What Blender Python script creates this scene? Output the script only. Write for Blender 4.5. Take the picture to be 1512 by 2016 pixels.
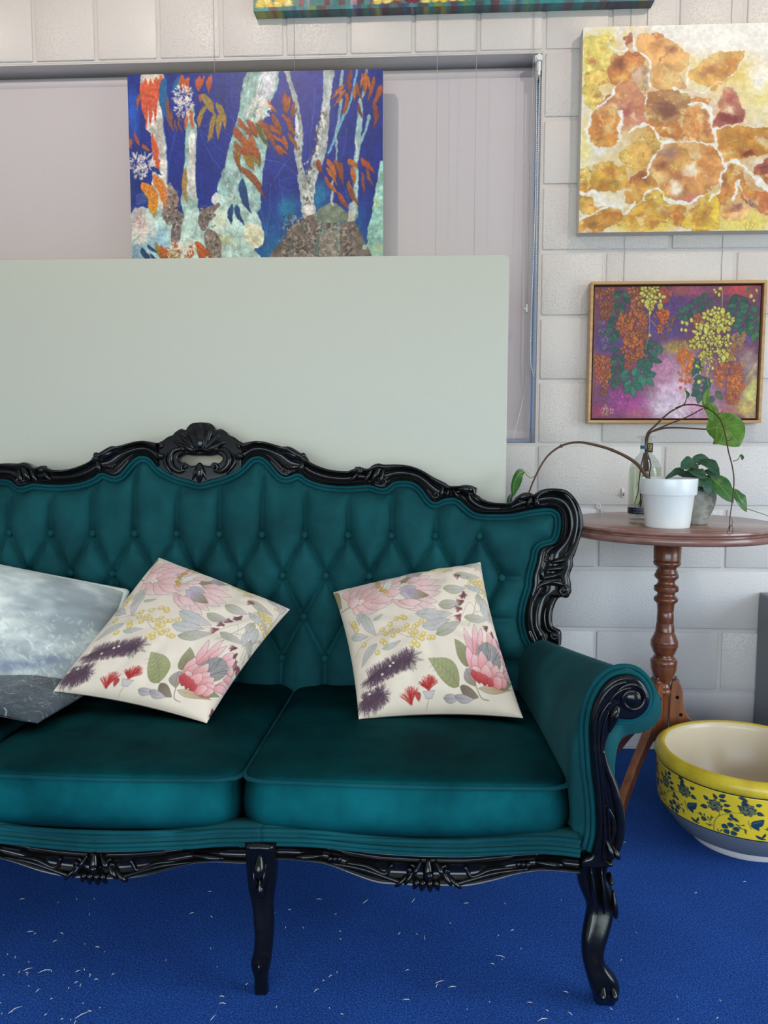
import bpy, bmesh, math, random
import numpy as np
from mathutils import Vector, Matrix
random.seed(7); rng = np.random.default_rng(11)
scene = bpy.context.scene
for o in list(bpy.data.objects): bpy.data.objects.remove(o)
COL = scene.collection

# ------------------------------------------------------------------ camera
F_PX, PITCH, YAW, ROLL = 1560.0, 0.091594, 0.053562, 0.0013666
CAM = np.array([-0.35122, -2.56674, 1.01524])
_sp, _cp, _sy, _cy = math.sin(PITCH), math.cos(PITCH), math.sin(YAW), math.cos(YAW)
FWD = np.array([-_sy*_cp, _cy*_cp, -_sp]); _r = np.array([_cy, _sy, 0.0]); _u = np.cross(_r, FWD)
RGT = math.cos(ROLL)*_r + math.sin(ROLL)*_u; UPV = -math.sin(ROLL)*_r + math.cos(ROLL)*_u
cam = bpy.data.cameras.new('camera'); camo = bpy.data.objects.new('camera', cam); COL.objects.link(camo)
cam.sensor_fit = 'HORIZONTAL'; cam.sensor_width = 36.0; cam.lens = F_PX/1512.0*36.0; cam.clip_start = 0.02
camo.matrix_world = Matrix(((RGT[0], UPV[0], -FWD[0], CAM[0]), (RGT[1], UPV[1], -FWD[1], CAM[1]), (RGT[2], UPV[2], -FWD[2], CAM[2]), (0, 0, 0, 1)))
scene.camera = camo
def ray(u, v): return FWD + RGT*((u-756.0)/F_PX) - UPV*((v-1008.0)/F_PX)
def PY(u, v, y):                      # photo pixel -> point on the plane y = const (parallel to the wall)
    d = ray(u, v); return CAM + d*((y-CAM[1])/d[1])
def PZ(u, v, z):                      # photo pixel -> point on the plane z = const
    d = ray(u, v); return CAM + d*((z-CAM[2])/d[2])
def PP(u, v, a, b):                   # photo pixel -> point on the raked plane y = a + b z
    d = ray(u, v); return CAM + d*((a + b*CAM[2] - CAM[1])/(d[1]-b*d[2]))

# ------------------------------------------------------------------ colour management, world, daylight
scene.view_settings.view_transform = 'Standard'; scene.view_settings.look = 'None'
scene.view_settings.gamma = 1.0; scene.view_settings.use_curve_mapping = False
scene.view_settings.exposure = 0.0
scene.cycles.use_denoising = True
scene.cycles.max_bounces = 8; scene.cycles.diffuse_bounces = 4; scene.cycles.glossy_bounces = 3
scene.cycles.transmission_bounces = 8; scene.cycles.transparent_max_bounces = 24; scene.cycles.sample_clamp_indirect = 6.0
scene.cycles.caustics_reflective = False; scene.cycles.caustics_refractive = False
W = bpy.data.worlds.new('outdoor_daylight'); scene.world = W; W.use_nodes = True
wn = W.node_tree.nodes; wl = W.node_tree.links; wn.clear()
_o = wn.new('ShaderNodeOutputWorld'); _b = wn.new('ShaderNodeBackground'); _tc = wn.new('ShaderNodeTexCoord')
_sx = wn.new('ShaderNodeSeparateXYZ'); _cr = wn.new('ShaderNodeValToRGB')
wl.new(_tc.outputs['Generated'], _sx.inputs[0]); wl.new(_sx.outputs['Z'], _cr.inputs[0])
e = _cr.color_ramp.elements                      # garden green below the horizon, pale blue sky above it
e[0].position = 0.0; e[0].color = (0.37, 0.41, 0.34, 1); e[1].position = 0.12; e[1].color = (0.70, 0.85, 1.0, 1)
e2 = e.new(0.03); e2.color = (0.38, 0.45, 0.36, 1)
_mr = wn.new('ShaderNodeMapRange'); _mr.inputs[1].default_value = -0.2; _mr.inputs[2].default_value = 1.0
_b.inputs[1].default_value = 8.2
wl.new(_cr.outputs[0], _b.inputs[0]); wl.new(_b.outputs[0], _o.inputs[0])

TUBE = 4.0                                # strength of the fluorescent tubes
SPOT = 34.0                               # watts of each track spotlight
ROOM = dict(x0=-3.4, x1=2.6, y0=-5.2, z1=2.95)
def area_light(name, loc, rot, sx, sy, power, color, portal=False):
    L = bpy.data.lights.new(name, 'AREA'); L.shape = 'RECTANGLE'; L.size = sx; L.size_y = sy; L.energy = power; L.color = color
    o = bpy.data.objects.new(name, L); COL.objects.link(o); o.location = loc; o.rotation_euler = rot
    if portal: L.cycles.is_portal = True
    return o
# light portals in the two openings: the glazed door of the right wall and the shopfront behind the camera
area_light('portal_side_door', (ROOM['x1']+0.02, -2.35, 1.06), (0, math.pi/2, 0), 2.12, 2.2, 1, (1, 1, 1), True)
area_light('portal_shopfront', (-0.7, ROOM['y0']-0.02, 1.1), (math.pi/2, 0, 0), 4.2, 1.8, 1, (1, 1, 1), True)

# ------------------------------------------------------------------ helpers: meshes and things
def srgb(r, g, b, k=1.0):
    f = lambda c: (c/255/12.92 if c/255 <= 0.04045 else ((c/255+0.055)/1.055)**2.4)*k
    return (min(f(r), 1.0), min(f(g), 1.0), min(f(b), 1.0), 1.0)
def thing(name, label, cat, base=(0, 0, 0), group=None):
    o = bpy.data.objects.new(name, None); COL.objects.link(o); o.location = base; o.empty_display_size = 0.05
    o['label'] = label; o['category'] = cat
    if group: o['group'] = group
    return o
def tag(o, label, cat, group=None):
    o['label'] = label; o['category'] = cat
    if group: o['group'] = group
    return o
def wloc(o):
    v = Vector((0, 0, 0))
    while o is not None: v += Vector(o.location); o = o.parent
    return v
class MB:
    """collects vertices and faces in world coordinates"""
    def __init__(s): s.v = []; s.f = []; s.n = 0
    def add(s, v, f):
        v = np.asarray(v, float).reshape(-1, 3); s.v.append(v); s.f += [tuple(int(i)+s.n for i in q) for q in f]; s.n += len(v); return s
    def verts(s): return np.concatenate(s.v) if s.v else np.zeros((0, 3))
def link(name, mesh, mat, parent=None, smooth=True, origin=None):
    o = bpy.data.objects.new(name, mesh); COL.objects.link(o)
    if mat is not None and not mesh.materials: mesh.materials.append(mat)
    if parent is not None: o.parent = parent
    if smooth and len(mesh.polygons): mesh.polygons.foreach_set('use_smooth', [True]*len(mesh.polygons))
    return o
def build(name, mb, mat, parent=None, smooth=True, base=None, sharp=None):
    """mb holds world coordinates; the object's origin sits at its parent's base (or at `base`)"""
    v = mb.verts(); org = np.array(wloc(parent)) if parent is not None else np.array(base if base is not None else (0, 0, 0), float)
    me = bpy.data.meshes.new(name); me.from_pydata((v-org).tolist(), [], mb.f); me.validate(); me.update()
    bm = bmesh.new(); bm.from_mesh(me); bmesh.ops.recalc_face_normals(bm, faces=bm.faces); bm.to_mesh(me); bm.free()
    o = link(name, me, mat, parent, smooth)
    if parent is None: o.location = org
    if smooth and sharp: me.set_sharp_from_angle(angle=math.radians(sharp))
    return o
def arr(*a): return np.array(a, float)
def nrm(v): v = np.asarray(v, float); return v/(np.linalg.norm(v)+1e-12)
def cr(pts, n=8, closed=False):
    """Catmull-Rom through pts, n samples per span"""
    P = np.asarray(pts, float); m = len(P)
    if closed: idx = lambda i: P[i % m]
    else: idx = lambda i: P[i] if 0 <= i < m else (2*P[0]-P[1] if i < 0 else 2*P[-1]-P[-2])
    out = []
    for i in range(m if closed else m-1):
        p0, p1, p2, p3 = idx(i-1), idx(i), idx(i+1), idx(i+2)
        for k in range(n):
            t = k/n; out.append(0.5*((2*p1)+(-p0+p2)*t+(2*p0-5*p1+4*p2-p3)*t*t+(-p0+3*p1-3*p2+p3)*t**3))
    if not closed: out.append(P[-1])
    return np.array(out)
def resample(P, n):
    P = np.asarray(P, float); d = np.r_[0, np.cumsum(np.linalg.norm(np.diff(P, axis=0), axis=1))]
    t = np.linspace(0, d[-1], n); return np.stack([np.interp(t, d, P[:, k]) for k in range(P.shape[1])], 1)
def interp(x, xs, ys): return float(np.interp(x, xs, ys))
def grid_faces(nu, nv, cu=False, cv=False, off=0):
    f = []
    for i in range(nu if cu else nu-1):
        for j in range(nv if cv else nv-1):
            a, b = i*nv+j, ((i+1) % nu)*nv+j; c, d = ((i+1) % nu)*nv+(j+1) % nv, i*nv+(j+1) % nv
            f.append((a+off, b+off, c+off, d+off))
    return f
def loft(mb, secs, closed=True, caps=True):
    secs = [np.asarray(s, float) for s in secs]; n = len(secs[0]); m = len(secs)
    f = grid_faces(m, n, cv=closed)
    if caps and closed: f += [tuple(range(n))[::-1], tuple((m-1)*n+i for i in range(n))]
    return mb.add(np.concatenate(secs), f)
def tube(mb, pts, r, seg=8, closed=False, caps=True, flat=1.0):
    P = np.asarray(pts, float); m = len(P); R = np.full(m, r) if np.isscalar(r) else np.interp(np.linspace(0, 1, m), np.linspace(0, 1, len(r)), r)
    T = np.zeros_like(P)
    if closed: T = np.roll(P, -1, 0)-np.roll(P, 1, 0)
    else: T[1:-1] = P[2:]-P[:-2]; T[0] = P[1]-P[0]; T[-1] = P[-1]-P[-2]
    T /= (np.linalg.norm(T, axis=1)[:, None]+1e-12)
    ref = arr(0, 0, 1) if abs(T[0][2]) < 0.9 else arr(1, 0, 0)
    N = nrm(np.cross(T[0], ref)); a = np.arange(seg)*2*math.pi/seg; secs = []
    for i in range(m):
        N = nrm(N-T[i]*np.dot(N, T[i])); B = np.cross(T[i], N)
        secs.append(P[i]+R[i]*(np.cos(a)[:, None]*N*flat+np.sin(a)[:, None]*B))
    if closed: return mb.add(np.concatenate(secs), grid_faces(m, seg, cu=True, cv=True))
    return loft(mb, secs, True, caps)
def lathe(mb, prof, c=(0, 0, 0), seg=48, caps=True):
    """prof: list of (r, z)"""
    a = np.arange(seg)*2*math.pi/seg; c = np.asarray(c, float)
    secs = [np.stack([c[0]+r*np.cos(a), c[1]+r*np.sin(a), np.full(seg, c[2]+z)], 1) for r, z in prof]
    return loft(mb, secs, True, caps)
def box(mb, x0, x1, y0, y1, z0, z1, bev=0.0, seg=2):
    if bev <= 0:
        v = [(x, y, z) for x in (x0, x1) for y in (y0, y1) for z in (z0, z1)]
        return mb.add(v, [(0, 1, 3, 2), (4, 6, 7, 5), (0, 4, 5, 1), (2, 3, 7, 6), (0, 2, 6, 4), (1, 5, 7, 3)])
    bm = bmesh.new(); bmesh.ops.create_cube(bm, size=1.0)
    for v in bm.verts: v.co = ((x0+x1)/2+v.co.x*(x1-x0), (y0+y1)/2+v.co.y*(y1-y0), (z0+z1)/2+v.co.z*(z1-z0))
    bmesh.ops.bevel(bm, geom=bm.edges[:], offset=bev, segments=seg, affect='EDGES', profile=0.5)
    bm.verts.index_update(); mb.add([v.co[:] for v in bm.verts], [[v.index for v in f.verts] for f in bm.faces]); bm.free(); return mb
def ellipsoid(mb, c, ax, nu=10, nv=14, half=None):
    """ax: three axis vectors; for carved relief"""
    c = np.asarray(c, float); A = np.asarray(ax, float); V = []
    for i in range(nu+1):
        th = math.pi*i/nu
        for j in range(nv):
            ph = 2*math.pi*j/nv; V.append(c+A[0]*math.sin(th)*math.cos(ph)+A[1]*math.sin(th)*math.sin(ph)+A[2]*math.cos(th))
    return mb.add(V, grid_faces(nu+1, nv, cv=True))
def plate(outlines, extrude, bevel, bres=2):
    """flat plate with holes from closed 2-D outlines; returns verts (x, y, depth) and faces"""
    cu = bpy.data.curves.new('tmp', 'CURVE'); cu.dimensions = '2D'; cu.fill_mode = 'BOTH'; cu.extrude = extrude; cu.bevel_depth = bevel; cu.bevel_resolution = bres; cu.offset = -bevel
    for P in outlines:
        sp = cu.splines.new('POLY'); sp.points.add(len(P)-1); sp.use_cyclic_u = True
        for q, p in zip(sp.points, P): q.co = (p[0], p[1], 0, 1)
    ob = bpy.data.objects.new('tmp', cu); COL.objects.link(ob); dg = bpy.context.evaluated_depsgraph_get(); dg.update()
    me = bpy.data.meshes.new_from_object(ob.evaluated_get(dg)); v = np.array([x.co[:] for x in me.vertices]); f = [tuple(p.vertices) for p in me.polygons]
    bpy.data.objects.remove(ob); bpy.data.curves.remove(cu); bpy.data.meshes.remove(me); return v, f
def dup(o, parent=None, loc=None):
    c = o.copy(); COL.objects.link(c); c.parent = parent
    if loc is not None: c.location = loc
    for ch in o.children: dup(ch, c)
    return c

# ------------------------------------------------------------------ materials
def nodes(m): return m.node_tree.nodes, m.node_tree.links
def mat(name, color=(0.8, 0.8, 0.8, 1), rough=0.5, spec=0.5, **kw):
    m = bpy.data.materials.new(name); m.use_nodes = True; b = m.node_tree.nodes['Principled BSDF']
    b.inputs['Base Color'].default_value = color; b.inputs['Roughness'].default_value = rough; b.inputs['Specular IOR Level'].default_value = spec
    for k, v in kw.items(): b.inputs[k.replace('_', ' ')].default_value = v
    return m
def bsdf(m): return m.node_tree.nodes['Principled BSDF']
def coords(m, kind='Object', scale=(1, 1, 1)):
    n, l = nodes(m); tc = n.new('ShaderNodeTexCoord'); mp = n.new('ShaderNodeMapping'); mp.inputs['Scale'].default_value = scale
    l.new(tc.outputs[kind], mp.inputs[0]); return mp.outputs[0]
def noise(m, vec, scale, detail=4, rough=0.55):
    n, l = nodes(m); t = n.new('ShaderNodeTexNoise'); t.inputs['Scale'].default_value = scale; t.inputs['Detail'].default_value = detail; t.inputs['Roughness'].default_value = rough
    if vec is not None: l.new(vec, t.inputs['Vector'])
    return t.outputs['Fac']
def ramp(m, fac, stops):
    n, l = nodes(m); r = n.new('ShaderNodeValToRGB'); el = r.color_ramp.elements
    while len(el) < len(stops): el.new(0.5)
    for q, (p, c) in zip(el, stops): q.position = p; q.color = c if len(c) == 4 else (*c, 1)
    l.new(fac, r.inputs[0]); return r.outputs[0]
def bump(m, h, strength=0.3, dist=0.002):
    n, l = nodes(m); b = n.new('ShaderNodeBump'); b.inputs['Strength'].default_value = strength; b.inputs['Distance'].default_value = dist
    l.new(h, b.inputs['Height']); bs = bsdf(m)
    if bs.inputs['Normal'].links: l.new(bs.inputs['Normal'].links[0].from_socket, b.inputs['Normal'])
    l.new(b.outputs[0], bs.inputs['Normal']); return b
def setin(m, name, sock): m.node_tree.links.new(sock, bsdf(m).inputs[name])
def vcol_mat(name, rough=0.6, spec=0.3, **kw):
    m = mat(name, rough=rough, spec=spec, **kw); n, l = nodes(m); a = n.new('ShaderNodeVertexColor'); a.layer_name = 'Col'; setin(m, 'Base Color', a.outputs[0]); return m

M = {}
# painted concrete block: gloss paint over a pitted face, each block a little different
m = M['block'] = mat('painted_block', srgb(216, 209, 205), 0.33, 0.5); n, l = nodes(m)
tc = n.new('ShaderNodeTexCoord'); oi = n.new('ShaderNodeObjectInfo'); va = n.new('ShaderNodeVectorMath'); va.operation = 'ADD'; l.new(tc.outputs['Object'], va.inputs[0])
sc_ = n.new('ShaderNodeVectorMath'); sc_.operation = 'SCALE'; cx_ = n.new('ShaderNodeCombineXYZ'); l.new(oi.outputs['Random'], cx_.inputs[0]); l.new(oi.outputs['Random'], cx_.inputs[2]); l.new(cx_.outputs[0], sc_.inputs[0]); sc_.inputs['Scale'].default_value = 37.0
l.new(sc_.outputs[0], va.inputs[1]); vec = va.outputs[0]
pit = ramp(m, noise(m, vec, 135, 4, 0.6), [(0.26, (0, 0, 0)), (0.50, (1, 1, 1))])
pit2 = ramp(m, noise(m, vec, 210, 2), [(0.3, (0, 0, 0)), (0.6, (1, 1, 1))])
b1 = bump(m, pit, 0.5, 0.0026); mr = n.new('ShaderNodeMapRange'); mr.inputs[3].default_value = 0.08; mr.inputs[4].default_value = 0.55
l.new(oi.outputs['Random'], mr.inputs[0]); l.new(mr.outputs[0], b1.inputs['Strength'])
bump(m, pit2, 0.3, 0.0014)
bump(m, noise(m, vec, 9, 2), 0.15, 0.004)
M['mortar'] = mat('painted_mortar', srgb(206, 200, 197), 0.5, 0.4); bump(M['mortar'], noise(M['mortar'], coords(M['mortar']), 60), 0.5, 0.002)
M['plaster'] = mat('plaster_white', srgb(215, 213, 208), 0.7, 0.2); bump(M['plaster'], noise(M['plaster'], coords(M['plaster']), 40), 0.15, 0.002)
M['ceiling'] = mat('ceiling_paint', srgb(228, 226, 220), 0.8, 0.2); bump(M['ceiling'], noise(M['ceiling'], coords(M['ceiling']), 80), 0.1, 0.001)
# blue loop carpet
m = M['carpet'] = mat('blue_carpet', (0.01, 0.06, 0.3, 1), 0.95, 0.1, Sheen_Weight=0.03, Sheen_Roughness=0.5); v_ = coords(m)
fine = noise(m, v_, 300, 4, 0.75); big = noise(m, v_, 5, 3)
n, l = nodes(m); mx = n.new('ShaderNodeMix'); mx.data_type = 'RGBA'; mx.blend_type = 'MULTIPLY'; mx.inputs[0].default_value = 0.5
l.new(ramp(m, fine, [(0.32, srgb(9, 40, 102)), (0.5, srgb(30, 86, 178)), (0.68, srgb(82, 138, 226))]), mx.inputs[6]); l.new(ramp(m, big, [(0.3, (0.6, 0.6, 0.65)), (0.7, (1, 1, 1))]), mx.inputs[7])
setin(m, 'Base Color', mx.outputs[2]); bump(m, fine, 1.0, 0.006); bump(m, noise(m, v_, 140, 2), 0.6, 0.006)
# velvet
def velvet(name, dark, light, sheen, sw=0.9, normal_tilt=None, spec=0.03):
    m = mat(name, dark, 0.8, spec, Sheen_Weight=sw, Sheen_Roughness=0.32, Sheen_Tint=sheen); v_ = coords(m)
    setin(m, 'Base Color', ramp(m, noise(m, v_, 7, 4, 0.6), [(0.35, dark), (0.7, light)]))
    if normal_tilt is not None:                        # bends the shading normal this way, which puts shade into the seat tops
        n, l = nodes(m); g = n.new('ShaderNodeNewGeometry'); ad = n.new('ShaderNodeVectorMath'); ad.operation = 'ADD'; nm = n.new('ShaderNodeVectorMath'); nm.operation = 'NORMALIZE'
        pj = n.new('ShaderNodeVectorMath'); pj.operation = 'PROJECT'; pj.inputs[0].default_value = normal_tilt; l.new(g.outputs['Normal'], pj.inputs[1]); sb = n.new('ShaderNodeVectorMath'); sb.operation = 'SUBTRACT'; sb.inputs[0].default_value = normal_tilt; l.new(pj.outputs[0], sb.inputs[1]); l.new(sb.outputs[0], ad.inputs[1])
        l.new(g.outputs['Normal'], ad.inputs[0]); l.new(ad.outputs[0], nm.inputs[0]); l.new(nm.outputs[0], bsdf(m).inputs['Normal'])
    bump(m, noise(m, v_, 1400, 2), 0.25, 0.0006); return m
M['velvet'] = velvet('teal_velvet', srgb(14, 60, 64), srgb(22, 82, 86), srgb(110, 150, 156), 0.16, None, 0.12)
M['seat_velvet'] = velvet('shaded_top_teal_velvet', srgb(6, 66, 72), srgb(14, 98, 104), srgb(40, 120, 130), 0.04, (0, 1.35, 0))  # normals tilted rearward so the cushion tops come out darker
M['welt'] = velvet('teal_piping', srgb(15, 62, 68), srgb(22, 84, 90), srgb(120, 180, 190), 0.2)
# black lacquer with brown rub-through
m = M['lacquer'] = mat('black_lacquer', (0.004, 0.004, 0.0045, 1), 0.18, 0.3, Coat_Weight=0.2, Coat_Roughness=0.08); v_ = coords(m)
setin(m, 'Base Color', ramp(m, noise(m, v_, 60, 5, 0.7), [(0.55, (0.0035, 0.0036, 0.004)), (0.85, (0.022, 0.012, 0.007))]))
bump(m, noise(m, v_, 90, 3), 0.12, 0.001)
# polished red-brown wood
def wood(name, c0, c1, axis='Z', rough=0.28, sc=1.0):
    m = mat(name, c1, rough, 0.5, Coat_Weight=0.3, Coat_Roughness=0.15); s = {'Z': (60, 60, 3), 'X': (3, 60, 60), 'Y': (60, 3, 60)}[axis]
    v_ = coords(m, 'Object', tuple(q*sc for q in s)); setin(m, 'Base Color', ramp(m, noise(m, v_, 1.0, 5, 0.6), [(0.3, c0), (0.7, c1)])); bump(m, noise(m, v_, 2.0, 3), 0.06, 0.001); return m
M['table_wood'] = wood('red_brown_wood', srgb(82, 42, 28), srgb(128, 72, 46), 'Z')
M['table_leg'] = wood('red_brown_leg', srgb(100, 56, 34), srgb(148, 88, 54), 'Z', 0.35)
M['table_top'] = wood('table_top_wood', srgb(122, 84, 74), srgb(160, 116, 104), 'X', 0.24, 0.6)
M['frame_wood'] = wood('pale_oak', srgb(176, 132, 86), srgb(204, 162, 112), 'X', 0.5)
M['board'] = mat('board_paint', srgb(203, 201, 187), 0.42, 0.4)
m = M['board']; v_ = coords(m); bump(m, noise(m, v_, 30, 5, 0.65), 0.18, 0.003); bump(m, ramp(m, noise(m, coords(m, 'Object', (1, 1, 0.35)), 22, 6, 0.7), [(0.72, (0, 0, 0)), (0.76, (1, 1, 1))]), 0.5, 0.001)
m = M['blind'] = mat('blind_fabric', srgb(203, 195, 199), 0.85, 0.1); n, l = nodes(m); bump(m, noise(m, coords(m, 'Object', (900, 1, 900)), 1.0, 2), 0.15, 0.0005)
tl = n.new('ShaderNodeBsdfTranslucent'); tl.inputs[0].default_value = srgb(200, 196, 205); ms = n.new('ShaderNodeMixShader'); ms.inputs[0].default_value = 0.05
out = [q for q in n if q.type == 'OUTPUT_MATERIAL'][0]; l.new(bsdf(m).outputs[0], ms.inputs[1]); l.new(tl.outputs[0], ms.inputs[2]); l.new(ms.outputs[0], out.inputs[0])
M['white_plastic'] = mat('white_plastic', srgb(228, 230, 229), 0.3, 0.5)
M['pot_white'] = mat('white_glazed_pot', srgb(232, 233, 231), 0.22, 0.5)
M['alu'] = mat('window_aluminium', srgb(224, 226, 230), 0.35, 0.5)
M['wire'] = mat('nylon_wire', srgb(176, 174, 174), 0.35, 0.5)
M['steel'] = mat('steel', srgb(170, 170, 172), 0.3, 0.5, Metallic=0.9)
M['canvas_edge'] = mat('white_canvas_edge', srgb(206, 202, 196), 0.8, 0.2); bump(M['canvas_edge'], noise(M['canvas_edge'], coords(M['canvas_edge']), 700), 0.2, 0.0005)
def thin_glass(name, tint, ior=1.45, rough=0.0):
    m = bpy.data.materials.new(name); m.use_nodes = True; n, l = nodes(m); n.clear(); o = n.new('ShaderNodeOutputMaterial'); mx = n.new('ShaderNodeMixShader'); t = n.new('ShaderNodeBsdfTransparent'); t.inputs[0].default_value = tint
    g = n.new('ShaderNodeBsdfGlossy'); g.inputs['Roughness'].default_value = rough; fr = n.new('ShaderNodeLayerWeight'); fr.inputs[0].default_value = 0.12; pw = n.new('ShaderNodeMath'); pw.operation = 'MULTIPLY_ADD'; pw.inputs[1].default_value = (ior-1)*0.8; pw.inputs[2].default_value = 0.02; l.new(fr.outputs['Facing'], pw.inputs[0]); l.new(pw.outputs[0], mx.inputs[0]); l.new(t.outputs[0], mx.inputs[1]); l.new(g.outputs[0], mx.inputs[2]); l.new(mx.outputs[0], o.inputs[0]); return m
M['glass'] = thin_glass('tinted_window_glass', (0.36, 0.44, 0.55, 1)); M['bottle_glass'] = thin_glass('bottle_glass', (0.93, 0.95, 0.94, 1), 1.5, 0.02); M['water'] = thin_glass('water', (0.92, 0.93, 0.84, 1), 1.15)
M['stem'] = mat('brown_stem', srgb(88, 62, 48), 0.6, 0.3); bump(M['stem'], noise(M['stem'], coords(M['stem']), 300), 0.4, 0.001)
M['green_stem'] = mat('green_stem', srgb(120, 128, 62), 0.5, 0.3)
def leafmat(name, c0, c1, rough=0.4, trans=0.25):
    m = mat(name, c1, rough, 0.5); v_ = coords(m); setin(m, 'Base Color', ramp(m, noise(m, v_, 55, 4), [(0.3, c0), (0.7, c1)])); bump(m, noise(m, v_, 120, 3), 0.2, 0.001)
    n, l = nodes(m); t = n.new('ShaderNodeBsdfTranslucent'); t.inputs[0].default_value = c1; x = n.new('ShaderNodeMixShader'); x.inputs[0].default_value = trans
    out = [q for q in n if q.type == 'OUTPUT_MATERIAL'][0]; l.new(bsdf(m).outputs[0], x.inputs[1]); l.new(t.outputs[0], x.inputs[2]); l.new(x.outputs[0], out.inputs[0]); return m
M['leaf_bright'] = leafmat('bright_green_leaf', srgb(66, 112, 34), srgb(108, 152, 52), 0.35, 0.3)
M['leaf_dark'] = leafmat('dark_green_leaf', srgb(24, 62, 42), srgb(48, 94, 62), 0.5, 0.12)
M['leaf_mid'] = leafmat('mid_green_leaf', srgb(38, 82, 36), srgb(74, 124, 54), 0.35, 0.2)
M['vein'] = mat('leaf_vein', srgb(150, 176, 96), 0.5, 0.3)
M['stone'] = mat('grey_stone', srgb(150, 150, 142), 0.8, 0.2); bump(M['stone'], noise(M['stone'], coords(M['stone']), 180, 4), 0.3, 0.001)
m = M['stone']; setin(m, 'Base Color', ramp(m, noise(m, coords(m), 40, 4), [(0.3, srgb(128, 127, 120)), (0.7, srgb(172, 170, 162))]))
M['soil'] = mat('potting_soil', srgb(52, 40, 32), 0.95, 0.1); bump(M['soil'], noise(M['soil'], coords(M['soil']), 200), 1.0, 0.004)
M['cabinet'] = mat('grey_enamel', srgb(126, 130, 136), 0.45, 0.4); bump(M['cabinet'], noise(M['cabinet'], coords(M['cabinet']), 300), 0.05, 0.0005)
M['black'] = mat('black_print', srgb(22, 22, 28), 0.4, 0.4); M['gold'] = mat('gold_foil', srgb(214, 180, 66), 0.3, 0.5, Metallic=0.6); M['blue_band'] = mat('blue_band', srgb(44, 102, 126), 0.4, 0.4)
M['navy_label'] = mat('navy_label', srgb(26, 28, 52), 0.35, 0.4); M['label_ink'] = mat('label_ink', srgb(120, 130, 170), 0.5, 0.3); M['teal_label'] = mat('teal_label', srgb(50, 96, 96), 0.4, 0.4)
M['under'] = mat('black_underlining', srgb(16, 18, 20), 0.9, 0.1)
# ================================================================== THE SETTING
def struct(o): o['kind'] = 'structure'; return o
X0, X1, Y0, Z1 = ROOM['x0'], ROOM['x1'], ROOM['y0'], ROOM['z1']
WX0, WX1, WZ0, WZ1 = -2.8, 0.0, 1.0, 2.2          # window opening in the block wall
fl = MB(); box(fl, X0-0.12, X1+0.12, Y0-0.12, 0.2, -0.1, 0.0); struct(build('floor', fl, M['carpet'], smooth=False))
ce = MB(); box(ce, X0-0.12, X1+0.12, Y0-0.12, 0.2, Z1, Z1+0.1); struct(build('ceiling', ce, M['ceiling'], smooth=False))
wl_ = MB(); box(wl_, X0-0.12, X0, Y0, 0.2, 0, Z1); struct(build('wall_left', wl_, M['plaster'], smooth=False))
# right wall with a glazed door opening, rear wall with a shopfront opening (both behind or beside the camera)
wr = MB(); DY0, DY1, DZ = -3.45, -1.25, 2.12
box(wr, X1, X1+0.12, Y0, DY0, 0, Z1); box(wr, X1, X1+0.12, DY1, 0.2, 0, Z1); box(wr, X1, X1+0.12, DY0, DY1, DZ, Z1); struct(build('wall_right', wr, M['plaster'], smooth=False))
wb = MB(); SX0, SX1, SZ0, SZ1 = -2.8, 1.4, 0.2, 2.0
box(wb, X0, SX0, Y0-0.12, Y0, 0, Z1); box(wb, SX1, X1, Y0-0.12, Y0, 0, Z1); box(wb, SX0, SX1, Y0-0.12, Y0, 0, SZ0); box(wb, SX0, SX1, Y0-0.12, Y0, SZ1, Z1); struct(build('wall_rear', wb, M['plaster'], smooth=False))
# back wall: mortar bed with the blocks as pieces of their own
JR = 0.005                                           # joint recess
wk = MB()
box(wk, X0, WX0, JR, 0.2, 0, Z1); box(wk, WX1, X1, JR, 0.2, 0, Z1); box(wk, WX0, WX1, JR, 0.2, 0, WZ0); box(wk, WX0, WX1, JR, 0.2, WZ1, Z1)
wall = struct(build('wall_back', wk, M['mortar'], smooth=False))
def block_mesh(w, h, seed):
    r = random.Random(seed); g = 0.0055; mb = MB(); box(mb, -w/2+g, w/2-g, 0.0, 0.04, -h/2+g, h/2-g, 0.0045, 2)
    v = mb.verts()
    for q in v:
        q[0] += r.uniform(-1, 1)*0.0007; q[2] += r.uniform(-1, 1)*0.0007; q[1] += (r.uniform(0, 1)*0.0006 if q[1] < 0.03 else 0)
    me = bpy.data.meshes.new('concrete_block'); me.from_pydata(v.tolist(), [], mb.f); me.update(); me.materials.append(M['block'])
    me.polygons.foreach_set('use_smooth', [True]*len(me.polygons)); me.set_sharp_from_angle(angle=math.radians(50)); return me
BM = {}
def block(x0, x1, z0, z1):
    w, h = round(x1-x0, 3), round(z1-z0, 3); k = (w, h, random.randrange(4))
    if k not in BM: BM[k] = block_mesh(*k)
    o = bpy.data.objects.new('concrete_block', BM[k]); COL.objects.link(o); o.parent = wall
    o.location = ((x0+x1)/2, random.uniform(-0.0006, 0.0006), (z0+z1)/2)
for row in range(15):
    z0 = 0.2*row; z1 = min(z0+0.2, Z1)
    if z1-z0 < 0.1: continue
    if row == 11: xs = list(np.arange(-3.4, 2.61, 0.2))        # soldier course of half blocks over the window
    else: xs = [-3.4]+[x for x in np.arange(-4.0+(0.2 if row % 2 else 0.0), 2.7, 0.4) if -3.35 < x < 2.55]+[2.6]
    for a, b in zip(xs[:-1], xs[1:]):
        a, b = round(float(a), 3), round(float(b), 3)
        if z0 > 0.99 and z1 < 2.21:
            if a >= WX0-1e-6 and b <= WX1+1e-6: continue
            if a < WX1 < b: a = WX1
            if a < WX0 < b: b = WX0
        if b-a > 0.05: block(a, b, z0, z1)
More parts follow.
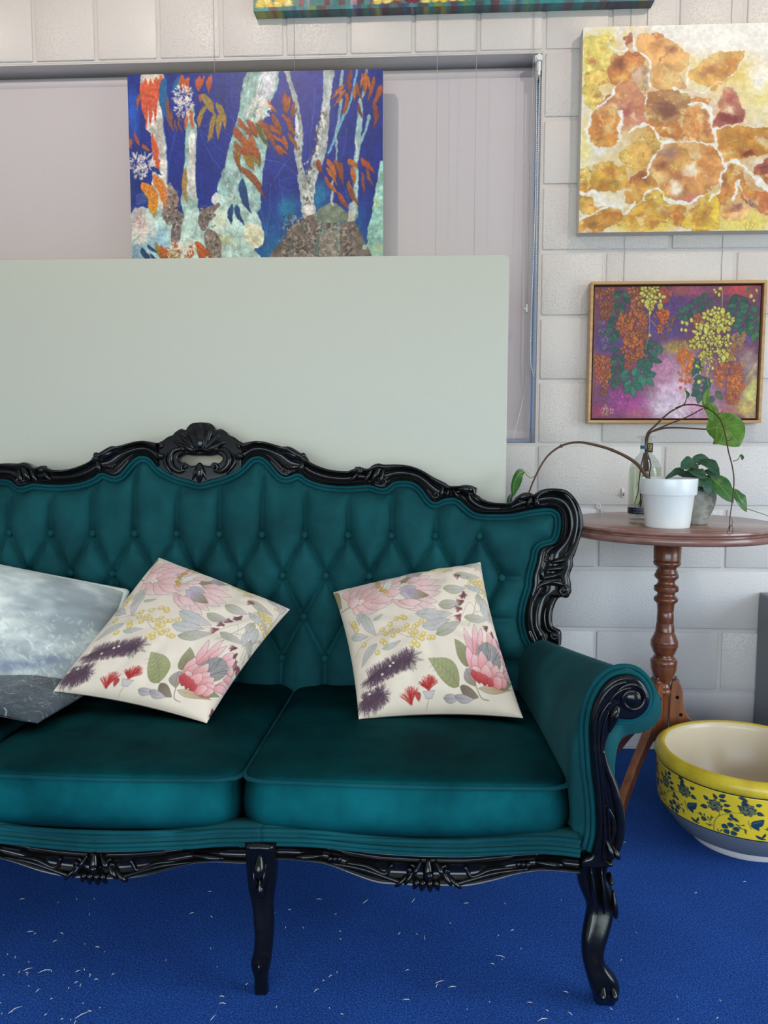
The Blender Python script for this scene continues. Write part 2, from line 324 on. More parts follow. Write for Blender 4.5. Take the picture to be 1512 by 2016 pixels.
# window: aluminium frame set deep in the reveal, glass, painted sill and reveals
rv = MB(); box(rv, WX0+0.004, WX1-0.004, 0.006, 0.198, WZ0-0.002, WZ0+0.004); box(rv, WX1-0.004, WX1+0.002, 0.006, 0.198, WZ0-0.002, WZ1+0.002); box(rv, WX0-0.002, WX0+0.004, 0.006, 0.198, WZ0-0.002, WZ1+0.002); box(rv, WX0+0.004, WX1-0.004, 0.006, 0.198, WZ1-0.004, WZ1+0.002)
win = struct(build('window_1', rv, M['mortar'], smooth=False))
wf = MB(); fy0, fy1 = 0.115, 0.165
for a, b, c, d in ((WX0+0.004, WX1-0.004, WZ0+0.004, WZ0+0.05), (WX0+0.004, WX1-0.004, WZ1-0.05, WZ1-0.004), (WX0+0.004, WX0+0.045, WZ0+0.05, WZ1-0.05), (WX1-0.045, WX1-0.004, WZ0+0.05, WZ1-0.05), (-1.42, -1.38, WZ0+0.05, WZ1-0.05)): box(wf, a, b, fy0, fy1, c, d, 0.003, 1)
build('window_frame', wf, M['alu'], win, smooth=False)
for a, b in ((WX0+0.045, -1.42), (-1.38, WX1-0.045)):
    g_ = MB(); box(g_, a, b, 0.137, 0.141, WZ0+0.05, WZ1-0.05); build('pane', g_, M['glass'], win, smooth=False)
# picture rail above the frame of the photograph that the wires hang from
tr = MB(); box(tr, X0, X1, -0.012, 0.0, 2.72, 2.745, 0.002, 1); struct(build('trim_1', tr, M['alu'], smooth=False))

# ceiling: twin-tube fluorescent battens
def batten(x, y, label):
    t = thing('ceiling_light', label, 'ceiling light', (x, y, Z1), 'twin tube ceiling battens')
    b = MB(); box(b, x-0.07, x+0.07, y-0.6, y+0.6, Z1-0.05, Z1, 0.008, 2); build('housing', b, M['white_plastic'], t, smooth=False)
    for s in (-1, 1):
        b = MB(); tube(b, [(x+s*0.045, y-0.58, Z1-0.075), (x+s*0.045, y+0.58, Z1-0.075)], 0.014, 12); build('tube', b, M['tube'], t)
        for q in (-0.59, 0.59):
            b = MB(); box(b, x+s*0.045-0.016, x+s*0.045+0.016, y+q-0.012, y+q+0.012, Z1-0.095, Z1-0.05, 0.003, 1); build('lamp_holder', b, M['white_plastic'], t, smooth=False)
m = M['tube'] = mat('fluorescent_tube', (1, 1, 1, 1)); bsdf(m).inputs['Emission Color'].default_value = (1.0, 0.86, 0.76, 1); bsdf(m).inputs['Emission Strength'].default_value = TUBE
for x in (-1.75, -0.15, 1.45): batten(x, -3.4, 'white twin tube batten fixed to the ceiling')
# gallery track with spotlights aimed at the pictures
tk = MB(); box(tk, -3.0, 2.2, -1.32, -1.28, Z1-0.03, Z1, 0.003, 1); tkt = tag(build('light_track', tk, M['alu'], smooth=False, base=(-0.4, -1.3, Z1)), 'white ceiling track carrying the picture spotlights', 'light track')
m = M['lens'] = mat('lamp_lens', (1, 1, 1, 1)); bsdf(m).inputs['Emission Color'].default_value = (1.0, 0.84, 0.72, 1); bsdf(m).inputs['Emission Strength'].default_value = 30.0
def spotlight(x, tx, tz, label):
    c = arr(x, -1.3, Z1-0.15); d = nrm(arr(tx, 0, tz)-c); t = thing('track_spotlight', label, 'spotlight', (x, -1.3, Z1-0.03), 'track spotlights')
    b = MB(); tube(b, [c-d*0.09, c-d*0.085, c+d*0.02, c+d*0.06], [0.03, 0.034, 0.036, 0.046], 24); build('head', b, M['white_plastic'], t)
    b = MB(); tube(b, [(x, -1.3, Z1-0.03), c-d*0.02], 0.009, 10); build('arm', b, M['white_plastic'], t)
    b = MB(); tube(b, [c+d*0.0595, c+d*0.062], 0.040, 24); build('lens', b, M['lens'], t)
    L = bpy.data.lights.new('spot_lamp', 'SPOT'); L.energy = SPOT; L.color = (1.0, 0.83, 0.71); L.spot_size = math.radians(96); L.spot_blend = 1.0; L.shadow_soft_size = 0.035
    o = bpy.data.objects.new('spot_lamp', L); COL.objects.link(o); o.parent = t; o.location = Vector(c+d*0.08)-Vector((x, -1.3, Z1-0.03)); o.rotation_euler = Vector(d).to_track_quat('-Z', 'Y').to_euler()
for x, tx in ((-2.4, -2.3), (-1.05, -0.95), (0.75, 0.6)): spotlight(x, tx, 2.0, 'white track spotlight aimed at the picture wall')

# roller blind inside the reveal
BY = 0.062
bl = thing('roller_blind', 'pale lilac grey roller blind drawn down over the window', 'blind', (WX1-0.03, BY, WZ1))
bx1 = PY(1055, 160, BY)[0]; bx0 = WX0+0.02; bz0 = PY(1020, 862, BY)[2]
def fabric(x0, x1, z0, z1, y):
    nx, nz = 90, 50; V = []
    for i in range(nx+1):
        for j in range(nz+1):
            x = x0+(x1-x0)*i/nx; z = z0+(z1-z0)*j/nz; V.append((x, y+0.0022*math.sin(x*7+z*1.2)*(1-j/nz)+0.001*math.sin(x*19+z*4), z))
    mb = MB(); mb.add(V, grid_faces(nx+1, nz+1)); V2 = np.array(V)+arr(0, 0.0009, 0); mb.add(V2, grid_faces(nx+1, nz+1)); return mb
build('fabric', fabric(bx0, bx1, bz0, WZ1-0.05, BY), M['blind'], bl)
b = MB(); tube(b, [(bx0, BY+0.024, WZ1-0.036), (bx1+0.008, BY+0.024, WZ1-0.036)], 0.024, 20); build('roller', b, M['blind'], bl)
b = MB(); box(b, bx0, bx1, BY-0.005, BY+0.006, bz0-0.004, bz0+0.024, 0.003, 2); build('bottom_rail', b, M['blind'], bl)
bk = PY(1062, 112, 0.02)
b = MB(); box(b, -0.02, -0.005, 0.008, 0.075, WZ1-0.055, WZ1-0.004, 0.003, 1); box(b, -0.028, -0.004, 0.0, 0.02, WZ1-0.028, WZ1-0.01, 0.004, 2); tube(b, [(-0.014, -0.006, WZ1-0.02), (-0.014, 0.03, WZ1-0.02)], 0.009, 12)
box(b, -0.017, -0.009, 0.002, 0.02, WZ1-0.07, WZ1-0.02, 0.003, 2); build('bracket', b, M['white_plastic'], bl, smooth=False)
def beads(path, r, step):
    P = resample(path, max(2, int(np.linalg.norm(np.diff(path, axis=0), axis=1).sum()/step))); mb = MB()
    for p in P: ellipsoid(mb, p, np.eye(3)*r, 4, 6)
    tube(mb, P, r*0.35, 4); return mb
ct, cb = arr(-0.013, 0.012, WZ1-0.06), PY(1051, 742, 0.02)
path = np.concatenate([cr([ct+arr(-0.006, 0, 0), ct+arr(-0.004, 0, -0.4), cb+arr(-0.012, 0, 0.1), cb+arr(-0.002, 0, 0)], 20), cr([cb+arr(0.002, 0, 0), cb+arr(0.004, 0, 0.1), ct+arr(0.002, 0, -0.4), ct+arr(0.003, 0, 0)], 20)])
o = build('bead_chain', beads(path, 0.0022, 0.0062), M['white_plastic'], bl); o['kind'] = 'stuff'
b = MB(); tube(b, cr([PY(1041, 320, BY-0.004), PY(1038, 520, BY-0.004), PY(1036, 700, BY-0.005), PY(1035, 760, BY-0.006), PY(1010, 868, 0.0)], 8), 0.0008, 5); build('cord', b, M['white_plastic'], bl)
# ================================================================== RASTER: paint and print, drawn shape by shape into vertex colours
def vnoise(h, w, cell, seed, octaves=4):
    r = np.random.default_rng(seed); out = np.zeros((h, w)); amp = 1.0; tot = 0
    for o in range(octaves):
        c = max(cell/2**o, 1.5); gh, gw = int(h/c)+3, int(w/c)+3; g = r.random((gh, gw))
        y = np.arange(h)/c; x = np.arange(w)/c; iy = y.astype(int); ix = x.astype(int); fy = (y-iy)[:, None]; fx = (x-ix)[None]; fy = fy*fy*(3-2*fy); fx = fx*fx*(3-2*fx)
        a = g[iy][:, ix]; b_ = g[iy][:, ix+1]; c_ = g[iy+1][:, ix]; d = g[iy+1][:, ix+1]
        out += amp*((a*(1-fx)+b_*fx)*(1-fy)+(c_*(1-fx)+d*fx)*fy); tot += amp; amp *= 0.55
    return out/tot
class Canvas:
    """w x h raster; drawing coordinates go through self.T (default: pixels)"""
    def __init__(s, w, h, bg, T=None):
        s.w, s.h = w, h; s.a = np.empty((h, w, 3)); s.a[:] = bg; s.T = T or (lambda p: p); s.k = 1.0
    def _bb(s, x0, x1, y0, y1):
        x0, x1 = max(int(x0)-1, 0), min(int(x1)+2, s.w); y0, y1 = max(int(y0)-1, 0), min(int(y1)+2, s.h)
        return (x0, x1, y0, y1) if x1 > x0 and y1 > y0 else None
    def _put(s, bb, cov, col, alpha=1.0, tex=0.0, seed=0, cell=6):
        x0, x1, y0, y1 = bb; c = np.asarray(col, float); A = (cov*alpha)[..., None]
        C = np.broadcast_to(c, (y1-y0, x1-x0, 3))
        if tex: C = np.clip(C*(1+tex*(2*vnoise(y1-y0, x1-x0, cell, seed)-1))[..., None], 0, 255)
        s.a[y0:y1, x0:x1] = s.a[y0:y1, x0:x1]*(1-A)+C*A
    def poly(s, pts, col, alpha=1.0, tex=0.0, seed=0, cell=8, smooth=0, outline=None, ow=1.0, grad=None):
        P = np.asarray(pts, float)
        if smooth: P = cr(P, smooth, closed=True)
        P = s.T(P); bb = s._bb(P[:, 0].min(), P[:, 0].max(), P[:, 1].min(), P[:, 1].max())
        if bb is None: return
        x0, x1, y0, y1 = bb; X, Y = np.meshgrid(np.arange(x0, x1)+0.5, np.arange(y0, y1)+0.5)
        ins = np.zeros(X.shape, bool); Q = np.roll(P, -1, 0)
        for (ax, ay), (bx_, by) in zip(P, Q):
            if ay == by: continue
            c = ((ay > Y) != (by > Y)); ins ^= c & (X < (bx_-ax)*(Y-ay)/(by-ay)+ax)
        cov = ins.astype(float)
        if grad is not None:                                    # second colour along an axis (p0, p1)
            c2, p0, p1 = grad; p0, p1 = s.T(np.array([p0, p1], float)); d = p1-p0; t = np.clip(((X-p0[0])*d[0]+(Y-p0[1])*d[1])/(d@d+1e-9), 0, 1)[..., None]
            C = np.asarray(col, float)*(1-t)+np.asarray(c2, float)*t
            if tex: C = C*(1+tex*(2*vnoise(y1-y0, x1-x0, cell, seed)-1))[..., None]
            A = (cov*alpha)[..., None]; s.a[y0:y1, x0:x1] = s.a[y0:y1, x0:x1]*(1-A)+np.clip(C, 0, 255)*A
        else: s._put(bb, cov, col, alpha, tex, seed, cell)
        if outline is not None: s.stroke(np.vstack([P, P[:1]]), ow, ow, outline, raw=True)
    def half(s):
        s.h, s.w = s.h//2*2, s.w//2*2; a = s.a[:s.h, :s.w]; s.a = (a[::2, ::2]+a[1::2, ::2]+a[::2, 1::2]+a[1::2, 1::2])/4; s.h //= 2; s.w //= 2; return s
    def warp(s, amp, cell, seed):
        dx = (2*vnoise(s.h, s.w, cell, seed)-1)*amp*2; dy = (2*vnoise(s.h, s.w, cell, seed+1)-1)*amp*2; Y, X = np.mgrid[0:s.h, 0:s.w]
        x = np.clip(X+dx, 0, s.w-1.001); y = np.clip(Y+dy, 0, s.h-1.001); ix = x.astype(int); iy = y.astype(int); fx = (x-ix)[..., None]; fy = (y-iy)[..., None]
        s.a = (s.a[iy, ix]*(1-fx)+s.a[iy, ix+1]*fx)*(1-fy)+(s.a[iy+1, ix]*(1-fx)+s.a[iy+1, ix+1]*fx)*fy
    def stroke(s, pts, w0, w1, col, alpha=1.0, smooth=0, raw=False, wob=0.0):
        P = np.asarray(pts, float)
        if smooth: P = cr(P, smooth)
        if not raw: P = s.T(P)
        n = len(P); W_ = np.linspace(w0, w1, n)/2
        if wob: W_ = W_*(1+wob*np.sin(np.linspace(0, 1, n)*n*0.55+P[0, 0])*np.cos(np.linspace(0, 1, n)*n*0.23+P[0, 1]))
        for i in range(n-1):
            a, b_ = P[i], P[i+1]; w = (W_[i]+W_[i+1])/2; r = w+1
            bb = s._bb(min(a[0], b_[0])-r, max(a[0], b_[0])+r, min(a[1], b_[1])-r, max(a[1], b_[1])+r)
            if bb is None: continue
            x0, x1, y0, y1 = bb; X, Y = np.meshgrid(np.arange(x0, x1)+0.5, np.arange(y0, y1)+0.5); d = b_-a; L = d@d+1e-9
            t = np.clip(((X-a[0])*d[0]+(Y-a[1])*d[1])/L, 0, 1); D = np.hypot(X-a[0]-t*d[0], Y-a[1]-t*d[1])
            s._put(bb, np.clip(w+0.5-D, 0, 1)*min(1, 2*w+0.15), col, alpha)
    def leaf(s, x0, y0, x1, y1, w, col, bend=0.0, col2=None, outline=None, ow=1.0, vein=None, tex=0.12, seed=0, peak=0.4, alpha=1.0):
        a, b_ = arr(x0, y0), arr(x1, y1); d = b_-a; n_ = arr(-d[1], d[0]); L = np.hypot(*d)+1e-9; n_ = n_/L; t = np.linspace(0, 1, 13)
        mid = a+d*t[:, None]+n_*(bend*L*4*t*(1-t))[:, None]; e_ = math.log(0.5)/math.log(peak); prof = np.sin(math.pi*t**e_)**0.9*w/2
        P = np.vstack([mid+n_*prof[:, None], (mid-n_*prof[:, None])[::-1][1:-1]])
        s.poly(P, col, alpha, tex, seed, 5, outline=outline, ow=ow, grad=None if col2 is None else (col2, (x0, y0), (x1, y1)))
        if vein is not None: s.stroke(mid[:-1], ow, ow*0.5, vein)
    def ell(s, cx, cy, rx, ry, col, rot=0.0, alpha=1.0, tex=0.0, seed=0, outline=None, ow=1.0, n=20):
        t = np.arange(n)*2*math.pi/n; c_, s_ = math.cos(rot), math.sin(rot); s.poly(np.stack([cx+rx*np.cos(t)*c_-ry*np.sin(t)*s_, cy+rx*np.cos(t)*s_+ry*np.sin(t)*c_], 1), col, alpha, tex, seed, outline=outline, ow=ow)
    def wash(s, cx, cy, rx, ry, col, alpha=1.0, seed=0, warp=0.5):
        """soft-edged irregular wash"""
        c = s.T(np.array([[cx, cy], [cx+rx, cy+ry]], float)); rx_, ry_ = abs(c[1][0]-c[0][0]), abs(c[1][1]-c[0][1]); bb = s._bb(c[0][0]-2*rx_, c[0][0]+2*rx_, c[0][1]-2*ry_, c[0][1]+2*ry_)
        if bb is None: return
        x0, x1, y0, y1 = bb; X, Y = np.meshgrid(np.arange(x0, x1), np.arange(y0, y1)); d = np.hypot((X-c[0][0])/rx_, (Y-c[0][1])/ry_)+warp*(2*vnoise(y1-y0, x1-x0, max(rx_, ry_)*0.6, seed)-1)
        s._put(bb, np.clip(1.35-d, 0, 1)**1.3, col, alpha, 0.06, seed+1, 6)
    def grain(s, amt, cell, seed, ax=None):
        nz = vnoise(s.h, s.w, cell, seed) if ax is None else (np.repeat(vnoise(1, s.w, cell, seed), s.h, 0) if ax == 'v' else np.repeat(vnoise(s.h, 1, cell, seed), s.w, 1))
        s.a *= (1+amt*(2*nz-1))[..., None]
    def sample(s, U, V):
        """bilinear lookup; U, V in 0..1 with V = 0 at the top; returns linear rgba"""
        x = np.clip(U*s.w-0.5, 0, s.w-1.001); y = np.clip(V*s.h-0.5, 0, s.h-1.001); ix = x.astype(int); iy = y.astype(int); fx = (x-ix)[..., None]; fy = (y-iy)[..., None]
        c = (s.a[iy, ix]*(1-fx)+s.a[iy, ix+1]*fx)*(1-fy)+(s.a[iy+1, ix]*(1-fx)+s.a[iy+1, ix+1]*fx)*fy
        c = np.clip(c, 0, 255)/255; lin = np.where(c <= 0.04045, c/12.92, ((c+0.055)/1.055)**2.4)
        return np.concatenate([np.clip(lin*s.k, 0, 0.95), np.ones(lin.shape[:-1]+(1,))], -1)
def colour(o, rgba):
    at = o.data.color_attributes.new('Col', 'FLOAT_COLOR', 'POINT'); at.data.foreach_set('color', np.ascontiguousarray(rgba, dtype=np.float32).ravel())
def grid_object(name, Pg, rgba, material, parent, base=None):
    """dense grid of points Pg (nu, nv, 3) carrying rgba (nu, nv, 4)"""
    nu, nv = Pg.shape[:2]; org = np.array(wloc(parent)) if parent is not None else np.asarray(base, float)
    me = bpy.data.meshes.new(name); V = (Pg.reshape(-1, 3)-org).astype(np.float32); i, j = np.meshgrid(np.arange(nu-1), np.arange(nv-1), indexing='ij'); a = (i*nv+j).ravel()
    F = np.stack([a, a+nv, a+nv+1, a+1], 1); n_ = len(F); me.vertices.add(len(V)); me.vertices.foreach_set('co', V.ravel()); me.loops.add(4*n_); me.loops.foreach_set('vertex_index', F.ravel().astype(np.int32))
    me.polygons.add(n_); me.polygons.foreach_set('loop_start', (np.arange(n_)*4).astype(np.int32)); me.polygons.foreach_set('loop_total', np.full(n_, 4, np.int32)); me.update(calc_edges=True); me.validate()
    o = link(name, me, material, parent, True)
    if parent is None: o.location = org
    colour(o, rgba.reshape(-1, 4)); return o
# ================================================================== PAINTINGS
def painted(name):
    m = vcol_mat(name, 0.42, 0.4); v_ = coords(m); bump(m, noise(m, v_, 900, 2), 0.10, 0.0006); bump(m, noise(m, v_, 110, 5, 0.7), 0.30, 0.0025); return m
def painting(name, label, x0, x1, z0, z1, yf, depth, C, res, edge='white', frame=None, wires=(), wlabel='', group='paintings on the wall'):
    t = thing(name, label, 'painting', ((x0+x1)/2, yf+depth, z0), group)
    nu, nv = int((x1-x0)/res), int((z1-z0)/res); u = np.linspace(0, 1, nu); v = np.linspace(0, 1, nv); U, V = np.meshgrid(u, v, indexing='ij')
    X = x0+(x1-x0)*U; Z = z1-(z1-z0)*V; Pg = np.stack([X, np.full_like(X, yf), Z], -1)
    grid_object('painted_face', Pg, C.sample(U, V), painted(name+'_paint'), t)
    if edge == 'wrap':
        k = 160; s = np.linspace(0, 1, k); per = [(s, 0*s), (1+0*s, s), (1-s, 1+0*s), (0*s, 1-s)]; Uu = np.concatenate([p[0] for p in per]); Vv = np.concatenate([p[1] for p in per])
        D = np.linspace(0, 1, 6); Pe = np.zeros((len(Uu), 6, 3)); Pe[..., 0] = (x0+(x1-x0)*Uu)[:, None]; Pe[..., 2] = (z1-(z1-z0)*Vv)[:, None]; Pe[..., 1] = yf+depth*D[None]
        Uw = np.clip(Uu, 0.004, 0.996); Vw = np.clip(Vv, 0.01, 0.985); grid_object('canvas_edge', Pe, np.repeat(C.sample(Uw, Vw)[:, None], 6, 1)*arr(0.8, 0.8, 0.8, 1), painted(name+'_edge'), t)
        b = MB(); box(b, x0+0.002, x1-0.002, yf+0.004, yf+depth, z0+0.002, z1-0.002); build('stretcher', b, M['canvas_edge'], t, smooth=False)
    else:
        b = MB(); box(b, x0, x1, yf+0.0008, yf+depth, z0, z1, 0.0007, 1); build('stretcher', b, M['canvas_edge'], t, smooth=False)
    if frame:
        fw, g, pr = frame; ox0, ox1, oz0, oz1 = x0-g-fw, x1+g+fw, z0-g-fw, z1+g+fw; f0, f1 = yf-pr, yf+depth+0.004
        for a, b_, c, d, hz in ((ox0, ox1, oz1-fw, oz1, 1), (ox0, ox1, oz0, oz0+fw, 1), (ox0, ox0+fw, oz0, oz1, 0), (ox1-fw, ox1, oz0, oz1, 0)):
            mb = MB(); box(mb, a, b_, f0, f1, c+(0 if hz else fw), d-(0 if hz else fw), 0.0012, 1); build('frame_rail', mb, M['frame_wood'], t, smooth=False)
        mb = MB(); box(mb, ox0+fw, ox1-fw, yf+0.010, f1, oz0+fw, oz1-fw); build('backing', mb, mat('dark_rebate', srgb(66, 40, 34), 0.8, 0.1), t, smooth=False)
    for wx in wires:                                       # each wire hangs from the rail above and carries the picture
        mb = MB(); tube(mb, [(wx, -0.0012, z1-0.01), (wx, -0.0012, 2.73)], 0.0007, 5); tag(build('hanging_wire', mb, M['wire'], base=(wx, -0.0012, z1-0.01)), wlabel, 'wire', wlabel+'s')
    return t
R_ = random.Random(3)

# ---- forest of pale trunks on deep blue ---------------------------------------------------------------
def paint_forest():
    w, h = 1014, 756; H_ = 2064-70
    def T(p):
        p = np.asarray(p, float); xl = 40+(p[:, 1]-70)*85/1920; return np.stack([(p[:, 0]-xl)/(2724-xl)*w, (p[:, 1]-70)/H_*h], 1)
    C = Canvas(w, h, (24, 44, 132), T); C.k = 1.0
    yy, xx = np.mgrid[0:h, 0:w]/arr(h, w).reshape(2, 1, 1)
    pu = np.exp(-((xx-0.68)/0.2)**2-((yy-0.05)/0.3)**2)[..., None]; C.a = C.a*(1-pu*0.75)+arr(68, 66, 150)*pu*0.75
    dk = np.clip((xx-0.75)*3, 0, 1)[..., None]*0.45; C.a = C.a*(1-dk)+arr(24, 34, 108)*dk
    tl = np.clip((yy-0.60)*2.6+0.25*(vnoise(h, w, 90, 4)-0.5), 0, 1)*np.clip((xx-0.42)*8, 0, 1)*np.clip((0.985-xx)*12, 0, 1); C.a = C.a*(1-tl[..., None]*0.85)+arr(22, 122, 158)*tl[..., None]*0.85
    C.wash(120, 480, 90, 260, (36, 96, 196), 0.8, 5); C.wash(1750, 1450, 120, 160, (20, 140, 160), 0.6, 6); C.wash(2070, 1330, 90, 150, (20, 150, 170), 0.6, 8)
    C.grain(0.16, 26, 2); C.grain(0.10, 5, 3, 'v')
    for i in range(38):
        x = 960+i*9.0; C.stroke([(x, 80), (x+R_.uniform(-10, 10), R_.uniform(250, 520))], 1.2, 0.6, (70, 76, 120), 0.6)
    bark = lambda P, c, s, **k: C.poly(P, c, 1, 0.35, s, 26, smooth=4, **k)
    # first trunk
    bark([(195, 60), (410, 60), (400, 300), (440, 560), (478, 900), (495, 1200), (480, 1520), (290, 1520), (330, 1100), (305, 700), (245, 600), (205, 300)], (214, 206, 196), 11)
    C.stroke([(405, 300), (440, 560), (476, 900), (490, 1180)], 5, 4, (70, 120, 200), 0.8, 5)
    for q in ((240, 90, 250, 620, 70), (290, 100, 300, 600, 75), (200, 130, 215, 480, 50), (345, 90, 355, 560, 60), (385, 80, 380, 320, 55), (310, 660, 380, 1040, 60), (330, 830, 400, 1080, 55)): C.leaf(*q, (214, 96, 56), R_.uniform(-.03, .03), (196, 80, 66), seed=R_.randrange(99), tex=0.25)
    for q in ((190, 260, 150, 440, 40), (120, 640, 200, 800, 42), (80, 700, 90, 830, 40), (215, 780, 300, 850, 40)): C.leaf(*q, (164, 82, 52), 0.06, seed=R_.randrange(99))
    for q in ((430, 90, 470, 520, 95), (600, 90, 560, 300, 60)): C.leaf(*q, (24, 96, 150), 0.05)
    for q in ((620, 80, 640, 240, 60), (680, 90, 690, 300, 62), (800, 90, 810, 260, 62), (855, 90, 820, 240, 40), (930, 80, 910, 280, 60), (830, 280, 815, 360, 40)): C.leaf(*q, (198, 92, 54), 0.05, (168, 74, 44))
    for q in ((520, 420, 540, 660, 26), (560, 520, 580, 660, 24), (590, 520, 640, 660, 26), (470, 300, 530, 640, 40), (560, 460, 650, 560, 20)): C.leaf(*q, (128, 76, 64), 0.04)
    # second trunk
    bark([(655, 520), (735, 380), (765, 540), (790, 650), (772, 1000), (795, 1460), (648, 1490), (640, 1200), (655, 900), (668, 640)], (158, 190, 180), 21)
    bark([(715, 640), (770, 700), (765, 1000), (775, 1300), (720, 1330), (690, 1200), (700, 900)], (222, 218, 210), 22); C.leaf(668, 1000, 690, 1400, 50, (168, 128, 72), 0.05)
    for q in ((690, 420, 665, 640, 40), (715, 430, 760, 640, 46)): C.leaf(*q, (186, 96, 58), 0.03)
    # olive leaves
    for q in ((840, 280, 960, 500, 90), (880, 380, 810, 630, 62), (970, 470, 890, 780, 56), (980, 480, 950, 740, 44), (1010, 470, 1010, 740, 60), (990, 360, 1095, 640, 70)): C.leaf(*q, (146, 128, 62), R_.uniform(-.08, .08), (172, 122, 60), tex=0.3, seed=R_.randrange(99), vein=(96, 88, 40))
    # great leaning trunk
    bark([(1312, 60), (1640, 60), (1565, 380), (1480, 600), (1520, 800), (1470, 1080), (1425, 1520), (1015, 1320), (1080, 1000), (1180, 650), (1225, 480)], (150, 182, 176), 31)
    bark([(1470, 60), (1620, 60), (1545, 380), (1440, 420), (1400, 250)], (206, 206, 212), 32)
    for i in range(26): x = 1280+i*9; C.stroke([(x, 110+R_.random()*80), (x-60-i, 470+R_.random()*120)], 1.6, 0.8, R_.choice([(92, 132, 116), (206, 210, 200), (110, 150, 136)]), 0.75)
    for i in range(60): x, y = R_.uniform(1090, 1420), R_.uniform(980, 1400); C.leaf(x, y, x+R_.uniform(-40, 40), y+R_.uniform(20, 90), R_.uniform(8, 26), R_.choice([(224, 220, 214), (150, 120, 118), (128, 168, 190), (206, 200, 190)]), alpha=0.7)
    # pale ground
    bark([(110, 1480), (300, 1430), (430, 1440), (540, 1530), (655, 1480), (800, 1430), (850, 1510), (960, 1400), (1020, 1300), (1240, 1380), (1420, 1500), (1500, 1720), (1400, 1860), (1440, 2080), (100, 2080)], (186, 212, 204), 41)
    C.wash(400, 1760, 170, 160, (142, 186, 222), 0.8, 42); C.wash(190, 1560, 130, 130, (186, 120, 128), 0.6, 43); C.wash(180, 1900, 90, 150, (110, 140, 176), 0.7, 44); C.wash(1090, 1760, 160, 60, (206, 198, 128), 0.6, 45); C.wash(1040, 1560, 100, 120, (226, 222, 190), 0.7, 46); C.wash(720, 1590, 90, 90, (200, 226, 210), 0.6, 47)
    bark([(1305, 1620), (1400, 1600), (1510, 1690), (1440, 1850), (1310, 1770)], (228, 222, 192), 48); C.poly([(945, 1320), (985, 1275), (1018, 1310), (1010, 1385), (950, 1375)], (224, 222, 226), smooth=4)
    def rock(P, s, base=(116, 98, 92)):
        P = np.asarray(P, float); bark(P, base, s); lo, hi = P.min(0), P.max(0); c = P.mean(0); nn = int((hi-lo).prod()/1500)
        for i in range(max(nn, 10)):
            q = lo+(hi-lo)*arr(R_.random(), R_.random())
            q = c+(q-c)*0.78; k = R_.random(); d_ = R_.uniform(10, 34)
            C.leaf(q[0], q[1], q[0]+R_.uniform(-40, 40), q[1]+R_.uniform(-40, 40), d_, R_.choice([(72, 60, 58), (150, 132, 120), (92, 76, 72), (176, 164, 150), (58, 50, 52)]), R_.uniform(-.2, .2), alpha=0.75)
            if k < 0.4: C.stroke([q, q+arr(R_.uniform(-30, 30), R_.uniform(-30, 30)), q+arr(R_.uniform(-50, 50), R_.uniform(-50, 50))], 1.4, 0.8, (214, 206, 196), 0.8, 4)
    rock([(500, 1180), (540, 1190), (612, 1330), (604, 1410), (570, 1520), (500, 1525), (440, 1450)], 51, (150, 124, 112)); rock([(540, 1500), (650, 1500), (640, 1650), (632, 1760), (580, 1812), (540, 1790)], 52, (120, 108, 106)); rock([(430, 1480), (530, 1520), (525, 1600), (470, 1590)], 50, (120, 112, 108))
    rock([(820, 1510), (980, 1388), (1034, 1392), (962, 1510), (930, 1600), (880, 1672), (830, 1640)], 53); rock([(900, 1660), (1000, 1680), (1045, 1800), (1040, 2000), (950, 2010), (885, 1780)], 54, (128, 112, 102))
    for q in ((1170, 1390, 1160, 1600, 60), (1210, 1390, 1295, 1610, 56), (1270, 1130, 1365, 1510, 90), (1255, 1200, 1340, 1420, 60)): C.leaf(*q, (28, 76, 124), 0.08, (20, 52, 104), tex=0.3, seed=5)
    for x in (1180, 1210, 1295, 880, 760, 400, 1100): C.stroke([(x, 1560+R_.random()*100), (x+R_.uniform(-20, 10), 2060)], 2.4, 1.2, (120, 160, 184), 0.55)
    for i in range(14): C.stroke([(1050+i*17, 1765+R_.random()*14), (1055+i*17, 1840+R_.random()*60)], 2, 0.6, (120, 104, 96), 0.5)
    # big orange leaves at the left
    C.leaf(210, 1160, 352, 1530, 150, (222, 128, 44), -0.10, (214, 150, 40), outline=(120, 66, 34), ow=1, vein=(140, 78, 34), tex=0.3, seed=61); C.leaf(335, 1080, 475, 1430, 95, (216, 122, 48), -0.06, (208, 120, 44), tex=0.3, seed=62)
    for i in range(9): C.stroke([(360+i*14, 1110+i*33), (400+i*14, 1090+i*33)], 1.6, 0.8, (236, 196, 150), 0.8)
    for q in ((110, 1100, 150, 1420, 70), (90, 1000, 260, 1140, 110), (210, 1260, 285, 1400, 50), (320, 990, 440, 1100, 40), (210, 830, 120, 860, 60)): C.leaf(*q, (26, 50, 116), 0.06, tex=0.3, seed=63)
    for i in range(8): C.stroke([(150, 1290+i*14), (260, 1270+i*14)], 2, 1.2, (176, 200, 226), 0.6)
    # B part (offset 1326): Y tree, slim trees, mound
    B = 1326; bb_ = lambda L: [(x+B, y) for x, y in L]
    for L in ([(1130, 40), (1085, 300), (985, 570), (930, 690), (840, 900)], ): C.stroke(bb_(L), 8, 9, (108, 172, 196), 1, 6)
    C.stroke(bb_([(975, 40), (962, 450), (955, 560), (915, 700), (925, 960)]), 12, 7, (146, 172, 172), 1, 6); C.stroke(bb_([(960, 450), (950, 560)]), 8, 8, (110, 150, 190), 0.8, 3)
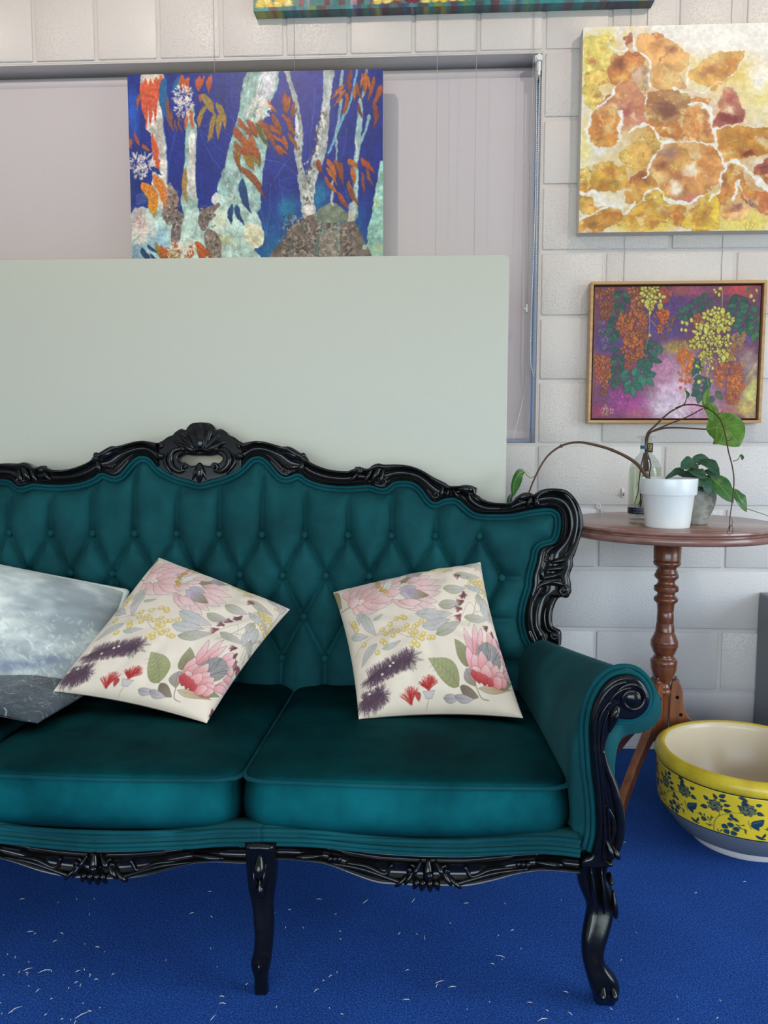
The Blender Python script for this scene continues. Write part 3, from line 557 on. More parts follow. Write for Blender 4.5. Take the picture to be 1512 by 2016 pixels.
    C.stroke(bb_([(1230, 40), (1200, 300), (1160, 400)]), 9, 8, (150, 180, 196), 0.8, 5); bark(bb_([(1140, 380), (1185, 400), (1185, 640), (1170, 800), (1150, 960), (1140, 1250), (1125, 1560), (1070, 1560), (1095, 1200), (1100, 950), (1120, 650)]), (150, 182, 180), 71); C.stroke(bb_([(1255, 520), (1240, 640), (1170, 780)]), 14, 10, (140, 176, 180), 1, 5)
    C.stroke(bb_([(1120, 760), (1130, 930)]), 8, 5, (222, 218, 200), 0.8)
    bark(bb_([(375, 40), (430, 40), (470, 220), (520, 400), (572, 650), (562, 900), (578, 1040), (612, 1120), (640, 1060), (700, 850), (740, 620), (770, 350), (790, 40), (880, 40), (852, 400), (832, 700), (800, 950), (745, 1080), (712, 1200), (685, 1350), (690, 1530), (568, 1540), (552, 1300), (518, 1090), (488, 880), (490, 560), (430, 250)]), (168, 174, 172), 72)
    for i in range(170):
        y = R_.uniform(420, 1500); xc = interp(y, [420, 1100, 1500], [790, 640, 630]) if R_.random() < 0.7 or y > 1100 else interp(y, [420, 700, 1100], [520, 530, 570]); x = xc+R_.uniform(-38, 38)*(1.6 if y > 1050 else 0.9)
        C.leaf(x+B, y, x+B+R_.uniform(-22, 22), y+R_.uniform(14, 60), R_.uniform(8, 24), R_.choice([(232, 226, 216), (92, 78, 72), (120, 104, 98), (224, 216, 206), (70, 60, 60)]), alpha=0.8)
    C.leaf(500+B, 520, 530+B, 720, 40, (226, 226, 224), 0.03); C.leaf(755+B, 480, 800+B, 690, 26, (226, 222, 214)); bark(bb_([(700, 1420), (575, 1420), (585, 1540), (690, 1530)]), (220, 214, 208), 73)
    bark(bb_([(1398, 980), (1398, 2070), (1205, 2070), (1240, 1750), (1300, 1400)]), (150, 196, 184), 74); C.wash(1330+B, 1880, 60, 60, (190, 186, 120), 0.6, 75); C.wash(1330+B, 1400, 40, 60, (190, 186, 120), 0.5, 76)
    rock(bb_([(240, 2070), (260, 1900), (380, 1780), (420, 1680), (560, 1570), (690, 1500), (850, 1440), (1040, 1530), (1150, 1650), (1205, 1800), (1225, 2070)]), 77, (112, 98, 90)); bark(bb_([(700, 1510), (870, 1385), (1030, 1530), (960, 1600), (760, 1590)]), (120, 130, 112), 78)
    for i in range(16): C.stroke(bb_([(770+i*13, 1660+i*2), (740+i*14, 1940)]), 2.2, 1.6, (196, 194, 176), 0.8)
    for q in ([(700, 1990), (770, 1650), (740, 1540)], [(960, 1580), (930, 1720), (940, 1900)], [(440, 1990), (450, 1800)], [(690, 1900), (760, 1700), (950, 1620), (1040, 1600)]): C.stroke(bb_(q), 3.5, 2.5, (64, 140, 146), 0.85, 5)
    C.stroke(bb_([(960, 1700), (1130, 1640)]), 4, 3, (78, 70, 64)); C.ell(1210+B, 1860, 18, 26, (176, 196, 180)); C.stroke(bb_([(880, 1190), (870, 1370), (890, 1420)]), 10, 8, (200, 190, 180), 0.9); C.stroke(bb_([(1080, 1440), (1070, 1560)]), 30, 22, (196, 196, 180), 0.8)
    # orange leaf sprays
    OR = [(178, 92, 44), (164, 82, 46), (190, 104, 48), (150, 84, 48), (170, 76, 46)]
    def spray(L, off=0, pal=OR):
        for q in L:
            c = R_.choice(pal); C.leaf(q[0]+off, q[1], q[2]+off, q[3], q[4]*0.95, c, R_.uniform(-.09, .09), tuple(int(k*0.82) for k in c), tex=0.3, seed=R_.randrange(999), outline=(92, 50, 40), ow=0.7); C.stroke([(q[0]+off+(q[2]-q[0])*0.2+q[4]*0.12, q[1]+(q[3]-q[1])*0.2), (q[0]+off+(q[2]-q[0])*0.75+q[4]*0.12, q[1]+(q[3]-q[1])*0.75)], 1.8, 0.8, tuple(min(255, int(k*1.3)) for k in c), 0.7)
    spray([(1220, 540, 1330, 660, 60), (1175, 620, 1310, 800, 80), (1320, 540, 1420, 740, 70), (1250, 700, 1420, 960, 90), (1190, 760, 1240, 980, 60), (1170, 860, 1260, 1080, 44), (1290, 830, 1380, 1060, 80), (1370, 800, 1430, 1030, 60), (1260, 1060, 1400, 1150, 44), (1240, 1000, 1520, 1350, 70), (1180, 800, 1380, 900, 60), (1300, 900, 1450, 1000, 60), (1340, 700, 1400, 860, 50)], 0, OR+[(150, 120, 46), (168, 128, 50)])
    spray([(375, 260, 375, 500, 46), (430, 320, 400, 500, 50), (480, 380, 465, 570, 40), (205, 350, 300, 480, 50), (240, 480, 360, 700, 70), (340, 500, 480, 680, 50), (385, 580, 500, 720, 50), (410, 680, 515, 850, 46), (210, 610, 350, 700, 60), (165, 610, 230, 770, 70), (240, 710, 390, 810, 44), (260, 800, 430, 900, 50), (90, 580, 330, 940, 46), (280, 820, 370, 930, 40), (360, 700, 430, 870, 46), (110, 560, 210, 640, 60), (10, 540, 90, 740, 70), (0, 640, 30, 720, 60)], B)
    spray([(90, 570, 240, 850, 50)], B, [(92, 104, 44)])
    spray([(1010, 210, 850, 370, 44), (1020, 260, 880, 450, 36), (1025, 290, 980, 540, 44), (1070, 60, 1060, 330, 50), (1100, 230, 1090, 400, 40), (1130, 180, 1190, 380, 48), (1220, 80, 1210, 330, 50), (1300, 140, 1230, 400, 44), (1380, 220, 1270, 460, 60), (1290, 380, 1310, 680, 46), (1140, 400, 1190, 570, 34), (1180, 100, 1170, 250, 34), (1240, 120, 1250, 280, 40)], B, OR[1:4]+[(112, 60, 66), (140, 66, 50)])
    spray([(730, 960, 770, 1120, 60), (820, 960, 930, 1160, 60), (900, 950, 970, 1120, 56), (985, 980, 1000, 1230, 50), (1085, 1030, 1100, 1240, 50), (1040, 960, 1170, 1040, 60), (1170, 950, 1330, 1110, 60), (1230, 1050, 1300, 1240, 40), (1180, 1090, 1220, 1330, 36), (810, 1040, 940, 1240, 50), (1040, 1180, 1150, 1450, 56), (930, 1280, 1040, 1480, 44), (790, 1130, 880, 1280, 44), (840, 1200, 940, 1300, 40)], B, OR[1:]+[(150, 74, 48)])
    spray([(370, 1780, 480, 1990, 60), (430, 1800, 520, 1990, 60), (480, 1830, 560, 1990, 60), (540, 1850, 600, 1990, 60), (600, 1900, 640, 2000, 60), (770, 1770, 960, 1940, 80), (800, 1830, 920, 2000, 80), (830, 1870, 880, 2010, 60), (740, 1820, 700, 1990, 90), (560, 1780, 640, 1900, 60)], 0, [(206, 100, 36), (196, 92, 40), (160, 128, 44), (212, 116, 42)])
    for q in ((215, 1840, 330, 2000, 60), (270, 1800, 400, 1900, 40), (300, 1900, 420, 2000, 40)): C.leaf(*q, (30, 66, 112), 0.05)
    # white brush blossoms
    for cx, cy, r, nn in ((630, 290, 92, 130), (640, 400, 90, 100), (150, 950, 80, 80), (260, 950, 76, 80), (200, 1060, 60, 60), (230, 1600, 90, 110), (190, 1720, 80, 90), (290, 1690, 70, 60), (610, 1880, 100, 120), (690, 1830, 80, 80), (1390, 470, 80, 90), (1480, 450, 70, 70), (1420, 360, 50, 40)):
        for i in range(nn):
            a = R_.uniform(0, 6.28); rr = r*math.sqrt(R_.random()); x, y = cx+rr*math.cos(a), cy+rr*math.sin(a); L = R_.uniform(14, 34); a2 = a+R_.uniform(-0.7, 0.7)
            C.stroke([(x, y), (x+L*math.cos(a2), y+L*math.sin(a2))], R_.uniform(2.6, 4.6), 1.6, R_.choice([(244, 236, 220), (232, 218, 204), (222, 204, 198)]), 0.95)
    for L in ([(700, 200), (830, 320), (1180, 560), (1230, 620)], [(810, 640), (880, 800), (1000, 1000), (1100, 1110), (1180, 1200)], [(560, 660), (520, 860), (500, 1000)], [(820, 640), (1100, 900)], [(830, 610), (1000, 600), (1170, 740)], [(240+B, 1200), (230+B, 1500), (200+B, 1700), (210+B, 1980)], [(330+B, 1160), (380+B, 1400), (390+B, 1560)], [(110+B, 1350), (190+B, 1650), (240+B, 1980)], [(240+B, 1430), (330+B, 1680)], [(260+B, 1170), (420+B, 960), (440+B, 880)], [(180+B, 950), (360+B, 1000), (480+B, 1090)], [(340+B, 1170), (460+B, 1130)], [(360+B, 1230), (430+B, 1270), (510+B, 1260)], [(690+B, 250), (680+B, 560), (640+B, 780), (620+B, 1050)], [(1030+B, 650), (1000+B, 850), (960+B, 980)], [(1010+B, 1240), (1040+B, 1450)], [(790+B, 1150), (800+B, 1320)]): C.stroke(L, 1.6, 1.0, (96, 136, 214), 0.75, 6)
    C.warp(2.2, 16, 900); C.warp(4, 60, 905)
    for i in range(900):                                  # dry scumbled marks over everything
        x, y = R_.uniform(40, 2724), R_.uniform(70, 2060); a = R_.gauss(1.57, 0.35); L = R_.uniform(10, 50); px = C.T(np.array([[x, y]]))[0]; c0 = C.a[min(C.h-1, max(0, int(px[1]))), min(C.w-1, max(0, int(px[0])))]; C.stroke([(x, y), (x+L*math.cos(a), y+L*math.sin(a))], R_.uniform(1, 3), 1, np.clip(c0*R_.choice([0.7, 0.8, 1.2, 1.35])+R_.choice([0, 0, 12]), 0, 245), 0.6)
    C.grain(0.18, 7, 911); return C

# ---- amber and gold poured abstract ---------------------------------------------------------------------
def paint_amber():
    sc = 3.958; w, h = 1000, 830; XR = 70+475*sc                      # the canvas runs on past the right edge of the photograph
    def T(p):
        p = np.asarray(p, float); xl = 70-28*(p[:, 1]-45)/1610; return np.stack([(p[:, 0]-xl)/(XR-70)*w, (p[:, 1]-45+(p[:, 0]-xl)*0.026)/(1612+0*p[:, 0])*h], 1)
    C = Canvas(w, h, (228, 224, 217), T); C.k = 1.05
    C.grain(0.03, 60, 91)
    for i, (x, y, rx, ry, c) in enumerate(((330, 420, 230, 260, (206, 158, 92)), (640, 350, 230, 260, (214, 168, 104)), (350, 780, 260, 200, (204, 160, 100)), (700, 700, 260, 220, (196, 150, 92)), (900, 900, 250, 260, (208, 158, 92)), (480, 1080, 260, 230, (210, 176, 104)), (780, 1180, 320, 230, (208, 160, 92)), (230, 1240, 200, 150, (214, 182, 104)), (300, 1540, 320, 110, (206, 168, 84)), (700, 1500, 330, 140, (212, 174, 84)), (1000, 1460, 240, 190, (212, 176, 88)), (1250, 960, 280, 190, (208, 166, 92)), (1340, 1320, 260, 220, (204, 150, 92)), (1110, 660, 160, 200, (214, 176, 140)), (1050, 380, 240, 160, (220, 192, 118)), (1330, 560, 200, 190, (226, 208, 140)), (1300, 1540, 260, 110, (222, 198, 110)), (150, 300, 130, 260, (224, 206, 118)))): C.wash(x, y, rx, ry, c, 0.85, 300+i, 0.75)
    cnt = [0]
    def cell(P, c, c2=None, dark=None, n=5):
        cnt[0] += 1; s = cnt[0]; P = np.asarray(P, float); lo, hi = P.min(0), P.max(0)
        Q = cr(P, 5, closed=True); r = np.random.default_rng(s); Q = Q+r.normal(0, 3.0, Q.shape)
        C.poly(Q, c, 0.94, 0.30, s, 46, grad=None if c2 is None else (c2, tuple(lo), tuple(hi)), outline=tuple(int(k*0.80) for k in c), ow=1.3)
        a0 = C.a.copy(); mid = P.mean(0)
        for i in range(n):
            q = lo+(hi-lo)*r.random(2); k = r.random(); col = [(226, 190, 96), (176, 104, 48), (232, 214, 150), (150, 88, 60)][int(k*4)]
            C.wash(q[0], q[1], (hi[0]-lo[0])*0.16, (hi[1]-lo[1])*0.13, col, 0.5, s*7+i, 0.8)
        for i in range(n*3):
            q = lo+(hi-lo)*r.random(2); d = r.normal(0, 1, 2)*(hi-lo)*0.16; C.stroke([q, q+d*0.5+r.normal(0, 10, 2), q+d], 1.6, 0.7, [(140, 84, 44), (238, 214, 150), (170, 110, 50)][i % 3], 0.55, 4)
        for i in range(n*2):
            q = lo+(hi-lo)*r.random(2); k = r.uniform(8, 26); C.poly(q+r.normal(0, 1, (5, 2))*k, [(240, 226, 190), (214, 150, 64), (160, 96, 54), (232, 196, 110)][i % 4], 0.5, 0.2, s+i, 6)
        if dark is not None: C.wash(dark[0], dark[1], dark[2], dark[3], dark[4] if len(dark) > 4 else (118, 52, 50), 0.85, s+400, 0.7)
        # keep the washes inside the cell
        m = Canvas(w, h, (0, 0, 0), T); m.poly(Q, (1, 1, 1)); k_ = m.a[..., :1]; C.a = C.a*k_+a0*(1-k_)
    am, go, ye, br, oc = (194, 124, 60), (206, 156, 70), (220, 188, 98), (168, 98, 52), (206, 146, 84)
    C.wash(190, 220, 130, 160, (220, 204, 110), 0.9, 1); C.wash(130, 450, 90, 240, (220, 208, 140), 0.8, 2); C.wash(1120, 380, 260, 130, (222, 196, 104), 0.8, 3); C.wash(1370, 560, 130, 160, (224, 210, 130), 0.7, 4); C.wash(90, 1000, 70, 200, (226, 212, 130), 0.8, 5); C.wash(1100, 150, 190, 80, (240, 236, 230), 0.9, 6); C.wash(1450, 120, 110, 90, (242, 238, 232), 0.9, 7); C.wash(1330, 430, 110, 120, (240, 234, 228), 0.9, 8)
    C.wash(250, 1420, 130, 90, (232, 222, 206), 0.8, 9); C.wash(1230, 1560, 190, 100, (226, 206, 100), 0.9, 10); C.wash(500, 1580, 300, 80, (220, 192, 80), 0.9, 11); C.wash(1480, 300, 130, 60, (222, 190, 160), 0.6, 12)
    cell([(90, 400), (180, 340), (260, 420), (250, 470), (110, 500)], ye); cell([(70, 490), (150, 480), (200, 570), (150, 690), (80, 640)], (214, 192, 96)); cell([(100, 130), (280, 120), (300, 230), (260, 330), (110, 380)], (224, 208, 112))
    cell([(275, 235), (330, 250), (400, 225), (470, 250), (500, 310), (440, 420), (340, 500), (250, 430), (265, 330)], br, (200, 128, 60), (330, 300, 50, 50, (120, 62, 40)), 9)
    cell([(370, 130), (410, 95), (425, 160), (490, 260), (440, 270), (390, 200)], (160, 80, 56)); cell([(425, 380), (500, 340), (545, 420), (540, 520), (500, 590), (430, 500)], (170, 146, 132), (186, 150, 120))
    cell([(470, 110), (590, 105), (700, 150), (790, 230), (810, 330), (760, 400), (820, 520), (720, 510), (640, 520), (580, 480), (560, 330), (470, 230)], (212, 156, 92), (220, 168, 96), (690, 215, 44, 40, (140, 78, 50)), 7); cell([(570, 90), (632, 92), (620, 130), (590, 128)], (176, 84, 60)); C.stroke([(610, 320), (690, 210), (730, 170)], 3, 1.5, (120, 70, 48), 0.9, 4)
    cell([(165, 660), (250, 560), (340, 480), (420, 490), (500, 590), (520, 700), (520, 800), (430, 840), (340, 800), (330, 700), (240, 680)], (198, 134, 84), (186, 122, 108), (370, 690, 60, 70, (150, 74, 74)), 8)
    cell([(125, 720), (220, 680), (290, 680), (340, 800), (330, 920), (260, 980), (160, 970), (115, 870)], am, (206, 136, 56), None, 9); C.wash(250, 820, 40, 60, (232, 204, 140), 0.8, 31)
    cell([(520, 600), (600, 530), (720, 525), (800, 540), (830, 600), (790, 690), (740, 770), (640, 800), (540, 720)], (176, 128, 70), (150, 110, 72), (670, 680, 80, 70, (110, 58, 46)), 8); cell([(810, 630), (870, 590), (965, 595), (940, 650), (850, 640)], (190, 120, 60)); cell([(830, 400), (960, 270), (1080, 240), (1220, 240), (1180, 350), (1110, 430), (1000, 520), (950, 490), (860, 440)], (212, 168, 88), (200, 146, 70), None, 8)
    cell([(550, 760), (640, 800), (740, 780), (800, 860), (720, 920), (640, 880), (540, 840)], (182, 112, 50), None, None, 7); cell([(800, 690), (930, 680), (960, 760), (1010, 860), (980, 930), (840, 930), (790, 830)], (206, 144, 78), (198, 134, 84), None, 8)
    cell([(1060, 520), (1130, 520), (1190, 620), (1210, 720), (1160, 790), (1040, 820), (1010, 780), (1060, 700), (1020, 640)], (206, 150, 120), (160, 80, 74), (1110, 760, 100, 44, (116, 40, 48)), 6); C.wash(1120, 600, 50, 50, (150, 72, 70), 0.7, 40); C.wash(1110, 690, 44, 34, (236, 222, 200), 0.8, 41)
    cell([(1030, 860), (1130, 820), (1300, 800), (1440, 810), (1490, 920), (1440, 1010), (1300, 1040), (1180, 1080), (1100, 1090), (1020, 960)], (208, 150, 66), (200, 138, 60), (1250, 1020, 60, 36, (110, 44, 44)), 9); C.wash(1350, 910, 44, 40, (232, 214, 170), 0.8, 43)
    cell([(380, 980), (480, 880), (600, 860), (650, 930), (600, 1040), (520, 1120), (420, 1140), (345, 1060)], (208, 170, 92), (196, 150, 74), None, 8); cell([(360, 1010), (400, 1010), (430, 1120), (360, 1120)], ye); cell([(130, 1200), (250, 1100), (340, 1110), (390, 1200), (380, 1290), (310, 1310), (160, 1330)], (210, 166, 66), (200, 150, 60), None, 7); cell([(50, 1180), (120, 1160), (130, 1220), (60, 1250)], (216, 190, 96)); cell([(50, 1270), (120, 1260), (160, 1330), (60, 1340)], go)
    cell([(640, 950), (750, 950), (830, 1050), (900, 1060), (900, 960), (980, 950), (1050, 1030), (1065, 1180), (1010, 1290), (900, 1380), (740, 1390), (600, 1300), (545, 1190), (570, 1080)], (206, 146, 84), (204, 142, 84), (690, 1010, 80, 60, (150, 112, 104)), 9); C.wash(640, 1100, 50, 40, (132, 70, 54), 0.8, 51); C.wash(850, 1150, 66, 60, (236, 226, 204), 0.95, 52); C.wash(745, 1290, 44, 60, (240, 230, 214), 0.9, 53); C.wash(850, 1370, 90, 34, (196, 120, 110), 0.8, 54)
    cell([(400, 1240), (540, 1140), (600, 1290), (520, 1350), (460, 1420), (380, 1400)], (196, 132, 66), (204, 150, 66), (480, 1200, 60, 50, (140, 72, 48)), 7); cell([(50, 1370), (120, 1370), (160, 1440), (240, 1440), (220, 1480), (60, 1490)], go)
    cell([(40, 1590), (150, 1510), (320, 1460), (360, 1500), (350, 1600), (260, 1620), (50, 1650)], (198, 142, 58), (192, 130, 56), (150, 1570, 34, 26, (120, 96, 60)), 8); cell([(380, 1500), (520, 1410), (700, 1430), (800, 1420), (790, 1500), (660, 1560), (560, 1620), (400, 1630)], (208, 162, 66), (200, 148, 60), None, 9); cell([(700, 1490), (800, 1490), (800, 1580), (750, 1600)], (188, 118, 52)); cell([(540, 1350), (640, 1310), (740, 1390), (660, 1410), (520, 1400)], (218, 186, 76))
    cell([(830, 1480), (940, 1380), (1050, 1320), (1080, 1400), (1060, 1510), (1010, 1620), (800, 1620)], (212, 168, 62), (222, 190, 70), None, 9); cell([(1080, 1150), (1150, 1115), (1200, 1130), (1230, 1260), (1150, 1330), (1090, 1420), (1050, 1300)], (200, 134, 70), None, None, 6)
    cell([(1190, 1230), (1290, 1290), (1440, 1330), (1512, 1400), (1512, 1560), (1440, 1500), (1330, 1460), (1250, 1390), (1200, 1330)], (190, 112, 62), (186, 108, 70), (1250, 1400, 60, 60, (110, 74, 84)), 8); cell([(1290, 1150), (1380, 1060), (1460, 1040), (1480, 1160), (1512, 1240), (1512, 1310), (1440, 1290), (1340, 1180)], (176, 92, 74), (200, 140, 60), (1390, 1110, 60, 60, (110, 46, 58)), 7); cell([(1110, 1420), (1200, 1400), (1280, 1470), (1200, 1560), (1100, 1500)], (216, 170, 120), None, (1180, 1440, 50, 40, (140, 80, 84)))
    cell([(1520, 560), (1700, 500), (1900, 620), (1850, 900), (1650, 980), (1530, 860)], am); cell([(1530, 1100), (1700, 1050), (1880, 1200), (1800, 1500), (1560, 1500)], go)
    C.wash(1300, 1560, 90, 60, (226, 204, 110), 0.7, 60)
    # white channels
    Wt = (232, 228, 222)
    for L, a, b_ in (([(430, 160), (480, 250), (540, 320), (530, 420), (560, 500), (520, 560), (515, 650)], 7, 4), ([(720, 510), (800, 540), (900, 540), (980, 500), (1100, 430), (1250, 260)], 6, 3), ([(800, 650), (930, 650), (990, 750), (1020, 840), (1015, 950), (1070, 1050), (1080, 1160)], 12, 8), ([(330, 700), (345, 800), (340, 900), (330, 930)], 14, 6), ([(420, 850), (540, 790), (600, 850), (650, 930), (800, 930), (1010, 940)], 9, 6), ([(650, 930), (570, 1060), (540, 1180), (500, 1210)], 8, 6), ([(150, 690), (260, 570), (330, 460)], 8, 3), ([(520, 1350), (600, 1290), (700, 1380), (820, 1400), (940, 1370)], 7, 12), ([(40, 1560), (200, 1470), (330, 1440), (380, 1500), (440, 1410)], 9, 7), ([(1060, 1180), (1060, 1290), (1020, 1340), (1000, 1400)], 8, 10), ([(1180, 1230), (1150, 1360)], 9, 7), ([(1100, 1100), (1200, 1100), (1300, 1200), (1440, 1320)], 10, 14), ([(1010, 830), (1130, 815), (1360, 780)], 8, 2), ([(260, 200), (330, 220), (400, 205)], 6, 3), ([(330, 215), (328, 250)], 7, 1), ([(820, 340), (825, 500)], 4, 6), ([(1180, 1240), (1270, 1400)], 6, 2), ([(110, 720), (105, 900), (160, 980)], 8, 5), ([(60, 1340), (160, 1340), (190, 1400), (240, 1430)], 8, 10)): C.stroke(L, a*1.15, b_*1.15, Wt, 0.9, 9, wob=0.75)
    C.warp(9, 70, 950); C.warp(5, 24, 953); C.warp(1.6, 7, 957); C.grain(0.10, 12, 958)
    C.stroke([(740, 690), (790, 725), (850, 730)], 3, 2, (140, 84, 44), 0.9, 5)
    for x, y in ((1440, 730), (1470, 765), (90, 770), (410, 60), (365, 90)): C.ell(x, y, 14, 17, (222, 208, 132), alpha=0.9)
    C.stroke([(1255, 1560), (1245, 1600), (1262, 1630), (1290, 1612), (1308, 1575), (1285, 1560), (1275, 1600), (1268, 1620)], 1.0, 1.0, (110, 84, 50), 0.9, 5); C.stroke([(1275, 1550), (1285, 1585), (1300, 1600)], 1, 1, (110, 84, 50), 0.9)
    return C

# ---- wisteria-like golden racemes on purple and pink ----------------------------------------------------
def paint_racemes():
    w, h = 676, 540; src = np.array([(95, 75), (1462, 80), (1405, 1160), (62, 1165)], float)
    A = []; 
    for (x, y), (u, v) in zip(src, ((0, 0), (w, 0), (w, h), (0, h))): A += [[x, y, 1, 0, 0, 0, -u*x, -u*y], [0, 0, 0, x, y, 1, -v*x, -v*y]]
    Hm = np.linalg.solve(np.array(A), np.array([0, 0, w, 0, w, h, 0, h], float)); Hm = np.append(Hm, 1).reshape(3, 3)
    def T(p): q = np.c_[np.asarray(p, float), np.ones(len(p))] @ Hm.T; return q[:, :2]/q[:, 2:]
    C = Canvas(w, h, (112, 62, 92), T); C.k = 0.92
    for q in ((780, 950, 330, 330, (214, 178, 200), 1.0), (700, 1080, 260, 130, (224, 200, 216), 1.0), (1000, 1100, 150, 110, (208, 150, 176), 0.8), (640, 760, 150, 140, (192, 128, 160), 0.8), (700, 240, 240, 190, (92, 62, 122), 0.9), (680, 440, 190, 110, (84, 66, 130), 0.95), (200, 540, 190, 130, (86, 66, 126), 0.9), (330, 1050, 210, 120, (168, 66, 142), 0.95), (120, 1080, 90, 120, (150, 56, 92), 0.9), (100, 800, 90, 140, (170, 80, 90), 0.6), (1280, 110, 150, 70, (196, 72, 78), 0.95), (940, 110, 150, 60, (160, 80, 110), 0.8), (800, 110, 110, 60, (160, 84, 76), 0.8), (1330, 470, 110, 80, (90, 66, 140), 0.9), (1330, 700, 100, 140, (168, 140, 132), 0.9), (1370, 960, 90, 190, (216, 208, 120), 1.0), (1310, 1090, 110, 70, (206, 176, 96), 0.9), (800, 590, 150, 60, (186, 160, 84), 0.85), (1150, 260, 180, 130, (96, 66, 96), 0.9), (180, 980, 90, 110, (106, 66, 120), 0.8), (450, 1130, 120, 50, (190, 110, 130), 0.7), (1180, 1100, 90, 70, (190, 116, 110), 0.7), (590, 620, 80, 60, (120, 90, 120), 0.7)): C.wash(*q[:5], q[5], R_.randrange(999), 0.5)
    C.grain(0.14, 14, 201)
    ink = (66, 38, 44)
    def petals(x, y, r, col, n=5, a0=0.0, squash=1.0, ow=0.9):
        for k in range(n):
            a = a0+2*math.pi*k/n+R_.uniform(-.2, .2); C.leaf(x, y, x+r*math.cos(a), y+r*math.sin(a)*squash, r*0.62, col, R_.uniform(-.1, .1), outline=ink, ow=ow, peak=0.58, tex=0.2, seed=R_.randrange(99))
    def cluster(P, cols, n, r0, r1, open_=0.4, ow=0.9):
        P = np.asarray(P, float); lo, hi = P.min(0), P.max(0); k = 0; tries = 0
        from_ = P; 
        def inside(q):
            c = False; j = len(P)-1
            for i in range(len(P)):
                if (P[i][1] > q[1]) != (P[j][1] > q[1]) and q[0] < (P[j][0]-P[i][0])*(q[1]-P[i][1])/(P[j][1]-P[i][1])+P[i][0]: c = not c
                j = i
            return c
        while k < n and tries < n*8:
            tries += 1; q = lo+(hi-lo)*arr(R_.random(), R_.random())
            if not inside(q): continue
            k += 1; c = R_.choice(cols); r = R_.uniform(r0, r1)
            if R_.random() < open_: petals(q[0], q[1], r*1.25, c, R_.choice((4, 5)), R_.uniform(0, 6), ow=ow)
            else: C.leaf(q[0], q[1]-r, q[0]+R_.uniform(-r, r)*0.6, q[1]+r, r*1.1, c, R_.uniform(-.15, .15), outline=ink, ow=ow, seed=R_.randrange(99), tex=0.25)
    def frond(x0, y0, x1, y1, n, L, wd, cols=((48, 92, 78), (40, 80, 72), (58, 104, 84)), out=(40, 34, 52)):
        C.stroke([(x0, y0), (x1, y1)], 1.4, 1, (80, 50, 60)); d = nrm((x1-x0, y1-y0)); a0 = math.atan2(d[1], d[0])
        for i in range(n):
            t = (i+0.6)/n; x, y = x0+(x1-x0)*t, y0+(y1-y0)*t
            for s in (-1, 1): a = a0+s*R_.uniform(0.7, 1.15); C.leaf(x, y, x+L*math.cos(a), y+L*math.sin(a), wd, R_.choice(cols), 0.05*s, outline=out, ow=0.9, peak=0.55, seed=R_.randrange(99))
        C.leaf(x1, y1, x1+L*d[0], y1+L*d[1], wd, cols[0], outline=out, ow=0.9)
    og = [(196, 104, 52), (206, 116, 46), (184, 92, 58), (176, 96, 60)]; ob = [(158, 88, 58), (172, 100, 62), (140, 76, 60)]
    frond(330, 90, 230, 480, 9, 84, 46); frond(300, 560, 250, 860, 6, 70, 44); frond(380, 740, 400, 900, 4, 100, 52, ((56, 122, 100), (48, 108, 92))); frond(430, 720, 520, 830, 4, 90, 50, ((60, 128, 104), (44, 104, 90))); frond(620, 520, 500, 680, 4, 100, 56); C.leaf(520, 690, 540, 780, 80, (46, 96, 80), outline=ink); C.leaf(560, 680, 650, 700, 46, (44, 90, 78), outline=ink)
    frond(1060, 170, 830, 310, 6, 74, 40); frond(1300, 140, 1240, 330, 5, 86, 46); frond(1380, 210, 1300, 420, 5, 90, 46); frond(1430, 300, 1400, 470, 4, 74, 44, ((70, 120, 60), (52, 100, 80)))
    frond(1000, 800, 960, 960, 4, 90, 52, ((60, 96, 80), (46, 84, 72))); frond(960, 660, 920, 760, 3, 70, 40); C.leaf(1340, 110, 1370, 115, 60, (60, 110, 80)); C.leaf(1050, 980, 1040, 1050, 60, (70, 90, 84), outline=ink); C.leaf(1090, 940, 1130, 1010, 50, (86, 104, 70), outline=ink)
    cluster([(100, 90), (250, 90), (240, 300), (170, 340), (130, 240)], ob, 50, 18, 30); cluster([(85, 660), (210, 650), (215, 830), (180, 920), (100, 800)], og, 44, 18, 30); cluster([(110, 900), (190, 880), (160, 1040)], og, 14, 10, 18)
    cluster([(110, 380), (200, 360), (210, 600), (130, 610)], [(108, 104, 150), (124, 112, 160), (96, 86, 140)], 26, 14, 24); cluster([(230, 960), (380, 960), (340, 1080), (220, 1090)], [(176, 70, 150), (190, 84, 160), (150, 60, 140)], 26, 18, 28, ow=0.5)
    cluster([(390, 95), (500, 95), (500, 330), (420, 330)], ob+[(186, 120, 60)], 30, 22, 38); cluster([(300, 300), (500, 300), (520, 480), (480, 640), (330, 600), (290, 420)], og+ob, 90, 20, 36); cluster([(330, 600), (480, 600), (420, 700), (360, 760)], og, 30, 14, 24); cluster([(640, 260), (710, 270), (660, 400), (600, 480)], [(206, 104, 44), (190, 88, 50)], 12, 24, 36); cluster([(600, 95), (740, 95), (740, 190), (650, 210)], [(166, 74, 60), (176, 90, 66)], 20, 22, 32, ow=0.6)
    cluster([(680, 400), (760, 310), (740, 420), (650, 520)], [(140, 96, 70), (120, 84, 84)], 20, 12, 20, ow=0.5); cluster([(700, 560), (840, 520), (830, 600), (720, 620)], [(176, 150, 80), (160, 120, 70)], 20, 12, 22, ow=0.4)
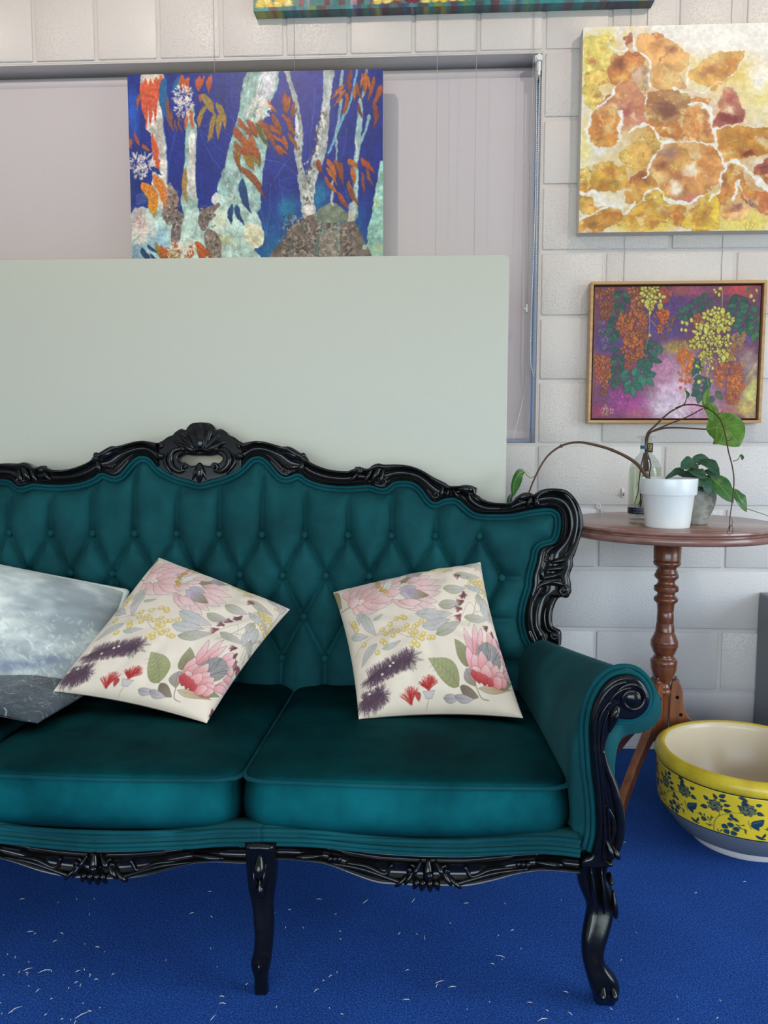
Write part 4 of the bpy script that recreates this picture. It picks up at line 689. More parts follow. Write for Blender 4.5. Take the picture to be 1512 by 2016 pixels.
    cluster([(780, 610), (890, 600), (900, 760), (800, 780)], [(216, 124, 50), (206, 110, 50)], 44, 18, 30, ow=0.4); cluster([(780, 780), (900, 770), (880, 930), (810, 930)], [(212, 130, 80), (200, 110, 70)], 20, 12, 22, ow=0.4); cluster([(1080, 720), (1290, 700), (1310, 900), (1260, 1050), (1180, 1010), (1090, 880)], og+[(210, 120, 60)], 80, 18, 34, ow=0.6); cluster([(900, 300), (1000, 290), (990, 370), (880, 410)], [(190, 120, 64), (170, 96, 66)], 14, 24, 36)
    cluster([(1220, 480), (1330, 460), (1330, 560), (1200, 640)], [(176, 110, 70), (160, 130, 80)], 24, 14, 26, ow=0.4); cluster([(1160, 600), (1260, 590), (1250, 690), (1180, 690)], [(176, 140, 70), (186, 110, 60)], 14, 14, 24, ow=0.5)
    yl = [(206, 196, 84), (212, 204, 100), (196, 182, 74)]
    cluster([(500, 95), (600, 95), (650, 200), (660, 250), (600, 270), (530, 230)], yl, 22, 26, 44, 0.5, 1.4); cluster([(540, 240), (580, 240), (560, 360)], yl, 6, 18, 28, 0, 1.2)
    cluster([(1020, 300), (1160, 250), (1220, 380), (1210, 420), (1050, 420)], yl, 22, 26, 46, 0.5, 1.5); cluster([(960, 390), (1180, 400), (1200, 560), (1120, 560), (1000, 540), (900, 560), (910, 470)], yl, 34, 26, 46, 0.5, 1.5); cluster([(920, 560), (1200, 560), (1150, 690), (1050, 680), (930, 680)], yl, 22, 20, 36, 0.2, 1.4); cluster([(910, 700), (1080, 690), (1060, 800), (960, 830)], yl, 14, 14, 24, 0.2, 1.2)
    for L in ([(545, 300), (545, 430), (520, 560), (510, 600)], [(1145, 90), (1145, 250)], [(1050, 540), (1040, 700), (1020, 850), (1030, 900)], [(560, 360), (600, 410)], [(575, 310), (610, 340)], [(1030, 600), (960, 690)], [(1040, 660), (1100, 700)], [(500, 340), (530, 300)]): C.stroke(L, 2.0, 1.4, (206, 196, 110), 1, 4)
    for x, y in ((545, 480), (815, 375), (850, 385), (810, 435), (845, 440), (890, 360), (950, 865), (1050, 855), (1080, 110), (1130, 100), (1120, 150), (1090, 130), (1380, 165), (1425, 120), (1400, 200), (930, 735), (1190, 440)): C.ell(x, y, R_.uniform(9, 16), R_.uniform(12, 20), R_.choice(yl), outline=ink, ow=0.8)
    for x, y in ((800, 840), (830, 850), (790, 900), (1290, 895)): C.leaf(x, y, x+20, y+30, 24, (206, 90, 60))
    for i in range(12): C.stroke([(1330+i*9, 850-i*8), (1400+i*5, 730-i*6)], 1.2, 0.8, (214, 204, 150), 0.7)
    C.warp(1.5, 12, 970); C.grain(0.16, 8, 971); sg = (226, 210, 140)
    for L in ([(135, 1100), (160, 1075), (150, 1120), (130, 1110)], [(175, 1050), (165, 1100), (150, 1135), (165, 1140)], [(160, 1090), (190, 1080), (195, 1110), (170, 1130), (200, 1140)], [(185, 1060), (180, 1135)], [(210, 1095), (220, 1085), (218, 1110), (210, 1125), (224, 1122)], [(228, 1095), (238, 1088), (236, 1108), (230, 1125), (242, 1120)]): C.stroke(L, 1.6, 1.2, sg, 1, 5)
    return C

# ---- garden frieze, only its lower border is in the photograph ------------------------------------------
def paint_garden():
    sc = 1.867; w, h = 1580, 1000
    def T(p):      # drawing coordinates: zoomed pixels of the lower border, y measured up from the lower edge
        p = np.asarray(p, float); return np.stack([(p[:, 0]-18)/1478*w, h-p[:, 1]*w/1478], 1)
    C = Canvas(w, h, (70, 130, 130), T); C.k = 1.1
    yy = np.mgrid[0:h, 0:w][0]/h; C.a = C.a*(1-yy[..., None])+arr(60, 120, 120)*yy[..., None]; C.grain(0.35, 60, 7)
    for i in range(60):
        x = 200+R_.uniform(-20, 1280); c = R_.choice([(110, 52, 62), (130, 70, 84), (60, 130, 134), (92, 60, 60), (170, 130, 140)]); wd = R_.uniform(14, 34); C.poly([(x, 0), (x+wd, 0), (x+wd+R_.uniform(-20, 20), R_.uniform(200, 900)), (x+R_.uniform(-20, 20), R_.uniform(200, 900))], c, 0.85, 0.3, i, 12)
    for x0, x1 in ((20, 190), (480, 580), (640, 1040), (1210, 1300)):
        C.poly([(x0, 20), (x1, 20), (x1, 120), (x0, 120)], (110, 110, 80), 0.5, 0.4, 3, 10)
    for x, y, r in ((60, 26, 38), (130, 30, 40), (500, 30, 36), (545, 40, 34), (680, 30, 38), (745, 32, 38), (810, 34, 36), (860, 40, 34), (920, 50, 30), (985, 40, 34), (1080, 36, 26), (1250, 34, 24), (1240, 70, 30)):
        for k in range(13): a = math.pi*k/12; C.leaf(x, y-10, x+r*math.cos(a), y-10+r*math.sin(a)*1.1, 13, R_.choice([(226, 206, 110), (236, 222, 150), (214, 184, 70)]), 0.05, outline=(160, 130, 50), ow=0.8)
    for x in (600, 620, 1100): C.leaf(x, 10, x+10, 130, 60, (110, 40, 60), tex=0.3)
    C.poly([(1330, 0), (1500, 0), (1500, 200), (1300, 120)], (92, 40, 64), 0.8, 0.4, 9, 14)
    C.poly([(0, 0), (1500, 0), (1500, 14), (0, 14)], (40, 122, 128), 0.65, 0.5, 19, 40)
    for i in range(26): x = R_.uniform(20, 1480); C.poly([(x, 0), (x+R_.uniform(14, 40), 0), (x+R_.uniform(14, 40), 14), (x, 14)], R_.choice([(80, 50, 50), (120, 130, 60), (50, 60, 110), (40, 130, 110), (96, 46, 60)]), 0.7)
    return C

P1y = -0.034; a_ = PY(248, 145, P1y); b_ = PY(754, 138, P1y); x0, x1, z1 = a_[0]+0.004, b_[0], (a_[2]+b_[2])/2
painting('forest_painting', 'deep blue painting of pale tree trunks and orange leaves hung over the blind', x0, x1, z1-(x1-x0)*1994/2684, z1, P1y, 0.03, paint_forest().half(), 0.0016, wires=(PY(421, 100, -0.005)[0], PY(579, 100, -0.005)[0]), wlabel='nylon wire holding up the blue forest painting')
P2y = -0.046; a_ = PY(1147, 51, P2y); b_ = PY(1140.6, 458, P2y); z1 = PY(1147, 54, P2y)[2]; x0 = (a_[0]+b_[0])/2
painting('amber_painting', 'amber and gold abstract canvas with white borders on the block wall', x0, x0+475/1560*2.56, b_[2], z1, P2y, 0.044, paint_amber().half(), 0.00155, wires=(x0+0.2, x0+0.56), wlabel='nylon wire holding up the amber abstract painting')
P3y = -0.036; q = [PY(1172.7, 563, P3y), PY(1500, 564, P3y), PY(1486, 822.7, P3y), PY(1165, 824, P3y)]
x0, x1, z1, z0 = (q[0][0]+q[3][0])/2, (q[1][0]+q[2][0])/2, (q[0][2]+q[1][2])/2, (q[2][2]+q[3][2])/2
painting('raceme_painting', 'purple and pink painting of golden hanging blossom in a pale wood frame', x0, x1, z0, z1, P3y, 0.026, paint_racemes().half(), 0.0012, frame=(0.009, 0.006, 0.008), wires=(PY(1229, 530, -0.004)[0], PY(1421.6, 530, -0.004)[0]), wlabel='nylon wire holding up the wood framed blossom painting')
P4y = -0.046; a_ = PY(499, 24, P4y); b_ = PY(1289, -1, P4y); z0 = (a_[2]+b_[2])/2
painting('garden_painting', 'deep canvas with yellow flowers and teal lower edge hung above the window', a_[0], b_[0], z0, z0+0.81*(b_[0]-a_[0])*0.78, P4y, 0.044, paint_garden().half(), 0.0026, edge='wrap', wires=())
for u in (858, 934):
    p = PY(u, 400, -0.004); b = MB(); tube(b, [(p[0], -0.004, 1.2), (p[0]+0.002, -0.004, 2.73)], 0.0008, 5); tag(build('hanging_wire', b, M['wire'], base=(p[0], -0.004, 1.2)), 'thin nylon wire hanging down the blind to behind the white board', 'wire', 'loose hanging wires')
p = PY(1037, 607, -0.004); t = thing('hanging_wire', 'thin hanging wire with a small metal hook beside the edge of the blind', 'wire', tuple(p))
b = MB(); tube(b, [p, p+arr(0.006, 0, 0.6), (p[0]+0.008, -0.004, 2.73)], 0.0008, 5); build('wire', b, M['wire'], t)
b = MB(); box(b, p[0]-0.003, p[0]+0.003, p[1]-0.004, p[1]+0.002, p[2]-0.014, p[2]+0.014, 0.001, 1); box(b, p[0]-0.010, p[0]-0.002, p[1]-0.005, p[1]-0.001, p[2]-0.005, p[2]+0.002, 0.001, 1); build('hook', b, M['steel'], t, smooth=False)
# ================================================================== SOFA
XC = -0.955
RA, RB = -0.6125, 0.15                                    # raked plane of the back: y = RA + RB z
NB = nrm((0, -1, RB)); 
sofa = thing('sofa', 'teal velvet tufted sofa with a black carved rococo frame', 'sofa', (XC, -0.85, 0))
def S2(u, v): p = PP(u, v, RA, RB); return (p[0]-XC, p[2])          # pixel -> sofa-back coordinates (x from centre, height)
def S3(x, z, d=0.0): return arr(XC+x, RA+RB*z, z)+NB*d
def ctr(p): return p
outer = [(481, 873), (494, 871), (509, 869), (529, 872), (558, 880), (572, 880), (587, 888), (600, 897), (611, 909), (631, 919), (655, 926), (683, 928), (695, 925), (709, 920), (725, 924), (735, 916), (746, 912.5), (757, 915), (782, 915), (806, 917.6), (830, 926), (854, 940), (877, 951), (885, 957), (905, 957), (925, 956), (935, 960), (937, 973), (947, 981), (965, 988.6), (988, 990.6), (1004, 990), (1018, 977), (1032, 971), (1048, 974), (1055, 970), (1064, 965), (1084, 961.7), (1111, 965), (1127, 978), (1139, 998), (1146, 1026), (1143, 1050), (1131, 1090), (1126, 1102), (1127, 1113), (1120, 1133), (1123, 1149), (1121, 1169), (1115, 1177), (1101, 1175), (1092, 1187), (1086, 1209), (1088, 1231), (1102, 1239), (1104, 1251), (1103, 1268)]
inner = [(477, 925), (491, 907), (503, 901), (515, 900.6), (526, 907), (538, 920), (550, 935), (561, 941), (573, 939), (584, 934), (596, 936), (603, 943), (627, 953), (655, 958), (691, 959), (719, 957), (731, 957), (750, 963.6), (762, 961), (774, 951), (794, 948), (814, 951), (830, 963), (846, 984.7), (857, 990.6), (873, 983.5), (893, 981.5), (905, 986.7), (925, 1004.5), (941, 1012.5), (973, 1014), (1008, 1013), (1036, 1007), (1064, 1003), (1084, 1002.5), (1096, 1008.5), (1102, 1022), (1100, 1050), (1090, 1070), (1068, 1076), (1058, 1084), (1054, 1106), (1046, 1133), (1044, 1157), (1034, 1189), (1030, 1221), (1036, 1252), (1046, 1268)]
pairs = [(0, 0), (2, 2), (4, 4), (6, 7), (8, 10), (10, 13), (12, 14), (16, 17), (18, 19), (20, 21), (22, 24), (24, 26), (26, 27), (28, 28), (30, 30), (33, 32), (36, 33), (38, 35), (40, 36), (41, 37), (43, 39), (46, 42), (49, 43), (51, 44), (52, 45), (54, 46), (56, 47)]
O2 = np.array([S2(*p) for p in outer]); I2 = np.array([S2(*p) for p in inner])
# the middle of the inner edge and the crown, drawn for the right half and mirrored
def mid_px(L): return [S2(*p) for p in L]
inner_c = np.array([(max(x, 0.0), z) for x, z in mid_px([(398, 955), (418, 948), (436, 943.7), (456, 936)])]); inner_c[0, 0] = 0.0
crown_c = np.array([(max(x, 0.0), z) for x, z in mid_px([(405, 832), (415, 834), (424, 842), (427, 847), (437, 845), (448, 852), (452, 857), (462, 861), (471, 868)])]); crown_c[0, 0] = 0.0
Oc, Ic = [], []
for (a, b_), (c, d) in zip(pairs[:-1], pairs[1:]):
    so, si = O2[a:c+1], I2[b_:d+1]; n_ = 9
    oo = resample(cr(O2, 6)[a*6:c*6+1], n_); ii = resample(cr(I2, 6)[b_*6:d*6+1], n_); Oc += list(oo[:-1]); Ic += list(ii[:-1])
Oc.append(O2[-1]); Ic.append(I2[-1]); Oc = np.array(Oc); Ic = np.array(Ic)
PROF = [(0.0, -0.026), (0.0, 0.004), (0.05, 0.011), (0.13, 0.013), (0.2, 0.008), (0.26, 0.0075), (0.31, 0.012), (0.36, 0.008), (0.5, 0.004), (0.62, 0.006), (0.74, 0.014), (0.84, 0.021), (0.93, 0.020), (0.98, 0.013), (1.0, 0.002), (1.0, -0.014), (0.97, -0.026)]
for side, nm in ((1, 'back_frame'), (-1, 'back_frame')):
    secs = [[S3(side*(i[0]+(o[0]-i[0])*t), i[1]+(o[1]-i[1])*t, d*(1.25 if k > 130 else 1.0)+0.006) for t, d in PROF] for k, (o, i) in enumerate(zip(Oc, Ic))]
    b = MB(); loft(b, secs); build(nm, b, M['lacquer'], sofa, sharp=70)
# carved relief helpers in (x, z) of the back, height d above the plane
def lobe(b, x0, z0, x1, z1, w, hgt, d, S=S3, taper=0.45):
    P = [(x0+(x1-x0)*t, z0+(z1-z0)*t) for t in np.linspace(0, 1, 9)]; dx, dz = x1-x0, z1-z0; L = math.hypot(dx, dz)+1e-9; nx, nz = -dz/L, dx/L; secs = []
    for k, (x, z) in enumerate(P):
        t = k/8; pr = max(math.sin(math.pi*(0.06+0.88*t**(1.0+taper))), 0.05)**0.7; secs.append([S(x+nx*w/2*pr*math.cos(a), z+nz*w/2*pr*math.cos(a), d+hgt*pr*math.sin(a)) for a in np.linspace(0, 2*math.pi, 12, endpoint=False)])
    loft(b, secs)
def scroll(b, cx, cz, r, turns, a0, rad, d, S=S3, sgn=1, tail=None):
    n_ = int(22*turns)+2; pts = []
    for k in range(n_):
        t = k/(n_-1); a = a0+sgn*2*math.pi*turns*t; rr = r*(1-0.88*t); pts.append(S(cx+rr*math.cos(a), cz+rr*math.sin(a), d+rad*0.9*t))
    if tail: pts = [S(x, z, d) for x, z in tail]+pts
    tube(b, pts, [rad*0.75, rad, rad*0.8, rad*0.5], 8); ellipsoid(b, S(cx, cz, d+rad*0.6), np.eye(3)*rad*0.9, 6, 8)
def ridge(b, L, rad, d, S=S3, n=6):
    P = cr(np.array(L, float), n); tube(b, [S(x, z, d) for x, z in P], rad, 8)
pxs = 1/742.0                                              # metres per pixel on the back
# crest: pierced plate, shell and C-scrolls
right = list(cr(crown_c, 4))+list(map(tuple, cr(O2[:2], 4)[:1])); low = [tuple(I2[0])]+list(map(tuple, cr(inner_c, 4)[::-1]))
half = [tuple(p) for p in right]+[((O2[0][0]), O2[0][1])]+[((I2[0][0]+0.001), I2[0][1])]+list(map(tuple, low[1:])); half = [p for k, p in enumerate(half) if k == 0 or math.hypot(p[0]-half[k-1][0], p[1]-half[k-1][1]) > 5e-4]
full = half+[(-x, z) for x, z in half[::-1] if x > 1e-6]
hr = [(0.0, S2(404, 897)[1]), (S2(414, 897)[0], S2(414, 897)[1]), S2(427, 895), S2(438, 900), S2(439, 906), S2(433, 912), S2(424, 913), S2(413, 918), (0.0, S2(403, 914)[1])]
hole = [tuple(p) for p in cr(hr, 3)]; hole = hole+[(-x, z) for x, z in hole[::-1] if x > 1e-6]
v, f = plate([full, hole[::-1]], 0.014, 0.005, 2); b = MB(); b.add([S3(x, z, -0.008+w_) for x, z, w_ in v], f); crest = build('crest', b, M['lacquer'], sofa, sharp=60)
b = MB(); zc = S2(405, 893)[1]
for deg, L, wd, hh in ((90, 58, 30, 0.016), (66, 54, 22, 0.012), (114, 54, 22, 0.012), (44, 56, 20, 0.011), (136, 56, 20, 0.011), (24, 58, 17, 0.010), (156, 58, 17, 0.010)):
    a = math.radians(deg); lobe(b, 6*pxs*math.cos(a), zc+2*pxs, L*pxs*math.cos(a), zc+L*pxs*math.sin(a), wd*pxs, hh, 0.010, taper=-0.35)
    if deg != 90: ridge(b, [(10*pxs*math.cos(a-.1), zc+4*pxs), (0.6*L*pxs*math.cos(a-0.12), zc+0.6*L*pxs*math.sin(a-0.12)), (0.9*L*pxs*math.cos(a), zc+0.9*L*pxs*math.sin(a))], 0.0022, 0.022)
for s in (-1, 1):
    q = lambda u, v: (s*S2(u, v)[0], S2(u, v)[1])
    ridge(b, [q(424, 889), q(437, 886), q(449, 891), q(454, 905), q(449, 920), q(436, 929), q(424, 926)], [0.003, 0.0075, 0.009, 0.008, 0.005], 0.013); c = q(424, 920); scroll(b, c[0], c[1], 8.5*pxs, 1.1, math.pi*(-0.5), 0.0045, 0.014, sgn=s); c = q(429, 886); ellipsoid(b, S3(c[0], c[1], 0.018), np.eye(3)*0.008)
    ridge(b, [q(461, 893), q(465, 908), q(458, 922), q(448, 934)], [0.002, 0.006, 0.006, 0.003], 0.011); c = q(474, 900); ellipsoid(b, S3(*c, 0.014), [arr(0.011, 0, 0), arr(0, 0, 0.010), NB*0.009]); lobe(b, *q(480, 886), *q(468, 876), 0.014, 0.008, 0.012)
lobe(b, 0, S2(404, 912)[1], 0, S2(402, 951)[1], 19*pxs, 0.012, 0.010, taper=-0.2)
for s in (-1, 1): lobe(b, s*0.004, S2(404, 918)[1], s*0.019, S2(402, 946)[1], 9*pxs, 0.009, 0.009, taper=-0.3)
build('carving', b, M['lacquer'], crest)
# acanthus knots and scrolls along the rail, mirrored
def knots(s):
    q = lambda u, v: (s*S2(u, v)[0], S2(u, v)[1]); G = [MB()]
    L = lambda a, c, w, h, d=0.014, tp=0.2: lobe(G[-1], *q(*a), *q(*c), w*pxs, h, d, taper=tp)
    L((562, 888), (592, 904), 17, 0.012); L((585, 892), (610, 915), 16, 0.012); L((600, 906), (592, 932), 12, 0.010); c = q(561, 926); scroll(G[-1], *c, 10*pxs, 1.2, 1.5, 0.004, 0.012, sgn=-s); c = q(599, 899); ellipsoid(G[-1], S3(*c, 0.02), np.eye(3)*0.008)
    G.append(MB())
    L((700, 922), (716, 934), 17, 0.013); L((712, 926), (690, 950), 10, 0.008); L((735, 920), (718, 954), 11, 0.012); L((752, 916), (732, 952), 15, 0.014); L((757, 920), (748, 958), 11, 0.012); c = q(754, 948); scroll(G[-1], *c, 11*pxs, 1.3, 2.0, 0.0045, 0.013, sgn=s); c = q(709, 926); ellipsoid(G[-1], S3(*c, 0.018), np.eye(3)*0.008)
    G.append(MB())
    L((872, 952), (868, 984), 10, 0.012); L((884, 960), (878, 982), 8, 0.012); L((890, 962), (903, 984), 9, 0.012); L((898, 962), (934, 966), 18, 0.016); L((925, 972), (950, 992), 14, 0.010); c = q(926, 966); scroll(G[-1], *c, 10*pxs, 1.2, 0.5, 0.0045, 0.016, sgn=-s); c = q(858, 974); scroll(G[-1], *c, 9*pxs, 1.2, 2.5, 0.0038, 0.012, sgn=s)
    G.append(MB())
    L((1012, 984), (1046, 974), 15, 0.013); L((1046, 974), (1036, 1000), 11, 0.012); L((1056, 972), (1052, 1000), 12, 0.014); c = q(1025, 984); scroll(G[-1], *c, 8*pxs, 1.0, 1.0, 0.004, 0.013, sgn=s)
    G.append(MB())
    ridge(G[-1], [q(1058, 996), q(1056, 980), q(1070, 970), q(1090, 969), q(1110, 974), q(1124, 990), q(1133, 1015), q(1132, 1045), q(1122, 1080), q(1108, 1095)], [0.004, 0.006, 0.007, 0.009, 0.009, 0.007, 0.004], 0.020)
    c = q(1075, 1098); scroll(G[-1], *c, 9*pxs, 1.3, 1.57, 0.004, 0.014, sgn=s); L((1082, 1108), (1124, 1098), 14, 0.012); L((1070, 1122), (1122, 1116), 13, 0.013); L((1060, 1140), (1112, 1128), 12, 0.012); L((1062, 1146), (1110, 1140), 12, 0.013); L((1062, 1112), (1068, 1144), 11, 0.010)
    ridge(G[-1], [q(1052, 1166), q(1062, 1152), q(1082, 1146), q(1100, 1148), q(1112, 1154)], [0.003, 0.006, 0.009, 0.011, 0.012], 0.016); ellipsoid(G[-1], S3(*q(1109, 1161), 0.012), [arr(0.019, 0, 0), arr(0, 0.003, 0.019), NB*0.024]); c = q(1104, 1162); scroll(G[-1], *c, 12*pxs, 1.2, 1.57, 0.005, 0.03, sgn=-s)
    ridge(G[-1], [q(1048, 1180), q(1044, 1205), q(1046, 1235), q(1056, 1262)], [0.003, 0.005, 0.004], 0.016); ridge(G[-1], [q(1076, 1188), q(1070, 1210), q(1074, 1236), q(1084, 1244)], [0.003, 0.006, 0.006], 0.018)
    ellipsoid(G[-1], S3(*q(1090, 1249), 0.010), [arr(0.017, 0, 0), arr(0, 0.003, 0.017), NB*0.022]); c = q(1086, 1249); scroll(G[-1], *c, 10*pxs, 1.2, 1.57, 0.0042, 0.026, sgn=-s)
    return G
for s in (1, -1):
    for g in knots(s): build('carving', g, M['lacquer'], sofa)

# tufted back: height field between the creases
HI = [(0.0, inner_c[0][1])]+[tuple(p) for p in cr(inner_c, 4)[1:]]+[tuple(p) for p in cr(I2, 4)]; EDGE = np.array([(-x, z) for x, z in HI[::-1]]+HI[1:])
r1 = S2(943, 1055); r2 = S2(992, 1129); sx = r1[0]/6.5; zr = [S2(600, 1053)[1], S2(600, 1133)[1]]; zr += [zr[1]-(zr[0]-zr[1]), zr[1]-2*(zr[0]-zr[1])]
rows = [[(i+0.5)*sx for i in range(-7, 7)], [i*sx for i in range(-7, 8)], [(i+0.5)*sx for i in range(-7, 7)], [i*sx for i in range(-7, 8)]]
def ztop(x): return interp(x, EDGE[:, 0], EDGE[:, 1]) if abs(x) < S2(1080, 1003)[0] else 0.78
seg = []
for x in rows[0]: seg.append((x, zr[0], x*1.0, 1.2))
for k in range(3):
    for x in rows[k]:
        for y_ in rows[k+1]:
            if abs(abs(x-y_)-sx/2) < sx*0.1: seg.append((x, zr[k], y_, zr[k+1]))
for x in rows[3]: seg.append((x, zr[3], x, 0.2))
for s in (-1, 1): seg += [(s*7*sx, zr[1], s*1.2, zr[1]-0.005), (s*6.5*sx, zr[2], s*1.2, zr[2]-0.002), (s*7*sx, zr[3], s*1.2, zr[3])]
SEG = np.array(seg)
poly_in = np.vstack([EDGE, [(EDGE[-1][0], 0.33), (-EDGE[-1][0], 0.33)]])
def pip(P, X, Z):
    ins = np.zeros(X.shape, bool); Q = np.roll(P, -1, 0)
    for (ax, ay), (bx_, by) in zip(P, Q):
        if ay == by: continue
        c = ((ay > Z) != (by > Z)); ins ^= c & (X < (bx_-ax)*(Z-ay)/(by-ay)+ax)
    return ins
def segdist(X, Z, A):
    D = np.full(X.shape, 9.0)
    for a, b_, c, d in A:
        dx, dz = c-a, d-b_; L = dx*dx+dz*dz+1e-12; t = np.clip(((X-a)*dx+(Z-b_)*dz)/L, 0, 1); D = np.minimum(D, np.hypot(X-a-t*dx, Z-b_-t*dz))
    return D
st = 0.0052; gx = np.arange(-1.05, 1.0501, st); gz = np.arange(0.33, 0.98, st); Xg, Zg = np.meshgrid(gx, gz, indexing='ij')
dE = segdist(Xg, Zg, np.c_[EDGE[:-1], EDGE[1:]]); ins = pip(poly_in, Xg, Zg); dS = segdist(Xg, Zg, SEG); dB = np.full(Xg.shape, 9.0)
for k in range(4):
    for x in rows[k]: dB = np.minimum(dB, np.hypot(Xg-x, Zg-zr[k]))
R0 = 0.040; tt = np.clip(dS/R0, 0, 1); hgt = 0.040*np.sqrt(1-(1-tt)**2)-0.012*np.exp(-(dB/0.020)**2)
hgt = hgt+0.0012*np.sin(Xg*140+9*np.sin(Zg*30))*np.exp(-(dB/0.045)**2)*(tt > 0.05)
fall = np.clip((dE-0.018)/0.060, 0, 1); hgt = np.where(ins, hgt*np.sqrt(1-(1-fall)**2)*0.96+0.001, -0.004)
keep = ins | (dE < 0.014); idx = -np.ones(Xg.shape, int); idx[keep] = np.arange(keep.sum())
V = np.stack([XC+Xg[keep], RA+RB*Zg[keep], Zg[keep]], 1)+NB*hgt[keep][:, None]
a = idx[:-1, :-1]; b2 = idx[1:, :-1]; c = idx[1:, 1:]; d = idx[:-1, 1:]; ok = (a >= 0) & (b2 >= 0) & (c >= 0) & (d >= 0); F = np.stack([a[ok], b2[ok], c[ok], d[ok]], 1)
b = MB(); b.add(V, F); back = build('tufted_back', b, M['velvet'], sofa)
bt = None
for k in range(4):
    for x in rows[k]:
        c_ = S3(x, zr[k], 0.010)
        if bt is None:
            m_ = MB(); ellipsoid(m_, wloc(back), [arr(0.0105, 0, 0), arr(0, RB*0.0105, 0.0105), NB*0.0085], 8, 14); bt = build('button', m_, M['velvet'], back); bt.location = Vector(c_)-wloc(back)
        else: o = bt.copy(); COL.objects.link(o); o.parent = back; o.location = Vector(c_)-wloc(back)
for off, dd in ((0.0075, 0.011), (0.0165, 0.007)):
    E3 = np.array(EDGE); tg = np.gradient(E3, axis=0); nn = np.stack([tg[:, 1], -tg[:, 0]], 1); nn /= np.linalg.norm(nn, axis=1)[:, None]+1e-9
    for k in range(2): E3[1:-1] = (E3[:-2]+2*E3[1:-1]+E3[2:])/4
    b = MB(); tube(b, [S3(x, z, dd) for x, z in E3+nn*(off-0.006)], 0.0046, 8); build('piping', b, M['welt'], back)
# flat rear panel closing the back
hp = [(x, z) for x, z in EDGE]+[(EDGE[-1][0], 0.3), (-EDGE[-1][0], 0.3)]
v, f = plate([hp[::-1]], 0.004, 0.001, 1); b = MB(); b.add([S3(x, z, -0.020+w_) for x, z, w_ in v], f); build('rear_panel', b, M['under'], sofa)

# seat: base, three boxed cushions with piping
YF = -1.195
b = MB(); box(b, XC-0.93, XC+0.93, -1.165, -0.52, 0.24, 0.30, 0.008); build('seat_base', b, M['under'], sofa, smooth=False)
def cushion(x0, x1, yf, yb, zb, zt):
    nx, ny = 34, 30; r = 0.034; w, dl = x1-x0, yb-yf
    def top(u, t):                                          # u, t in 0..1 across and front to back
        e = min(u, 1-u)*w; g = min(t, 1-t)*dl; dome = 0.028*min(1, math.sin(math.pi*min(max(u, 0), 1))**0.5)*math.sin(math.pi*min(1, 0.05+0.95*t))**0.6
        rd = lambda q: 0 if q >= r else (1-math.sqrt(max(0, 1-(1-q/r)**2)))*0.012
        return zt-0.030*t+dome-max(rd(e), rd(g))
    V = []; us = 0.5-0.5*np.cos(np.linspace(0, math.pi, nx)); ts = 0.5-0.5*np.cos(np.linspace(0, math.pi, ny)); mb = MB()
    bow = lambda u: -0.022*math.sin(math.pi*u)                # front edge swells out
    def rc(u, t):                                             # rounded plan corners
        x, y = (u-0.5)*w, t*dl; R = 0.05; ex, ey = w/2-abs(x), min(t, 1-t)*dl
        if ex < R and ey < R:
            dx, dy = R-ex, R-ey; m_ = max(dx, dy)/(math.hypot(dx, dy)+1e-9); dx *= m_; dy *= m_; x = math.copysign(w/2-R+dx, x); y = (R-dy) if t < 0.5 else dl-(R-dy)
        return x+(x0+x1)/2, yf+y+bow(u)*(1-t)**2
    for u in us:
        for t in ts: x, y = rc(u, t); V.append((x, y, top(u, t)))
    mb.add(V, grid_faces(nx, ny)); V = np.array(V).reshape(nx, ny, 3)
    ring = np.concatenate([V[:, 0], V[-1, 1:], V[-2::-1, -1], V[0, -2:0:-1]]); c_ = ring.mean(0); secs = []
    for k, q in enumerate(np.linspace(0, 1, 9)):
        bul = 0.010*math.sin(math.pi*q); s_ = ring.copy(); dv = ring[:, :2]-c_[:2]; ln = np.linalg.norm(dv, axis=1)[:, None]; inset = 0.012*max(0, (q-0.82)/0.18)
        s_[:, :2] += dv/ln*(bul-inset); s_[:, 2] = ring[:, 2]*(1-q)+zb*q; secs.append(s_)
    loft(mb, secs, True, False); mb.add(secs[-1], [tuple(range(len(ring)))]); return mb, ring
gap = PY(469, 1535, -1.2)[0]; rgt = PY(1126, 1560, -1.2)[0]; zt = PY(800, 1541, -1.205)[2]; zb = PY(800, 1652, -1.2)[2]; wdt = rgt-gap
for x0, x1 in ((gap+0.003, rgt), (2*XC-gap+0.003, gap-0.003), (2*XC-rgt, 2*XC-gap-0.003)):
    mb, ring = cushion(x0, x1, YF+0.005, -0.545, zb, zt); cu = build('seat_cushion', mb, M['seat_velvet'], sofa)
    P = ring.copy(); P[:, 2] -= 0.001; c_ = P.mean(0); P[:, :2] += (P[:, :2]-c_[:2])/np.linalg.norm(P[:, :2]-c_[:2], axis=1)[:, None]*0.003; b = MB(); tube(b, P, 0.0042, 8, closed=True); build('piping', b, M['welt'], cu)
    P2 = P.copy(); P2[:, 2] = zb+0.004; P2[:, :2] += (P2[:, :2]-c_[:2])*0.0; b = MB(); tube(b, P2, 0.0042, 8, closed=True); build('piping', b, M['welt'], cu)
